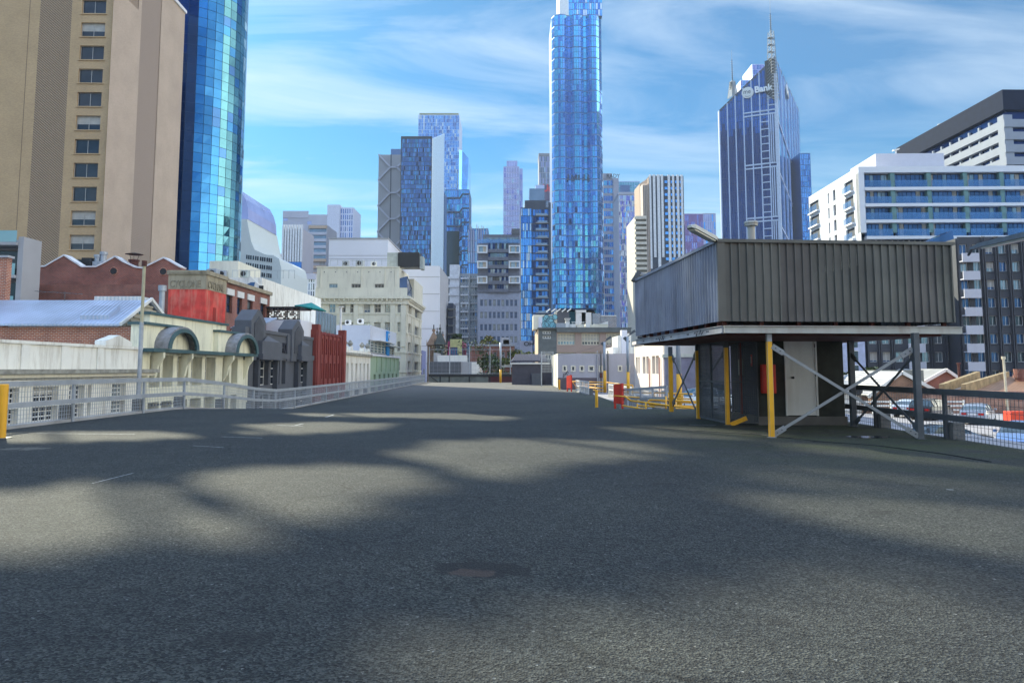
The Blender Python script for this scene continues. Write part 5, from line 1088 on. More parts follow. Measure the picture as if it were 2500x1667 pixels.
for i in range(8): m.box(1+i*1.4,-.06,-1,1.1+i*1.4,-.01,1.8,GALV)
m.build('post', gb)
fp = empty('flue_pipe', PX(832,790,-23.5), 0, 'tall slim white flue pipe behind the oxblood facade', 'flue'); m = MB(); m.tube((0,0,-3),(0,0,2.2),.16,WHI,10); m.tube((0,0,2.25),(0,0,2.35),.35,WHI,10); m.build('pipe', fp)
mr = Bld('blue_metal_roof_shed', 'low roof of smooth blue metal between the red block and grey pylon', 545, 600, 768, 68, 8, 0); m = MB(); m.prism([(0,0,mr.h-1.3),(mr.w+1,0,mr.h-1.3),(mr.w+1,6,mr.h),(0,6,mr.h)],(0,0,.12),METR); m.build('roof', mr.root); m = MB(); m.box(0,.2,0,mr.w,6,mr.h-1.4,WST); m.build('wall', mr.root)

# plant on the low roofs
def ac_unit(p, s, label):
    o = empty('air_conditioner', p, rng.uniform(-.2,.2), label, 'air conditioner', 'air conditioners on the low roofs'); m = MB(); m.box(0,0,0,1.1*s,.8*s,.9*s,rng.choice([WHI,GALV,MATS['grey_green_panel']])); m.build('casing', o, bevel=.02)
    m = MB(); m.tube((.55*s,-.02,.45*s),(.55*s,-.06,.45*s),.32*s,BLKF,14); m.build('fan', o)
zt1 = lambda u, v, Y: P(u, v, Y)
for (u,v,Y,s_,lab) in ((505,676,97,1.2,'white air conditioner at the left end of the white terrace roof'),(530,676,98,1.0,'small air conditioner box beside the red rooftop block'),(583,677,100,1.1,'air conditioner near the middle of the white terrace roof'),
    (835,650,158,1.3,'left roof box on the cream office block'),(868,650,160,1.5,'wide roof box on the cream office block before the white wall'),(905,650,159,1.2,'roof box right of the wide one on the cream office block'),
    (842,792,122,.8,'low roof box on the white rooftop studio'),(872,790,124,.9,'larger roof box on the white rooftop studio')):
    ac_unit(P(u,v,Y), s_, lab)
# ================================================================ the far end of the deck
tree_g = 'trees beyond the fence'
def foliage(name, label, cat, c, rx_, ry_, rz_, n, cols, leaf=.25, trunk=0, group=None, clumps=9):
    o = empty(name, c, 0, label, cat, group); m = MB(); m.recalc = False
    cl_ = [(Vector((rng.gauss(0,.42)*rx_, rng.gauss(0,.42)*ry_, rng.uniform(-.75,.8)*rz_)), rng.uniform(.3,.55)) for _ in range(clumps)]
    for _ in range(n):
        cc, cr = rng.choice(cl_); d = Vector((rng.gauss(0,1), rng.gauss(0,1), rng.gauss(0,1))).normalized()*rng.uniform(.4,1)*cr
        p = cc+Vector((d.x*rx_, d.y*ry_, d.z*rz_)); a = Vector((rng.gauss(0,1), rng.gauss(0,1), rng.gauss(0,1))).normalized(); q = a.cross(Vector((0,.3,1))).normalized(); s = leaf*rng.uniform(.6,1.3)
        m.poly([p-a*s, p-q*s*.5, p+a*s, p+q*s*.5], rng.choice(cols))
    m.build('crown', o)
    if trunk:
        m = MB(); m.tube((0,0,-trunk-rz_*.3),(0,0,rz_*.2),.16,TRK,8,.07)
        for k in range(6): t = rng.uniform(0,6.28); m.tube((0,0,-rz_*.4+k*.15*rz_),(math.cos(t)*rx_*.6,math.sin(t)*ry_*.6,rz_*rng.uniform(0,.7)),.06,TRK,5,.02)
        m.build('trunk', o)
    return o
TRK = surf('bark',(0.10,0.08,0.06),.9); LG1 = surf('leaf_dark_green',(0.03,0.06,0.02),.7); LG2 = surf('leaf_green',(0.07,0.12,0.03),.7); LG3 = surf('leaf_yellow_green',(0.25,0.28,0.05),.7); LG4 = surf('leaf_autumn',(0.28,0.2,0.06),.7); LG5 = surf('leaf_grey_green',(0.12,0.15,0.10),.7)
YF = 104.6
def xe(u, v=920, Y=YF): return KT(u, v)[0]*Y
zd = deckz(YF)
ew = empty('end_wall', (xe(1047), YF, zd), 0, 'low grey rendered wall with dark sheeting closing the far end of the deck', 'wall')
zt_ = P(1100,913,YF).z-zd; L = xe(1249)-xe(1047)
m = MB(); m.box(0,-.1,0,L*.72,.1,zt_,surf('dusty_green_render',(0.16,0.165,0.14),.9,0,.25,1.2,.1)); m.build('wall', ew); m = MB(); m.box(L*.72+.01,-.1,0,L,.1,zt_-.15,surf('maroon_render',(0.10,0.03,0.03),.9)); m.build('end_section', ew)
m = MB(); m.box(0,-.16,zt_-.35,L,-.1,zt_-.02,BLKF)
for u in (1075,1097,1146,1196): m.box(xe(u)-xe(1047)-.08,-.2,0,xe(u)-xe(1047)+.08,-.101,zt_,BLKF)
m.beam((1.3,-.2,.05),(.2,-.2,.9),.1,.1,BLKF); m.build('sheeting', ew)
sf = empty('chain_fence', (xe(1047), YF+.3, zd), 0, 'tall thin wire fence with slim posts along the far deck end', 'fence')
zf_ = P(1100,853,YF).z-zd; mm = MB()
for u in (1047,1097,1146,1196,1246): x = xe(u)-xe(1047); q = MB(); q.tube((x,0,0),(x,0,zf_+.4),.06,GALV,6); q.build('post', sf)
mm = MB(); mm.beam((0,0,zf_),(L,0,zf_),.05,.05,GALV); mm.beam((0,0,zt_+.1),(L,0,zt_+.1),.05,.05,GALV); mm.build('rail', sf)
mm = MB(); mm.recalc = False
for i in range(int(L/.6)): mm.beam((i*.6,0,zt_),(i*.6,0,zf_),.012,.012,GALV)
for i in range(int((zf_-zt_)/.6)): mm.beam((0,0,zt_+i*.6),(L,0,zt_+i*.6),.012,.012,GALV)
mm.build('wire_mesh', sf)
b = Bld('dark_screen_building', 'long dark blue-grey screened box behind the far fence', 1049, 1165, 883, 118, 12, 0, vref=895)
m = MB(); m.box(0,0,0,b.w-2.6,12,b.h,DGREY); m.box(b.w-2.6,.2,0,b.w,12,b.h,MGREY); m.build('wall', b.root); m = MB(); m.box(b.w-.9,-.1,0,b.w+.4,12,b.h-.1,WHI); m.build('end_panel', b.root); m = MB(); m.box(1,.5,b.h,b.w-7,8,b.z(861),MGREY); m.box(1.2,.3,b.h,6,.5,b.z(861)-.4,WHI); m.build('roof_box', b.root)
b = Bld('red_brick_hall', 'low red brick building with tall dark windows beyond the far fence', 1146, 1256, 845, 150, 20, 0, vref=870)
m = MB(); xs = [(b.x(1186,880),b.x(1191,880)),(b.x(1205,880),b.x(1212,880)),(b.x(1224,880),b.x(1232,880)),(b.x(1238,880),b.x(1244,880))]; zs = [(b.z(876),b.z(859))]
b.wall(m,'F',b.w,0,b.h,xs,zs,.3,BRK); m.box(.1,.5,0,b.w-.1,20,b.h-.1,BRK); m.build('wall', b.root); b.windows('F',xs,zs,.3,dict(frame=MGREY,glass=[DGL],nz=2,fw=.15)); m = MB(); m.box(0,-.3,b.z(889)-.6,b.w,0,b.z(889),WHI); m.box(-.1,-.1,b.h,b.w+.1,20,b.h+.4,MGREY); m.build('band', b.root)
m = MB()
for u, v in ((1170,838),(1238,828),(1232,822)): m.box(b.x(u)-.8,3,b.h+.3,b.x(u)+.9,5,b.z(v),MGREY)
m.build('roof_plant', b.root)
foliage('leafy_tree', 'dark green leafy tree behind the far fence beside the white panel', 'tree', P(1196,897,113), 1.8, 1.6, 1.9, 1300, [LG1,LG1,LG2], .22, 6, tree_g)
foliage('leafy_tree', 'smaller green shrubby tree low beside the solitary lamp pole', 'tree', P(1212,903,112), 2.2, 1.6, 1.4, 900, [LG2,LG1,LG5], .2, 5, tree_g)
foliage('leafy_tree', 'grey twiggy tree behind the roof of the dark screened box', 'tree', P(1118,870,130), 4.0, 2, 2.6, 1300, [LG5,TRK,LG2], .2, 6, tree_g)
foliage('leafy_tree', 'sunlit yellow-green treetops right of the dark slate hip roof', 'tree', P(1268,874,150), 4, 2, 1.7, 1300, [LG3,LG3,LG2], .3, 8, tree_g)
foliage('leafy_tree', 'pale autumn coloured treetop above the red brick hall', 'tree', P(1198,832,170), 2.4, 2, 1.5, 900, [LG4,LG3,LG5], .3, 8, tree_g)
# spires
def spire(u, vt, vb, w, Y, mat, label):
    p = P(u, vb, Y); h = P(u, vt, Y).z-p.z; o = empty('church_spire', p, R(10), label, 'spire', 'gothic spires above the dark screened box'); m = MB(); m.box(-w/2,-w/2,-14,w/2,w/2,h*.35,mat); m.build('shaft', o)
    m = MB(); q = w*.62
    for i in range(4): a, c = [(-q,-q),(q,-q),(q,q),(-q,q)][i], [(q,-q),(q,q),(-q,q),(-q,-q)][i]; m.poly([(*a,h*.35),(*c,h*.35),(0,0,h)], mat)
    for s in (-1,1): m.prism([(s*q-.12,-q-.1,h*.35),(s*q+.12,-q-.1,h*.35),(s*q,-q-.1,h*.6)],(0,.3,0),mat)
    m.build('pinnacle', o); m = MB(); m.tube((0,0,h),(0,0,h+w*.5),w*.05,BLKF,5); m.tube((0,0,h-w*.1),(0,0,h+w*.12),w*.14,mat,6); m.build('finial', o)
BST = surf('bluestone',(0.10,0.11,0.10),.9,0,.2,1,.2); SST = surf('sandstone',(0.34,0.22,0.15),.9,0,.2,1,.2)
spire(1058.5,807,862,2.6,165,SST,'sandstone coloured gothic spire, leftmost and broadest of the four'); spire(1067,811,862,2.0,170,BST,'dark bluestone spire left of the tallest one'); spire(1074,803,862,2.0,163,BST,'tallest dark bluestone spire with a knobbed finial'); spire(1081,818,862,1.7,172,SST,'smallest reddish spire on the right of the four')
b = Bld('yellow_framed_building', 'yellow and magenta framed building with dark glazing past the spires', 1093, 1128, 828, 150, 14, 0, vref=850)
m = MB(); m.box(0,.3,0,b.w,14,b.h-.4,surf('magenta_panel',(0.30,0.03,0.12),.7)); m.build('wall', b.root); m = MB(); YP = surf('pale_yellow_paint',(0.50,0.47,0.22),.7); x1 = b.x(1099,850); m.box(x1,0,b.h-1.6,b.w,.3,b.h,YP); m.box(b.w-.9,0,0,b.w,.3,b.h-1.6,YP); m.build('frame', b.root); m = MB()
for i in range(5): m.box(x1+.1+i*.5,.1,b.h-6.5,x1+.5+i*.5,.28,b.h-1.7,BGL)
m.build('window', b.root)
foliage('roof_hedge', 'dark green hedge on the roof of the yellow framed building', 'hedge', P(1115,823,152), 2.4, 1.2, .8, 500, [LG1,LG2], .2)
# dark slate-topped block
b = Bld('dark_render_block', 'plain charcoal block with slate hip roof at the far right of the deck', 1250, 1349, 889, 92, 9, 0, vref=910)
m = MB(); m.box(0,0,0,b.w,9,b.h,surf('charcoal_brick',(0.075,0.07,0.085),.9,0,.12,2,.2)); m.build('wall', b.root); m = MB(); SL = surf('slate_tile',(0.06,0.055,0.08),.6,0,.4,6)
z1 = b.z(873); m.prism([(-.2,-.3,b.h+.25),(b.w-.6,-.3,b.h+.25),(b.w-.9,2.4,z1+.3),(.5,2.4,z1+.3)],(0,0,.12),SL)
for i in range(22): m.beam((.1+i*(b.w-.7)/22,-.33,b.h+.42),(.5+i*(b.w-1.2)/22,2.4,z1+.46),.10,.10,SL)
m.build('tiled_roof', b.root); m = MB(); m.box(-.2,-.2,b.h+.001,b.w-.4,.0,b.h+.2,WHI); m.build('fascia', b.root); m = MB(); m.box(b.w-2.6,-.5,0,b.w-1.3,-.01,1.2+deckz(92)-GROUND+.2,DGREY); m.build('cupboard', b.root)
fm = empty('mesh_gate', (xe(1350,920,84), 84, deckz(84)), 0, 'tall pale mesh gate between the charcoal block and grey wall', 'gate'); h_ = P(1345,858,84).z-deckz(84); m = MB()
for i in range(9): m.beam((-1.3+i*.17,i*.2,1.6),(-1.3+i*.17,i*.2,h_),.03,.03,GALV)
for i in range(14): z = 1.6+(h_-1.6)*i/13; m.beam((-1.3,0,z),(.06,1.6,z),.03,.03,GALV)
m.build('mesh_panel', fm); m = MB(); m.tube((-1.3,0,0),(-1.3,0,h_),.06,GALV,6); m.tube((.1,1.6,0),(.1,1.6,h_),.06,GALV,6); m.build('post', fm)
# grey rendered building
b = Bld('grey_rendered_building', 'plain lilac grey rendered building with small square windows and dark plinth', 1362, 1550, 863, 79.5, 12, 0, vref=900)
W = b.w; GR2 = surf('lilac_grey_render',(0.40,0.39,0.43),.85,0,.05,.4,.1,(0.33,0.31,0.33),.4); ux = lambda u: b.x(u,900)
def holes(us, vs): return [(ux(a),ux(c)) for a,c in us], [(b.z(vs[0]), b.z(vs[1]))]
xs, zs = holes(((1376,1381.5),(1396.5,1402),(1417.5,1423.5),(1439,1448),(1464.5,1468),(1511,1516),(1531,1535)), (904,895)); m = MB(); zp = b.z(922)
b.wall(m,'F',W,0,b.h,xs,zs,.25,GR2); m.box(.1,.4,0,W-.1,12,b.h-.1,GR2); m.poly([(0,12,0),(0,0,0),(0,0,b.h),(0,12,b.h)],WST); m.build('wall', b.root); b.windows('F',xs,zs,.25,dict(frame=MGREY,glass=[DGL],nz=3,fw=.05))
m = MB()
for a,c in xs:
    z0,z1 = zs[0]; m.box(a-.14,-.05,z0-.14,a,-.0,z1+.14,BUFF); m.box(c,-.05,z0-.14,c+.14,-.0,z1+.14,BUFF); m.box(a,-.05,z0-.14,c,-.0,z0,BUFF); m.box(a,-.05,z1,c,-.0,z1+.14,BUFF)
m.build('window_surround', b.root); m = MB(); m.box(-.03,-.06,0,ux(1461),-.005,zp,surf('purple_grey_plinth',(0.12,0.10,0.115),.85)); m.build('plinth', b.root)
m = MB()
for u in (1458.5,1467,1484): m.tube((ux(u),-.12,0),(ux(u),-.12,b.h+.3),.07,MGREY if u<1460 else BLOCK,6)
m.tube((ux(1467),-.14,zp),(ux(1467),-.14,b.z(910)),.16,RUST,8); m.build('downpipe', b.root)
m = MB(); m.recalc = False; cx, cz = ux(1379), b.z(911)
m.path([Vector((cx+.38*math.cos(t*.9)+.05*t,-.04,cz+.3*math.sin(t*1.7)-.05*t)) for t in range(13)], .022, GR, 4); m.build('graffiti', b.root)
# brown factory
b = Bld('brown_factory', 'brown rendered factory with dark stair wing and wide mullioned windows', 1314, 1540, 802, 110, 16, 0, vref=850)
W = b.w; BRR = surf('brown_render',(0.33,0.25,0.22),.85,0,.05,.4,.1); ux = lambda u: b.x(u,830); xm = ux(1359); m = MB()
sx0, szs = [(ux(1325),ux(1345))], [(b.z(878),b.z(864)),(b.z(826.5),b.z(820)),(b.z(815),b.z(808.5))]
b.wall(m,'F',xm,0,b.h,sx0,szs,.2,surf('dark_green_grey_render',(0.12,0.135,0.14),.85)); o2 = (xm,0,0); top = b.z(811)
m.box(xm,-.4,top,W,.2,b.h,MATS['dark_green_grey_render']); m.box(-.1,-.42,b.h-.05,W+.1,16,b.h+.15,MATS['dark_green_grey_render']); m.box(.1,.6,0,W-.1,16,b.h-.1,BRR); m.poly([(-.01,16,0),(-.01,0,0),(-.01,0,b.h),(-.01,16,b.h)],surf('sunlit_brown_render',(0.62,0.47,0.34),.85)); m.build('wall', b.root)  # left face: sunlight put in as a paler copy of the brown
m = MB(); xw = [(ux(a)-xm,ux(c)-xm) for a,c in ((1361,1404),(1420,1464),(1480,1524))]; zw = [(b.z(880),b.z(860)),(b.z(842),b.z(813))]; b.wall(m,'F',W-xm,0,top,xw,zw,.35,BRR,o2); m.build('wall', b.root)
b.windows('F',sx0,szs,.2,dict(frame=WHI,glass=[DGL],nx=3,nz=1,fw=.1)); b.windows('F',xw,zw,.35,dict(frame=surf('cream_frame',(0.55,0.52,0.42),.6),glass=[PGL,DGL],nx=6,nz=3,fw=.12,blind=CURT,pb=1),o2)
gx = ux(1303); m = MB(); m.box(gx,2,b.h,ux(1359),7,b.z(766),BUFF); gbx = m.build('roof_hut', b.root); m = MB(); m.box(ux(1316),1.9,b.h+.1,ux(1325),1.98,b.z(772),LILAC); m.build('door', gbx)
m = MB(); m.recalc = False; AQ = surf('aqua_spray',(0.20,0.45,0.52),.7); c0 = Vector((ux(1342),1.93,b.z(784)))
for k,(dx_,dz_,r_) in enumerate(((-.9,.2,.55),(-.35,.6,.5),(.3,.45,.5),(.9,.75,.42),(.1,-.2,.75),(-.6,-.45,.55),(.6,-.5,.5))):
    pts = [c0+Vector((dx_+r_*math.cos(t*math.pi/6),-.004*k,dz_+r_*math.sin(t*math.pi/6))) for t in range(12)]; m.poly(pts, AQ); m.path(pts+[pts[0]], .035, DBLUE if 'DBLUE' in globals() else GR, 4)
m.build('graffiti', gbx)
m = MB(); m.box(ux(1325),4,b.z(766),ux(1352),6,b.z(765)+.1,GALV); 
for k in range(5): m.tube((ux(1356)+k*.8-1.2,3.2,b.z(757)),(ux(1356)+k*.8-.6,3.2,b.z(756)+.4),.1,WHI,5)
m.tube((ux(1358),3.2,b.z(765)),(ux(1358),3.2,b.z(757)),.05,WHI,5); m.build('antenna', b.root)
m = MB(); m.box(ux(1383),1.5,b.h,ux(1393),2.8,b.z(783),WHI); m.prism([(ux(1385),1.4,b.z(783)),(ux(1391.5),1.4,b.z(783)),(ux(1396),1.2,b.z(775)),(ux(1381),1.2,b.z(775))],(0,1.5,0),surf('vent_grey',(0.5,0.5,0.5),.5)); m.build('vent_hood', b.root)
m = MB()
for u0_,u1_,v_ in ((1360,1383,787),(1394,1408,790),(1410,1428,791),(1432,1443,789),(1445,1455,791)): m.box(ux(u0_),1+rng.random(),b.h,ux(u1_),3,b.z(v_),rng.choice([WHI,GALV,BUFF]))
m.box(ux(1455),2.5,b.h,ux(1490),5,b.z(789),BUFF); m.prism([(ux(1468),2.4,b.z(789)),(ux(1490),2.4,b.z(789)),(ux(1490),2.4,b.z(782))],(0,2.5,0),WHI); m.build('roof_plant', b.root)
m = MB()
for u in range(1398,1428,4): m.tube((ux(u),.3,b.h),(ux(u),.3,b.h+1),.03,WHI,4)
m.tube((ux(1396),.3,b.h+1),(ux(1430),.3,b.h+1),.03,WHI,4); m.build('roof_rail', b.root)
b = Bld('dark_glass_penthouse', 'dark glass office pavilion with pale columns behind the factory roof', 1360, 1460, 757, 135, 20, 0, vref=775)
ux = lambda u: b.x(u,775); m = MB(); m.box(0,0,0,ux(1390),20,b.h,DGREY); m.box(ux(1390),.8,0,ux(1455),20,b.h-.2,G5); m.box(0,-.3,b.h,ux(1455),20,b.h+.35,NAVF); m.build('wall', b.root)
m = MB()
for u in (1411,1425): m.box(ux(u)-.4,-.2,0,ux(u)+1.4,.75,b.z(763),WHI)
m.box(ux(1405),-.3,b.z(763),ux(1431),.7,b.z(763)+.5,WHI); m.build('column', b.root)
m = MB(); m.box(ux(1446),-.2,0,ux(1466),8,b.z(765),surf('mirror_panel',(0.3,0.4,0.5),.2,.8)); m.box(ux(1467),-.1,0,ux(1505),10,b.z(772),MATS['mirror_panel']); m.box(ux(1467),-.3,b.z(772),ux(1505),9,b.z(770),WHI); m.build('side_pavilion', b.root)
# small white chimney house between
b = Bld('white_stack_house', 'small sunlit white building with lilac chimney behind the grey rendered wall', 1496, 1560, 847, 90, 8, 0, vref=850)
m = MB(); m.box(0,0,0,b.w,8,b.h,WST); m.prism([(b.x(1507),.0,b.h),(b.x(1540),.0,b.h),(b.x(1540),.0,b.z(812)),(b.x(1507),.0,b.z(820))],(0,5,0),WST); m.build('wall', b.root); m = MB(); m.box(b.x(1516),-.4,b.h-2,b.x(1529),.9,b.z(806),LILAC); m.build('chimney', b.root)
# white pink sunlit building right of the grey one
b = Bld('sunlit_white_building', 'long sunlit white-pink building with paired tall windows behind the ramp', 1548, 1552, 843, 78, 20, 0, vref=880)
# left face runs towards the camera
PK = surf('white_pink_render',(0.74,0.66,0.60),.8,0,.05,.4,.05); m = MB(); x0 = P(1549,880,78).x; A = Vector((x0,78)); Bq = Vector((13.6,52)); d = Bq-A; L = d.length; ang = math.atan2(d.y,d.x)
bpy.data.objects.remove(b.root)
rt = empty('sunlit_white_building', (A.x,A.y,GROUND), ang, 'long sunlit white-pink building with paired tall windows behind the ramp', 'building')
b = Bld.__new__(Bld); b.root = rt; b.w = L; b.D = 5; b.nwin = 0; b.stuff = {}; b.h = P(1549,842,78).z-GROUND
def lx(u):
    k = KT(u,900)[0]; t = (k*A.y-A.x)/(d.x-k*d.y); return t*L
def lz(u, v):
    k, t_ = KT(u, v); tt = (k*A.y-A.x)/(d.x-k*d.y); return EYE+t_*(A.y+d.y*tt)-GROUND
xs = [(lx(a),lx(c)) for a,c in ((1553,1557),(1558.5,1562),(1569,1576),(1578,1584),(1592,1599.5),(1601,1609))]
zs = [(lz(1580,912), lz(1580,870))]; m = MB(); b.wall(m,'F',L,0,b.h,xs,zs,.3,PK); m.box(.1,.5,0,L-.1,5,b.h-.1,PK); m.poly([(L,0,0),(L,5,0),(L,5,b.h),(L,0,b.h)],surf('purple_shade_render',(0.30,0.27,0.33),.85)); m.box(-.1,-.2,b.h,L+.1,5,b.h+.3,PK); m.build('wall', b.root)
b.windows('F',xs,zs,.3,dict(frame=BUFF,glass=[surf('dusty_pane',(0.28,0.27,0.24),.4)],nx=1,nz=2,fw=.08)); m = MB()
for u in (1588,1613): m.tube((lx(u),-.12,0),(lx(u),-.12,b.h-1.5),.07,surf('salmon_pipe',(0.55,0.3,0.25),.6),6)
m.build('downpipe', b.root)
b = Bld('purple_grey_block', 'purple grey shaded blank wall seen under the cabin behind the braces', 1640, 1845, 872, 54, 3, 0, vref=900)
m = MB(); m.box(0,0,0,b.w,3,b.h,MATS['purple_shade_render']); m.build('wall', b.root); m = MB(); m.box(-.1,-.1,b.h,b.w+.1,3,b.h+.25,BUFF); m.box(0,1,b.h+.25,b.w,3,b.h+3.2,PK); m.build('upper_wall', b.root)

# ================================================================ right-hand low roofs and walls
b = Bld('brick_parapet_house', 'long salmon brick parapet wall with rusty metal roof right of the gables', 2270, 2720, 955, 68, 14, -4, vref=960)
m = MB(); SAL = brick('salmon_brick',(0.50,0.24,0.16),(0.40,0.17,0.11),(0.5,0.4,0.34),big=1.2); m.box(0,0,0,b.w,.5,b.h,SAL); m.box(0,.5,0,b.w,14,b.h-.5,SAL); m.build('wall', b.root)
xr0 = b.x(2370,960); zz = b.z(921,0,9); m = MB(); m.prism([(xr0-2.5,.6,b.h-.4),(b.w,.6,b.h-.4),(b.w,9,zz),(b.xa(2458,921,9),9,zz)],(0,0,.1),RUSTR); m.build('roof', b.root)
m = MB(); xq = b.x(2300,960); m.prism([(xq,.8,b.h-.3),(xq+3.0,.8,b.h-.3),(b.xa(2440,921,9),9,zz-.3),(b.xa(2385,915,9),9,zz-.3)],(0,0,.1),WMET); m.build('metal_roof', b.root)
for u_a,u_b,v_b,hh_ in ((2302,2382,909,1.0),(2356,2453,909,1.0)):
    m = MB(); p0 = Vector((b.x(u_a,950),.7,b.h-.5)); q0 = Vector((b.xa(u_b,909,9),9,b.z(v_b,0,9)-1.0)); m.prism([p0,p0+Vector((.45,0,0)),q0+Vector((.45,0,0)),q0],(0,0,1.1),surf('mossy_parapet',(0.30,0.22,0.12),.9,0,.35,1.5)); m.build('party_wall', b.root)
cp_ = empty('chimney_pot', P(2491,935,74), 0, 'stout red brick chimney stack at the right edge on the rusty roof', 'chimney'); m = MB(); m.tube((0,0,-1.2),(0,0,.5),.45,BRK,10,.42); m.tube((0,0,.5),(0,0,.8),.6,BRK,10); m.tube((0,0,.8),(0,0,1.4),.5,BRK,10,.55); m.build('pot', cp_)
vp2 = empty('vent_pipe', P(2458,965,66), 0, 'slender pale vent pipe before the rusty roof', 'pipe'); m = MB(); m.tube((0,0,-1.5),(-.1,0,3.2),.1,surf('cream_pipe',(0.6,0.52,0.38),.7),8); m.tube((-.1,0,3.2),(-.1,0,3.45),.17,MATS['cream_pipe'],8); m.build('shaft', vp2)
vp2 = empty('vent_pipe', P(2342,925,80), 0, 'thin red vent pipe beside the small red gable', 'pipe'); m = MB(); m.tube((0,0,-1.5),(0,0,1.6),.13,RUST,8); m.tube((0,0,1.6),(0,0,1.75),.22,RUST,8); m.build('shaft', vp2)
def gable(name, label, u0, u1, ua, vt, ve, Y, D, wm, rm, cop=WHI, back=0):
    p0, p1, pa = P(u0,ve,Y), P(u1,ve,Y), P(ua,vt,Y); o = empty(name, (p0.x,Y,GROUND), 0, label, 'building'); w = p1.x-p0.x; h = p0.z-GROUND; ha = pa.z-GROUND; xa = pa.x-p0.x
    m = MB(); m.prism([(0,0,0),(w,0,0),(w,0,h),(xa,0,ha),(0,0,h)],(0,.4,0),wm); m.box(.1,.45,0,w-.1,D,h-.1,wm); m.build('wall', o)
    m = MB(); m.prism([(-.25,-.15,h-.02),(xa,-.15,ha+.2),(xa,D,ha+.2),(-.25,D,h-.02)],(0,0,.12),rm); m.prism([(w+.25,-.15,h-.02),(xa,-.15,ha+.2),(xa,D,ha+.2),(w+.25,D,h-.02)],(0,0,.12),rm); m.build('roof', o)
    m = MB(); m.beam((-.35,-.2,h-.1),(xa,-.2,ha+.22),.2,.32,cop); m.beam((w+.35,-.2,h-.1),(xa,-.2,ha+.22),.2,.32,cop); m.build('bargeboard', o); return o
gable('brick_gable_shed', 'brown brick gable with white edging behind the parked wagon', 2125, 2300, 2199, 914, 966, 70, 10, BRKB, WMET)
gable('red_gable_shed', 'small red brick gable with white edges right of the big brick gable', 2262, 2345, 2308, 907, 930, 84, 10, BRK, WMET)
b = Bld('white_roof_shed', 'broad white metal roof sloping towards the car park left of the brick gable', 2040, 2200, 958, 72, 14, 0, vref=950)
m = MB(); m.box(0,0,0,b.w,12,b.h,WST); m.build('wall', b.root); m = MB(); m.prism([(-2,-.3,b.h),(b.w-1,-.3,b.h),(b.w+2.0,10,b.z(918,0,10)),(-2,10,b.z(918,0,10))],(0,0,.12),WMET); m.build('roof', b.root); m = MB(); x = b.x(2094,915); m.box(x,8,b.z(925),x+1.3,9.5,b.z(906),WHI); m.box(x+1.35,8,b.z(925),x+2.2,9.5,b.z(906),MGREY); m.build('roof_unit', b.root)
sdish = empty('satellite_dish', P(2095,955,69), 0, 'dark round satellite dish on the white metal roof', 'dish'); m = MB(); m.tube((0,0,0),(-.05,-.12,.02),.38,BLKF,16,.34); m.build('dish', sdish); m = MB(); m.tube((0,.05,0),(0,.2,-.6),.03,GALD,5); m.build('mount', sdish)
m = MB(); W0 = PG(2060,985,-2.5); fo = empty('white_fence', (22,65.2,-2.5), 0, 'white post and rail fence along the far edge of the lower car park', 'fence')
for i in range(12): q = MB(); q.box(i*1.6,0,0,i*1.6+.12,.12,1.2,WHI); q.build('post', fo)
for z in (.3,.65,1.0): q = MB(); q.box(0,-.03,z,17.7,-.002,z+.14,WHI); q.build('rail', fo)
b = Bld('grey_concrete_stub', 'square grey-green concrete parapet behind the brick gable and pole', 2238, 2256, 913, 76, 4, 0, vref=930); m = MB(); m.box(-3.5,0,0,b.w,4,b.h+.4,surf('mossy_concrete',(0.20,0.21,0.19),.9)); m.build('wall', b.root)

# ================================================================ dark apartment block with white balcony fronts
CHA = surf('charcoal_panel',(0.055,0.06,0.075),.7,0,.08,.5); LP = surf('pale_lilac_panel',(0.52,0.52,0.58),.7,0,.04)
for (nm, lab, u0, u1, vt, Y) in (('dark_apartment_block','charcoal apartment block with pale balcony fronts right of the metal cabin',2348,2760,575,96),('dark_apartment_block','lower charcoal apartment wing seen through the braces under the cabin',2116,2345,700,100)):
    b = Bld(nm, lab, u0, u1, vt, Y, 20, -3, vref=800, group='charcoal apartment wings')
    fl = 44.2*Y*1.0/F*1.0; us = 31*Y/F; W = b.w; H = b.h; offp = 0 if Y == 96 else 0
    if Y == 96: bal = (.1, us*1.35); first = us*1.6
    else: bal = (b.x(2211,850), b.x(2252,850)); first = us*.15
    top = b.z(640); zs = [(top-fl*.02-k*fl-.6*fl*.0-fl*.52, top-k*fl-fl*.0) for k in range(9,-3,-1)]; zs = [q for q in zs if q[0]>1 and q[1]<H]
    xs = []; x = .25
    while x+us*.6 < W: xs.append((x, x+us*.60)); x += us
    m = MB(); b.wall(m,'F',W,0,H,xs,zs,.3,CHA); m.box(.1,.6,0,W-.1,20,H-.1,CHA); m.build('wall', b.root)
    b.windows('F',xs,zs,.3,dict(frame=WHI,glass=[DGL,PGL,PGL,BGL],nx=2,fw=.05,blind=CURT,pb=.25)); b.done()
    m = MB()
    for i,(a,c) in enumerate(xs):
        if i < len(xs)-1 and not (bal[0]-1 < c < bal[1]): m.box(c+.08,-.30,0,c+.22,-.01,H,CHA); m.box(c+.34,-.30,0,c+.48,-.01,H,CHA)
    for z0,z1 in zs: m.box(bal[1],-.1,z0-.1,W,-.02,z0-.04,CHA)
    m.build('fin', b.root)
    for z0,z1 in zs:
        m = MB(); m.box(bal[0],-.9,z0-fl*.50,bal[1],-.75,z0-.02,LP); m.box(bal[0],-.75,z0-fl*.48,bal[1],-.01,z0-fl*.42,LP); m.build('balcony_front', b.root)
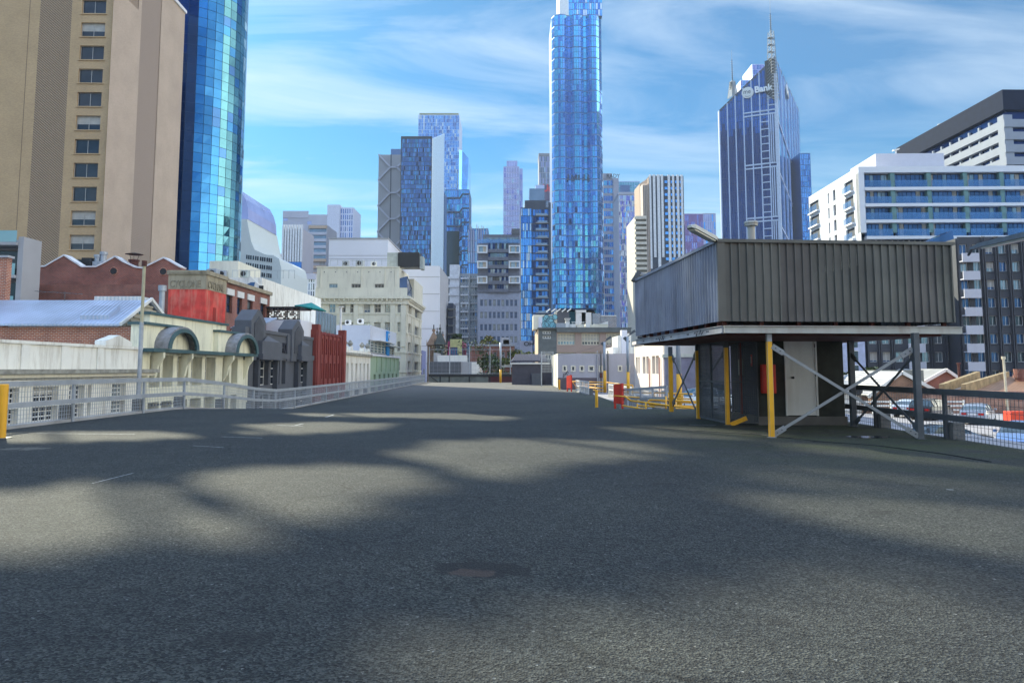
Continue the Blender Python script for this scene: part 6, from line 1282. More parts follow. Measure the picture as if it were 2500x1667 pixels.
b = Bld('pale_blue_annex', 'pale blue grey wing with one small window under the cabin platform', 2055, 2112, 820, 98, 12, 0, vref=850); m = MB(); LB = surf('pale_blue_panel',(0.36,0.42,0.60),.7); m.box(0,0,0,b.w,12,b.h+2,LB); m.build('wall', b.root)
xw0 = b.x(2085,880); 
for v in (870,905,835): m = MB(); m.box(xw0,-.06,b.z(v+13),xw0+.55,-.005,b.z(v-13),DGL); wn = m.build('window', b.root); m = MB(); m.box(xw0-.05,-.09,b.z(v-13),xw0+.6,-.061,b.z(v-13)+.08,WHI); m.build('lintel', wn)
foliage('shrub_row', 'dark green shrub tops showing over the white metal roof', 'shrub', P(2085,912,84), 2.6, 1, .8, 600, [LG1,LG2], .2)

# ================================================================ white balcony apartment building
WB = surf('white_panel',(0.70,0.72,0.76),.7,0,.03,.3); WBG = surf('shade_white_panel',(0.62,0.61,0.63),.7,0,.05,.3); BALG = glass('balcony_blue_glass',(0.12,0.28,0.55),.3,.06); BALG.node_tree.nodes['Principled BSDF'].inputs['Alpha'].default_value = .42; JD = surf('jade_column',(0.13,0.25,0.25),.7)
b = Bld('white_balcony_apartments', 'white apartment building with long glass balconies and bright blank end wall', 2098, 2700, 403, 118, 40, -1.5, vref=480)
W = b.w; H = b.h; ze = b.z(568); yl_ = 0
kk = KT(1975,500)[0]; b.D = (b.X0-kk*b.Y0)/(kk*b.ca+b.sa) if True else 30
D = b.D; fh = (b.z(447)-b.z(486.5)); m = MB(); m.box(.3,1.1,ze,W,D-.3,H-.3,surf('dark_reveal',(0.05,0.06,0.08),.7)); m.box(.0,-.02,H-1.0,W,D,H,WB)
m.box(0,0,ze,.9,1.09,H-1.0,WB)
for k in range(1,5): z = H-1.0-k*fh*1.0; m.box(.9,-.1,z-.25,W,1.09,z+.25,WB)
m.build('wall', b.root)
bay = (b.x(2271,480)-b.x(2182,480)); x = b.x(2182,480); cl_ = []
while x < W: cl_.append((x-.35,.15,ze,x+.35,1.08,H-1.02)); x += bay
each('column', b.root, cl_, JD)
for k in range(4):
    zf0 = H-1.0-(k+1)*fh+.25; x = .95; xk = b.x(2182,480)
    while x < W-1:
        x1 = xk-.36; m = MB(); n = 7; ww = (x1-x)/n
        for i in range(n): m.box(x+i*ww+.05,.9,zf0,x+(i+1)*ww-.05,1.02,zf0+fh*.82,rng.choice([BGL,BGL,CURT if rng.random()<.6 else PGL,BGL]))
        m.build('window', b.root)
        m = MB(); m.box(x,-.02,zf0+.02,x1,.02,zf0+1.15,BALG); m.build('balustrade', b.root); x = xk+.36; xk += bay
# end wall (left face): D long, windows with little balconies
m = MB(); xl = lambda u: D-((b.X0-KT(u,500)[0]*b.Y0)/(KT(u,500)[0]*b.ca+b.sa))
xs = [(xl(1976.5),xl(1999)),(xl(2021),xl(2025)),(xl(2034),xl(2040.5)),(xl(2063),xl(2084.5))]; 
zs = [(H-1.0-(k+1)*fh+.3, H-1.0-k*fh-.45) for k in range(3,-1,-1)]
b.wall(m,'L',D,ze-9,H-1.0,xs,zs,.5,WB); m.poly([(.28,.3,ze-9),(.28,D,ze-9),(.28,D,ze),(.28,.3,ze)],WB); m.build('end_wall', b.root)
b.windows('L',xs,zs,.5,dict(frame=BLKF,glass=[DGL,PGL],nx=3,fw=.07,blind=CURT,pb=.4)); b.done()
for (a,c) in (xs[0],xs[3]):
    for z0,z1 in zs: m = MB(); m.box(-.45,D-c+.1,z0,-.40,D-a-.1,z0+1.0,BALG); m.box(-.45,D-c,z0-.3,-.01,D-a,z0-.02,WB); m.build('balcony', b.root)
m = MB(); m.box(b.xa(2138,390,6),6,H,b.xa(2305,390,6),16,b.z(376,0,6),MATS['pale_lilac_panel']); m.build('plant_room', b.root)
m = MB(); x = b.x(2240,370); m.tube((x,7,b.z(376,0,6)),(x,7,b.z(363,0,6)),.15,WHI,6); m.prism([(x-.5,6.8,b.z(366,0,6)),(x+.6,6.8,b.z(362,0,6)),(x+.6,6.8,b.z(360,0,6)),(x-.5,6.8,b.z(363,0,6))],(0,.5,0),WHI); m.build('roof_vent', b.root)
m = MB(); m.box(.6,2.5,0,W,D-.5,ze-.01,G4); m.build('lower_storey', b.root); m = MB()
for i in range(60): m.box(.7+i*.9,2.3,ze-3.5,.85+i*.9,2.49,ze-.1,GALV if i%3 else WHI)
m.box(.6,2.25,ze-2,W,2.29,ze-1.85,WHI); m.build('lower_mullion', b.root)
b = Bld('metal_roof_annex', 'low white-edged roof with dark louvres between the cabin top and balconies', 2335, 2700, 584, 108, 6, 0); m = MB(); m.box(0,0,0,b.w,6,b.h-.8,DGREY); m.build('wall', b.root); m = MB(); m.box(-.3,-.3,b.h-.8,b.w,6,b.h-.3,WB); m.build('roof_edge', b.root); m = MB(); m.prism([(b.x(2270,575),.5,b.h-.3),(b.x(2335,575),.5,b.h-.3),(b.x(2330,575),.5,b.h+1.4)],(0,3,0),BGL); m.build('solar_panel', b.root)
# banded dark hotel behind
b = Bld('banded_concrete_tower', 'dark crowned concrete tower with pale bands climbing to the right', 2448, 2900, 222, 175, 120, 1.0, vref=240)
CRW = surf('blue_black_concrete',(0.012,0.020,0.046),.9,0,.12,.6,.1,spec=.2); PB = surf('pale_band_concrete',(0.29,0.32,0.38),.8,0,.05,.4)
kk = KT(2190,400)[0]; D = (b.X0-kk*b.Y0)/(kk*b.ca+b.sa); b.D = D; H = b.h; W = b.w; zc = b.z(268); m = MB(); m.box(0,0,zc,W,D,H,CRW); m.build('crown', b.root)
m = MB(); m.box(1.0,1.0,0,W-1,D-.8,zc-.01,G4); m.build('glazing', b.root); fh = b.z(293)-b.z(323.5)
for k in range(16):
    z1 = b.z(291)-k*fh; m = MB(); m.box(0,0,z1-fh*.62,W,D-.01,z1,PB); m.build('band', b.root)
m = MB()
for k in range(14): 
    for j in range(12): m.box(.5,2+j*D/12,b.z(291)-k*fh,1.2,2.6+j*D/12,b.z(291)-(k-1)*fh-fh*.62,PB)
    m.box(-.0,.2,b.z(291)-k*fh,2.2,2.4,b.z(291)-(k-1)*fh-fh*.62,PB)
m.build('pier', b.root)['kind'] = 'stuff'; m = MB(); m.tube((3,30,H),(3,30,H+1.5),.9,GALV,10); m.build('roof_fan', b.root)

# ================================================================ skyline towers
SKY_G = 'glass towers of the far skyline'
GB = glass('mid_blue_glass',(0.05,0.20,0.56),.75,.08); GBL = glass('light_blue_glass',(0.14,0.42,0.88),.75,.08); GC = glass('cyan_glass',(0.08,0.45,0.75),.8,.06); GV = glass('violet_glass',(0.30,0.30,0.70),.65,.1); GL = glass('lilac_glass',(0.45,0.45,0.72),.5,.15); GG = glass('grey_glass',(0.22,0.28,0.38),.6,.1); GW = glass('pale_glass',(0.55,0.66,0.82),.6,.12)
FB = surf('blue_frame',(0.08,0.16,0.34),.5,.3); FL = surf('pale_blue_frame',(0.42,0.50,0.72),.5,.2); FG = surf('grey_frame',(0.30,0.31,0.34),.6,.1); FD = surf('dark_frame',(0.04,0.05,0.08),.5,.2); LIL = surf('lilac_concrete',(0.42,0.42,0.50),.8,0,.05,.1); GREYC = surf('grey_concrete_panel',(0.30,0.30,0.33),.8,0,.05,.1); BRNC = surf('tan_panel',(0.46,0.33,0.25),.8); STW_ = surf('stripe_white',(0.66,0.67,0.70),.7)
def tower(name, label, u0, u1, vt, Y, D, core, mats, wts, nx, sh, a=0, vref=None, side=None, snx=None, gap=.25, gapz=None, group=SKY_G, tilt=.006, fn=None, cat='tower', cap=None, zlow=None):
    b = Bld(name, label, u0, u1, vt, Y, D, a, cat, group, vref=vref); m = MB(); m.box(0,0,0,b.w,D,b.h,core); m.build('frame', b.root)
    nz = int((b.h-(zlow or 0))/sh); m = MB(); m.recalc = False; b.curtain(m,'F',.2,b.w-.2,b.h-.6-nz*sh,b.h-.6,nx,nz,mats,wts,gap,tilt,gapz=gapz,fn=fn)
    if side: b.curtain(m,side,.2,D-.2,b.h-.6-nz*sh,b.h-.6,snx or max(3,int(D/(b.w/nx))),nz,mats,wts,gap,tilt,gapz=gapz)
    m.build('glazing', b.root)
    if cap: m = MB(); m.box(-.3,-.3,b.h,b.w+.3,D+.3,b.h+cap,core); m.build('parapet', b.root)
    return b
ST_ = tower
b = tower('glass_tower','grey tower slab with pale diagonal bracing at the left of the blue pair', 921,978,378,520,28,GREYC,[GREYC,FG],[8,1],14,4,vref=600, gap=.5)
m = MB(); W = b.w; zt_ = b.h; P0 = 18.8
for k in range(10):
    z0 = zt_-k*P0*1.0; m.beam((0,-.8,z0),(W*.52,-.8,z0-P0*.5),.9,1.1,LIL); m.beam((W*.52,-.8,z0-P0*.5),(0,-.8,z0-P0),.9,1.1,LIL); m.beam((W*.52,-.8,z0-P0*.5),(W*.8,-.8,z0-P0*.5),.9,1.1,LIL); m.beam((W*.8,-.8,z0-P0*.5),(W,-.8,z0-P0*.32),.9,1.1,LIL); m.beam((W*.8,-.8,z0-P0*.5),(W,-.8,z0-P0*.68),.9,1.1,LIL)
m.build('bracing', b.root); m = MB(); m.box(W*.5,2,zt_,W,20,b.z(362),FB); m.box(W*.52,-.3,0,W*.56,-.05,zt_,FD); m.build('roof_plant', b.root)
b = tower('glass_tower','tall deep blue chequered glass slab with pale angled end', 978,1053,337,480,40,FD,[GB,GBL,GC,G1,G4],[6,2.2,1.5,3,1],24,3.1,vref=500, gap=.35, tilt=.012)
m = MB(); W = b.w; xe1 = b.x(1071,600); zt_ = b.h; zm_ = b.z(400); m.prism([(W+.1,1,0),(W+.1,1,zt_),(xe1,30,zm_+30),(xe1,30,0)],(.3,.3,0),surf('pale_mirror_wall',(0.60,0.74,0.88),.35,.2)); m.box(-.3,-.4,0,0.0,1,zt_,FD); m.box(W-.2,-.4,0,W+.1,1,zt_,FD); m.box(-.3,-.3,zt_,W+.1,1,zt_+1,FD); m.build('end_wall', b.root)
b = tower('glass_tower','pale blue stepped skyscraper rising behind the chequered slab', 1021,1121,281,820,50,FL,[GBL,GW,GB],[6,1,1.5],26,4.2,vref=330)
m = MB(); x1 = b.x(1143,450); zs_ = b.z(370,0); m.prism([(b.w,0,0),(x1,6,0),(x1,6,b.z(383)),(b.x(1128,380),3,b.z(366)),(b.w,0,b.z(366))],(0,40,0),GBL); m.box(-6,0,0,-.01,40,b.z(390),FL); q = MB(); q.box(1,1,b.h,b.w-1,49,b.h+2.5,surf('olive_crown',(0.25,0.26,0.16),.8)); q.build('crown', b.root); m.build('shoulder', b.root)
b = tower('glass_tower','blue tower with dark horizontal shelf lines in front of the stepped skyscraper', 1085,1145,463,610,34,FB,[GBL,GB,GC],[5,2,2],14,6,vref=600, gap=.3, gapz=.5)
m = MB()
for k in range(10): z = b.h-8-k*12; m.box(0,-.9,z,b.w*.62,-.1,z+1.0,FD); m.beam((b.w*.62,-.5,z+.5),(b.w*.72,-.5,z+4),.8,1,FD); m.box(b.w*.72,-.9,z+3.5,b.w,-.1,z+4.5,FD)
m.build('shelf', b.root); m = MB(); m.tube((b.w*.5,3,b.h),(b.w*.5,3,b.h+16),.35,GALV,5); m.build('mast', b.root); m = MB(); m.box(0,-1.2,0,b.w*.6,-1.0,b.z(565),G5); m.build('reflecting_panel', b.root)
tower('glass_tower','narrow shaded blue tower between the chequered slab and shelf-lined tower', 1063,1086,470,560,20,FB,[GB,GBL,G1],[4,1,2],6,5)
b = tower('glass_tower','low bright blue tower with vertical fins left of the grey balcony block', 1143,1192,558,420,26,FB,[GB,GC,GBL],[4,2,2],9,6.5,gap=.5); m = MB()
for i in range(12): m.box(i*b.w/12,-.9,b.h-20,i*b.w/12+.35,-.1,b.h+rng.uniform(-2,3),LIL)
m.build('fin', b.root)
# cluster on the left
b = tower('apartment_tower','broad pale lilac slab behind the ribbed apartment tower', 690,808,524,620,40,LIL,[LIL,GL,GG],[9,1,.6],10,5,vref=560,gap=.3,group='apartment towers left of the skyline'); m = MB(); m.box(0,-.6,b.h-3,b.w*.53,-.05,b.h+3,LIL); m.build('screen_wall', b.root)
b = tower('apartment_tower','pale tower with lilac end wall and latticed blue side', 798,829,500,600,30,surf('bright_lilac',(0.58,0.6,0.72),.7),[MATS['bright_lilac']],[1],3,8,side='R',vref=560,gap=.15,group='apartment towers left of the skyline'); 
k_ = KT(862,560)[0]
b2 = tower('apartment_tower','latticed blue and white tower wing right of the lilac end wall', 829.5,862,507,603,30,surf('bright_lilac',(0.58,0.6,0.72),.7),[GB,G1,GL],[5,2,1],6,5,vref=560,gap=1.0,group='apartment towers left of the skyline')
b = tower('apartment_tower','mid grey-lilac tower with stacked balcony shelves on its right', 728,796,548,500,30,LIL,[LIL,GREYC],[5,1],9,4,vref=600,gap=.2,group='apartment towers left of the skyline'); m = MB(); x0 = b.x(755,600)
m.box(x0,-.3,b.z(640),b.w,-.02,b.h-.5,GG); m.build('window', b.root)
for k in range(8): z = b.h-3-k*4.6; m = MB(); m.box(x0,-2,z,b.w+.6,-.31,z+1.9,rng.choice([LIL,BRNC,LIL])); m.build('balcony', b.root)
b = tower('apartment_tower','ribbed white and grey apartment tower with dark lower floors', 692,737,558,430,26,LIL,[GG,DGL,GB],[3,2,2],7,3.6,vref=600,gap=1.6,gapz=.8,group='apartment towers left of the skyline',zlow=b.h*.0); m = MB()
for i in range(8): m.box(i*b.w/7-.5,-1.6,b.z(640),i*b.w/7+.5,-.08,b.h+2,STW_)
m.build('rib', b.root); m = MB(); m.box(b.w*.25,-.9,0,b.w*1.02,-.1,b.z(640),GB); m.build('lower_glazing', b.root)
b = tower('glass_block','glittering white framed glass block below the ribbed tower', 717,770,668,300,20,STW_,[GG,G4,PGL,DGL],[3,3,2,2],9,3.2,vref=700,gap=.5,group=None,cat='building'); m = MB(); m.box(-.2,-.5,b.h-2.4,b.w+.2,-.08,b.h,LIL); m.build('fascia', b.root)
b = tower('glass_block','dim grey blue glass sliver left of the ribbed tower', 681,694,620,470,18,LIL,[GG,GW],[3,2],3,5,gap=.8,group=None,cat='building')
# sloping curved office far left
cu_ = empty('curved_office', P(572,700,230), 0, 'white office building with a swooping curved wall and grids of small windows', 'building'); Z = lambda v: P(600,v,230).z-P(572,700,230).z; Xq = lambda u, v=600: P(u,v,230).x-P(572,700,230).x
MINT = surf('pale_mint_render',(0.50,0.55,0.56),.8,0,.04)
m = MB(); prof = [(-8,-40),(Xq(688),-40),(Xq(688),Z(655)),(Xq(682),Z(632)),(Xq(668),Z(623)),(Xq(650),Z(622)),(Xq(622),Z(610)),(Xq(613),Z(590)),(Xq(606),Z(560)),(Xq(601),Z(535)),(-8,Z(535))]
m.prism([(x,0,z) for x,z in prof],(0,30,0),MINT); m.build('wall', cu_); m = MB(); m.prism([(x,0.5,z) for x,z in [(-8,Z(535)),(Xq(603),Z(535)),(Xq(601),Z(508)),(Xq(594),Z(485)),(Xq(583),Z(465)),(-8,Z(455))]],(0,28,0),GL); m.build('glass_dome', cu_)
for (us_, v0_) in (((602,607,612,618,624,629,636,641,646,652,657,662),0),):
    for j in range(4):
        for i,u in enumerate(us_):
            v = 622+j*19+ (u-600)*.14; 
            if u > 655 and j > 2: continue
            m = MB(); m.box(Xq(u),-.12,Z(v+10),Xq(u)+.42,-.01,Z(v),DGL); m.build('window', cu_)
# right-hand cluster behind
tower('glass_tower','slender pale violet tower standing alone left of centre', 1229,1268,407,720,30,surf('violet_frame',(0.42,0.40,0.60),.7),[GL,GV,GW],[6,1,1],6,5.5,vref=500,side=None,gap=.9,group=SKY_G); b = tower('glass_tower','setback crown of the slender violet tower', 1237,1263,393,735,20,surf('violet_frame',(0.42,0.40,0.60),.7),[GL],[1],4,6,gap=.3); b = tower('glass_tower','narrow violet wing on the right of the slender tower', 1268.5,1276,412,735,30,GL,[GV,GL],[1,1],2,5.5)
b = tower('sign_tower','grey blue tower with a red and white sign panel left of the tallest tower', 1316,1352,380,640,24,GREYC,[GG,GL,GW],[4,2,1],9,5,vref=420,gap=.5,cap=2); m = MB(); z0 = b.z(490); m.box(1.0,-1,z0,b.w+3,-.06,b.z(452),surf('sign_panel_plum',(0.11,0.09,0.17),.6)); sgp = m.build('sign_panel', b.root)
text_mesh('lettering','Uni',8.6,surf('sign_red',(0.75,0.02,0.05),.5),sgp,(3.2,-1.1,b.z(468)),(math.pi/2,0,0),.05,.35,.82); text_mesh('lettering','L',8.6,WHI,sgp,(14.5,-1.1,b.z(468)),(math.pi/2,0,0),.05,.35,.82)
b = tower('apartment_tower','stepped dark blue apartment tower with white balcony slabs left of the tallest tower', 1271,1345,507,330,26,FD,[G4,G1,GB],[4,2,2],10,3.4,vref=650,gap=.2,gapz=.6,group=None)
m = MB(); m.recalc = False; nz = int(b.h/3.4); b.curtain(m,'F',.1,b.w*.36,b.h-.6-nz*3.4,b.h-.6,6,nz,[GBL,GB,GW],[4,2,1.5],.2,.01,pr=.9); m.build('corner_glazing', b.root)
xb0 = b.w*.5
for k in range(30):
    z = b.h-4-k*3.4
    if z < 4: break
    m = MB(); m.box(xb0,-1.5,z,b.w-1.2,-.1,z+.3,GREYC); m.box(xb0+(k%2)*.8,-1.55,z+.3,b.w-1.6,-1.45,z+1.1,GG); m.build('balcony', b.root)
m = MB(); m.box(b.w-1.0,-1.6,0,b.w,-.1,b.h+2,FD); m.box(2,2,b.h,b.x(1333,480),20,b.z(487),FD); m.box(b.x(1293,480),2,b.z(487),b.x(1330,480),18,b.z(458),GG); m.box(b.x(1308,450),3,b.z(458),b.x(1330,450),15,b.z(448),FL); m.build('roof_step', b.root)
text_mesh('lettering','OHT',2.6,FD,None,P(1279,841,240),(math.pi/2,0,0),.1,.08) if False else None
ob = Bld('grey_shop_building','pale grey building with black raised letters below the stepped dark tower',1266,1300,832,250,14,0,vref=850); m = MB(); m.box(0,0,0,ob.w,14,ob.h,LIL); m.build('wall', ob.root); text_mesh('lettering','OHT',1.9,BLKF,ob.root,(1.8,-.08,ob.z(844)),(math.pi/2,0,0),.05,.05,1.15)
for u in (1274,1288): m = MB(); m.box(ob.x(u,865),-.1,ob.z(874),ob.x(u+6,865),-.01,ob.z(858),GG); m.build('window', ob.root)
# tallest tower with bays
b = Bld('tallest_tower','tallest blue glass skyscraper with faceted bays in the middle of the skyline',1350,1477,35,520,40,0,'tower',None,vref=600)
W = b.w; H = b.h; prof = [(0,4),(.05,1.2),(.12,0),(.25,0),(.31,1.4),(.37,1.4),(.43,.2),(.57,.2),(.62,1.4),(.68,1.4),(.73,0),(.87,0),(.93,1.6),(1.0,5)]; pts = [(x*W,y*1.6) for x,y in prof]
m = MB(); m.prism([(x,y,0) for x,y in pts]+[(W,40,0),(0,40,0)],(0,0,H),FB); zt2 = b.z(-60); x0,x1 = b.x(1366,20),b.x(1478,20); m.box(x0,3,H,x1-2,36,zt2,FB); m.build('frame', b.root)
sh = 8.2; nz = int(H/sh); m = MB(); m.recalc = False
TI = [GBL,GB,GC,G2,G4]
for (xa_,ya_),(xb_,yb_) in zip(pts[:-1],pts[1:]):
    L = math.hypot(xb_-xa_,yb_-ya_); n = max(1,round(L/1.9)); e = Vector((xb_-xa_,yb_-ya_,0))/L; nv = Vector((e.y,-e.x,0)); o = Vector((xa_,ya_,0))+nv*.1; colm = [rng.choice([GBL,GB,GC,GBL]) for _ in range(3)]
    for j in range(nz*2):
        z0 = H-(j+1)*sh/2
        low = z0 < b.z(500)
        for i in range(n):
            wts = [2.4,4.2,2.2,.7,.0] if not low else [3,2.6,2.6,1.4,1.1]
            tl = .0 if not low else rng.gauss(0,.03); s0, s1 = i*L/n+.12, (i+1)*L/n-.12; g_ = .7 if j%2 == 0 else .1
            m.poly([o+e*s0+Vector((0,0,z0+.1)), o+e*s1+nv*tl+Vector((0,0,z0+.1)), o+e*s1+nv*(tl+rng.gauss(0,.02))+Vector((0,0,z0+sh/2-g_)), o+e*s0+Vector((0,0,z0+sh/2-g_))], (colm[i % 3] if rng.random() < (.9 if not low else .6) else rng.choices(TI,wts)[0]))
m.build('glazing', b.root)
m = MB(); m.recalc = False; n = 20; dd = (x1-2-x0)/n
for i in range(n):
    for j in range(8): m.poly([(x0+i*dd+.2,2.85,H+j*5+.2),(x0+(i+1)*dd-.2,2.85,H+j*5+.2),(x0+(i+1)*dd-.2,2.85,H+j*5+4.8),(x0+i*dd+.2,2.85,H+j*5+4.8)], rng.choice([GBL,GC,GB,GW]))
m.build('crown_glazing', b.root)
each('louvre', b.root, [(b.x(u,435),-.5,b.z(430+q_*4.5),b.x(u,435)+1.4,.2,b.z(427.5+q_*4.5)) for u in (1385,1395,1404,1411,1424,1434) for q_ in range(3)], FD)
m = MB(); m.prism([(b.x(1366,10),4,H),(b.x(1389,10),4,H),(b.x(1389,10),4,b.z(-40)),(b.x(1366,10),4,b.z(-40))],(0,-2,0),surf('white_crown',(0.8,0.82,0.85),.5)); m.build('crown_panel', b.root)
# right of it
b = tower('sign_tower','teal and white striped tower with small roof sign right of the tallest tower',1474,1511,436,560,24,LIL,[GC,GB,G2,GB],[3,4,2,2],8,6,vref=600,gap=.3,gapz=2.2); m = MB(); m.box(0,-.5,b.h,b.x(1494,430),1,b.z(424),LIL); m.box(b.w*.66,-1,0,b.w+.3,-.1,b.h,LIL); m.build('parapet', b.root)
text_mesh('lettering','RADY',4.4,FD,b.root,(2.6,-.7,b.z(435)),(math.pi/2,0,0),.1,.03,.9)
b = tower('glass_tower','teal green tower with dark roof square behind the violet reflecting tower',1500,1562,443,760,26,FL,[glass('teal_blue_glass',(0.15,0.40,0.52),.6,.1)],[1],10,5,gap=.2); m = MB(); m.box(b.w*.22,-.5,b.h-22,b.w*.6,-.1,b.h-4,FB); m.build('plant_screen', b.root)
tower('glass_tower','violet blue tower with jagged white reflections beside the striped tower',1511,1568,475,470,26,LIL,[GV,GW,glass('strong_violet_glass',(0.14,0.14,0.72),.7,.06),GBL,STW_],[3,2,2,2,1.2],16,3.6,vref=560,gap=.25,tilt=.03,cap=1.5)
b = tower('louvred_building','cream louvred building with rounded corner left of the cabin',1552,1578,527,300,24,surf('cream_louvre',(0.62,0.56,0.47),.8),[MATS['cream_louvre']],[1],1,3,vref=560,gap=.2,group=None,cat='building'); m = MB()
for k in range(40): m.box(-.6,-.9,b.h-1.5-k*2.1,b.w,-.07,b.h-.5-k*2.1,MATS['cream_louvre']); m.box(0,-.3,b.h-2.4-k*2.1,b.w,-.08,b.h-1.6-k*2.1,DGL)
m.build('louvre', b.root)
b = Bld('striped_tower','white and navy vertically striped tower with tan panelled left side',1586,1670,430,380,26,2,'tower',None,vref=500); W = b.w; m = MB(); m.box(0,0,0,W,26,b.h,FD); m.build('frame', b.root); zlo_ = b.z(656); m = MB()
for i,(a,c) in enumerate(((0,.05),(.10,.17),(.22,.30),(.335,.40),(.53,.60),(.66,.72),(.79,.86),(.91,.97))): m.box(a*W,-.5,zlo_+(6 if i%2 else 0),c*W,-.02,b.h+.5,STW_)
m.build('stripe', b.root); m = MB()
for x in (.44,.62,.75,.88):
    each('window', b.root, [(x*W,-.4,b.h-4-k*3.4,x*W+1.5,-.03,b.h-2.6-k*3.4) for k in range(24)], GBL)
k_ = KT(1569,500)[0]; D_ = (b.X0-k_*b.Y0)/(k_*b.ca+b.sa); m = MB(); 
m.box(-.01,0,zlo_-5,-.4,26,b.h-1,BRNC)
m.prism([(-.4,2,zlo_-8),(b.x(1570,500),8,zlo_-8),(b.x(1570,500),8,b.z(440)),(-.4,2,b.h-1)],(0,14,0),BRNC)
for i in range(4): x = b.x(1571+i*3.6,500); m.box(x,1.5+i*-.2,zlo_-6,x+.4,8,b.h-4,surf('pale_tan_panel',(0.62,0.5,0.42),.8))
m.build('side_panel', b.root)
tower('apartment_tower','dusky pink violet tower behind the leaning lamp',1671,1716,522,520,20,surf('plum_frame',(0.22,0.15,0.33),.6),[GV,surf('plum_panel',(0.25,0.16,0.36),.6),GL],[3,4,1],9,5,gap=.6)
tower('apartment_tower','pale lilac tower beside the bank tower',1716,1747,521,560,20,LIL,[GL,GBL],[3,2],6,6,gap=.4)
# grey balcony block with white boxes
b = Bld('grey_balcony_block','slate grey apartment block with white boxed windows over a paler base',1166,1269,570,235,22,0,'building',None,vref=700); W = b.w; ux = lambda u: b.x(u,700); H = b.h; zm = b.z(712); z1_ = b.z(594)
SLT = surf('slate_panel',(0.13,0.135,0.17),.7); m = MB(); m.box(0,0.3,zm,W,22,z1_,SLT); m.box(ux(1178),2,z1_,W,22,H,SLT); m.box(ux(1249),1.8,H,W,20,b.z(556),DGREY); m.box(-.3,-.4,zm-.2,W+.3,.5,zm+.5,SLT); m.build('upper_wall', b.root)
PGR = surf('pale_blue_grey_render',(0.30,0.32,0.40),.8); nzl = 10; zs = [(zm-3.6-k*3.9, zm-1.6-k*3.9) for k in range(nzl,-1,-1)]; zs = [(a-1.0,c-1.0) for a,c in zs if a-1.0 > .5]
xs = rng_iv(.6, W-.6, 9, .62); m = MB(); b.wall(m,'F',W,0,zm-.22,xs,zs,.3,PGR); m.box(.1,.6,0,W-.1,22,zm-.3,PGR); m.build('lower_wall', b.root); b.windows('F',xs,zs,.3,dict(frame=DGREY,glass=[BGL,PGL,DGL,PGL],nx=2,fw=.12)); b.done()
for va,vb in ((600,619),(638,656),(675,693)):
    for ua,ub,k in ((1165,1190,0),(1242,1270,1)):
        x0,x1 = ux(ua),ux(ub); z0,z1 = b.z(vb),b.z(va); q = empty('boxed_window',(x0,0,z0)); q.parent = b.root; w_,h_ = x1-x0,z1-z0; m = MB(); m.box(0,-1,0,w_,-.0,.35,WB); m.box(0,-1,h_-.35,w_,0,h_,WB); m.box(0,-1,.35,.35,0,h_-.35,WB); m.box(w_-.35,-1,.35,w_,0,h_-.35,WB); m.build('frame', q); m = MB(); m.box(.35,-.5,.35,w_-.35,-.02,h_-.35,surf('beige_panel',(0.50,0.42,0.33),.7)); m.box(w_*.2,-.6,.4,w_*.55,-.51,h_-.4,PGL)
        if k: m.box(w_*.68,-.6,.4,w_*.92,-.51,h_-.4,GG)
        m.build('pane', q)
for k in range(6):
    z = z1_-2.2-k*(z1_-zm)/6.1; m = MB(); m.box(ux(1191),-.8,z-.9,ux(1241),-.6,z+.2,SLT); m.box(ux(1191),-.6,z-.9,ux(1241),.29,z-.7,SLT); m.build('balcony', b.root); m = MB()
    for i in range(9): m.box(ux(1192)+i*.72,.15,z+.2,ux(1192)+i*.72+.6,.28,z+2.2,rng.choice([G4,GG,PGL,DGL]))
    m.build('window', b.root)
m = MB(); m.box(-.2,-.3,z1_,W+.2,-.15,z1_+1.2,BALG); m.box(0,-.3,b.z(724)-1,W,-.2,zm-1.0,GG) if False else None; m.build('glass_balustrade', b.root); m = MB()
for i in range(12): m.box(ux(1180)+i*.95,1.85,z1_+.6,ux(1180)+i*.95+.7,1.98,H-1.0,rng.choice([PGL,GG,PGL]))
m.build('window', b.root)
# small balcony tower in grey green
b = tower('apartment_tower','grey green apartment block with thin white balconies left of the slate block',1116,1166,668,255,18,surf('green_grey_panel',(0.30,0.33,0.36),.8),[GG,DGL,PGL,G1],[3,1.5,1.5,1],8,2.9,vref=750,gap=.5,gapz=.8,group=None,cat='building'); each('balcony', b.root, [(1.2,-.9,b.h-2-k*2.9,b.w*.55,-.1,b.h-1.5-k*2.9) for k in range(18)], STW_); each('balcony', b.root, [(b.w*.66,-.7,b.h-2-k*2.9,b.w,-.1,b.h-1.4-k*2.9) for k in range(18)], MGREY); m = MB(); m.box(-2.6,-1,0,.8,1,b.h+3,STW_)
for k in range(18): m.box(-3.4,-1.4,b.h-2-k*2.9,.6,-1.01,b.h-1.2-k*2.9,STW_)
m.box(b.w*.58,-1,0,b.w*.6,-.1,b.h,STW_); m.build('pale_edge', b.root)
b = Bld('dark_steel_stair','narrow dark stair structure in the gap beside the blank white wall',1093,1106,740,215,10,0,vref=800); m = MB(); m.box(0,0,0,b.w,10,b.h,FD); m.build('wall', b.root); m = MB()
for k in range(9): m.box(-.1,-.8,b.h-2-k*2.4,b.w+.8,-.02,b.h-1.6-k*2.4,BLOCK)
m.build('landing', b.root)
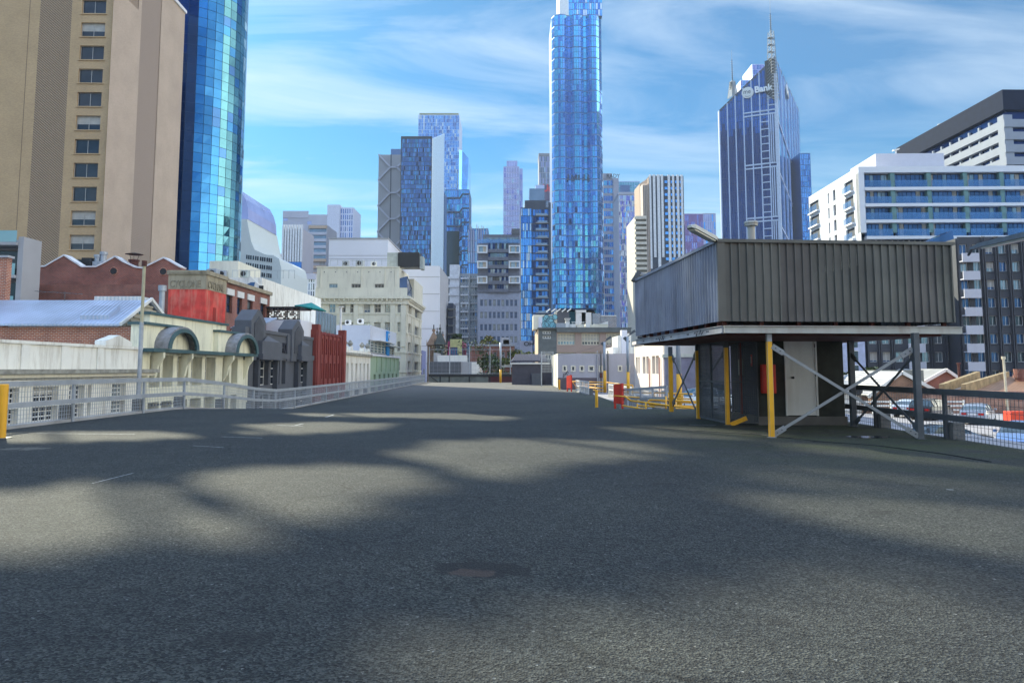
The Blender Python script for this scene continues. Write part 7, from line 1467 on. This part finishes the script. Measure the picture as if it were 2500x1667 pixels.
# ---------------------------------------------------------------- bank tower
b = Bld('bank_tower','navy glass bank tower with slanting peaked top, pale grid lines and masts',1762,1904,400,560,50,-25,'tower',None,vref=500); W = b.w
ux = lambda u, v=400: b.x(u,v); zz_ = lambda u, v: b.z(v, b.x(u,v), 0)
NV1 = glass('bank_blue_glass',(0.02,0.12,0.42),.85,.05); NV2 = glass('bank_navy_glass',(0.008,0.045,0.19),.85,.05)
FRW = surf('pale_steel_grid',(0.50,0.56,0.68),.5,.1); pk = zz_(1890,138); sl = zz_(1762,268)
SD = 60; m = MB(); m.prism([(0,0,0),(W,0,0),(W,0,pk),(0,0,sl)],(0,.6,0),FD); dl = Matrix.Rotation(-b.a,3,'Z') @ Vector((KT(1760,500)[0],1,0)).normalized(); m.prism([(.5,.7,0),(W-.6,.7,0),(W-.6,SD,0),(dl.x*SD,dl.y*SD,0)],(0,0,sl-10),FD)
ysr = b.yr(1952,300); m.prism([(W,.0,0),(W,ysr,0),(W,ysr,b.z(270,W,ysr)),(W,0,pk)],(-.6,0,0),FD); m.build('frame', b.root)
m = MB(); m.recalc = False; cols = 7; cw = W/cols
def topat(x): return sl+(pk-sl)*x/W
for i in range(cols*3):
    x0,x1 = i*W/(cols*3)+.15,(i+1)*W/(cols*3)-.15; zt_ = topat((x0+x1)/2)-2; j = 0; z = 20
    while z < zt_: z1 = min(z+5.4, zt_ if zt_-z<7 else z+5.4); mt = (NV2 if z < sl-22+6*math.sin(i*1.3) else NV1); m.poly([(x0,-.25,z+.12),(x1,-.25,z+.12),(x1,-.25,z1-.12),(x0,-.25,z1-.12)], mt); z = z1 if z1 < z+5.4 else z+5.4
n = 10
for i in range(n):
    y0,y1 = i*ysr/n+.2,(i+1)*ysr/n-.2; zt_ = pk+(b.z(270,W,ysr)-pk)*(i+.6)/n-2; z = 20
    while z < zt_: z1 = min(z+5.4,zt_); m.poly([(W+.25,y0,z+.2),(W+.25,y1,z+.2),(W+.25,y1,z1-.2),(W+.25,y0,z1-.2)], GBL if rng.random()<.8 else GB); z += 5.4
m.build('glazing', b.root)
m = MB()
for i in range(cols+1): x = min(i*cw,W-.8); m.box(x-.3,-1.1,0,x+.5,-.3,topat(x)-1,FRW)
m.box(W-1.2,-1.6,0,W+.9,1.0,pk-14,FRW); hb = (sl-60)/6.6; hb = 41
def hbar(c0, c1, z, t=1.0): m.box(c0*cw,-1.05,z,c1*cw,-.31,z+t,FRW)
zb0 = zz_(1888,270)
for k in range(7):
    z = zb0-k*hb; c0 = 4 if k == 0 else (3 if k < 3 else 2)
    if k >= 0: hbar(3 if k==0 else c0, cols, z); hbar(3 if k==0 else c0, cols, z-2.8)
    for q_ in range(1,7):
        hbar(5 if k < 3 else 3, 6 if k < 3 else 4, z-2.8-q_*hb/7.2,.7)
    for q_ in range(1,4): m.box((6 if k<9 else 5)*cw+q_*cw/4-.3,-1.0,z-hb+1,6*cw+q_*cw/4+.4,-.31,z-2.8,FRW)
    if k >= 3:
        for q_ in range(1,4): m.box(5*cw+q_*cw/4-.3,-1.0,z-hb+1,5*cw+q_*cw/4+.4,-.31,z-2.8,FRW)
for q_ in range(7): hbar(6, 7, zb0+4+q_*5.6, .7)
for i in range(1,8): m.box(W+.3,i*ysr/8-.3,0,W+1.0,i*ysr/8+.4,pk+(b.z(270,W,ysr)-pk)*i/8-2,FL)
for k in range(7): m.box(W+.3,0,zb0-8-k*hb,W+.9,ysr*.45,zb0-7-k*hb,FL)
m.build('grid', b.root)
sgc = Vector((ux(1826,230),-1.6,zz_(1826,228))); m = MB(); m.tube(sgc,sgc+Vector((0,.9,0)),4.4,WHI,28); rd = m.build('sign_disc', b.root)
text_mesh('lettering','me',5.2,FD,rd,(sgc.x-3.2,sgc.y-.1,sgc.z-.9),(math.pi/2,0,0),.05,.0,.85); m = MB(); m.recalc = False; m.path([sgc+Vector((2.6*math.cos(t),-.1,-1.3+1.9*math.sin(t))) for t in [math.pi*(1.2+.6*i/6) for i in range(7)]],.13,FD,4); m.build('smile_line', rd)
text_mesh('lettering','Bank',6.9,surf('sign_white',(0.9,0.9,0.9),.5),b.root,(sgc.x+5.2,-2.3,sgc.z-1.5),(math.pi/2,R(-3),0),.4,.22,.95)
m = MB(); c2_ = Vector((W+1.4,ysr*.33,b.z(220,W,ysr*.33))); m.tube(c2_-Vector((.8,0,0)),c2_,4.6,WHI,20); m.beam(c2_+Vector((0,4,-.5)),c2_+Vector((0,14,-2.5)),1,3.2,WHI); m.build('side_sign', b.root)
# lattice niche and masts
m = MB(); m.prism([(W-7.5,-1.2,pk-28),(W-1,-1.2,pk-35),(W+.2,-1.2,pk-30),(W+.2,-1.2,pk-2),(W-7.5,-1.2,pk-3)],(0,.8,0),BLKF); m.build('niche', b.root)
def mast(name, label, cx, cy, z0, z1, w0, lat, parent=None):
    o = empty(name, (cx,cy,z0), R(20), label, 'mast'); m = MB(); m.recalc = False; h = z1-z0
    n = 22; zl = h*lat
    for k in range(n):
        za, zb_ = zl*k/n, zl*(k+1)/n; wa, wb = w0*(1-.55*k/n), w0*(1-.55*(k+1)/n)
        for sx_,sy_ in ((1,1),(1,-1),(-1,-1),(-1,1)): m.beam((sx_*wa,sy_*wa,za),(sx_*wb,sy_*wb,zb_),.28,.28,GALD)
        for s in (1,-1): m.beam((-wa,s*wa,za),(wb,s*wb,zb_),.2,.2,GALV); m.beam((s*wa,wa,za),(s*wb,-wb,zb_),.2,.2,GALV)
        m.beam((-wb,-wb,zb_),(wb,-wb,zb_),.25,.25,GALV)
    m.build('lattice', o); m = MB(); m.tube((0,0,zl-2),(0,0,h*.8),.45,GALD,6,.25); m.tube((0,0,h*.8),(0,0,h),.2,GALV,5,.08)
    for k in range(10): z = zl+(h*.8-zl)*k/10; m.beam((-1.2,0,z),(1.2,0,z),.2,.2,GALV)
    m.build('pole', o); m = MB()
    for k in range(5): z = zl*(.5+k*.1); m.box(-w0*.8,-w0*.4,z,w0*.6,w0*.4,z+.35,GALD)
    m.build('antenna', o)
tp = b.root.matrix_basis @ Vector((W-3.4,1.5,pk-35)); zg = P(1897,8,560).z; mast('lattice_mast','tall lattice mast rising from the peak of the bank tower', tp.x, tp.y-2.5, tp.z, zg, 3.3, .63)
pp_ = P(1803,232,575); mast('lattice_mast','smaller lattice mast standing left of the bank tower sign', pp_.x, 590, P(1803,240,590).z, P(1800,123,590).z, 3.0, .35)
b = tower('glass_tower','violet blue tower top peeking behind the sloping roof of the bank tower',1836,1866,157,700,30,FL,[GV,GB],[2,1],8,5,gap=.3,group=None); b = tower('glass_tower','low rounded blue block behind the smaller lattice mast',1808,1832,196,690,20,FL,[GBL,GV],[2,1],6,5,gap=.3,group=None)
text_mesh('lettering','4',9,WHI,b.root,(b.w+6,-1,b.h+2),(math.pi/2,0,0),.1,.2)
tower('glass_tower','pale transparent looking glass sliver on the left edge of the bank tower',1755,1763,270,578,3,FL,[GW,GBL],[2,1],3,5,gap=.3,group=None)
tower('glass_tower','bright blue slab with fine grid right of the bank tower',1952,1978,374,640,26,FB,[GBL,GB,G2],[3,2,2],6,5,gap=.5,group=None)

# ================================================================ city behind the camera (seen only in the glass)
for i,(x,y,wd,h,mt) in enumerate(((-60,-120,40,95,BUFF),(150,-200,62,255,BUFF),(90,-110,50,70,BRKO),(10,-150,46,100,LIL),(-150,-200,60,110,GREYC))):
    o = empty('office_block',(x,y,GROUND),math.pi,['cream office block','tall cream tower','brick warehouse block','lilac slab tower','grey concrete tower'][i]+' standing behind the viewpoint across the street','building')
    m = MB(); m.box(0,0,0,wd,30,h,mt); m.build('wall', o); m = MB()
    for k in range(int(h/4)-1):
        for j in range(int(wd/4)): m.box(1+j*4,-.05,3+k*4,3.4+j*4,-.01,5.2+k*4,DGL)
    q = m.build('window', o); q['kind'] = 'stuff'
# ================================================================ air
HZ = newmat('haze_air'); hm = HZ[0]; nth = hm.node_tree; nth.nodes.clear(); ho_ = N(nth,'ShaderNodeOutputMaterial'); pv_ = N(nth,'ShaderNodeVolumePrincipled')
pv_.inputs['Color'].default_value = (0.72,0.84,1.0,1); pv_.inputs['Density'].default_value = 0.00012; pv_.inputs['Anisotropy'].default_value = 0.2; nth.links.new(pv_.outputs[0], ho_.inputs['Volume'])
if HAZE:
    m = MB(); m.box(-1200,-400,GROUND-1,1200,1100,520,hm); hz_ = m.build('haze'); hz_['kind'] = 'stuff'
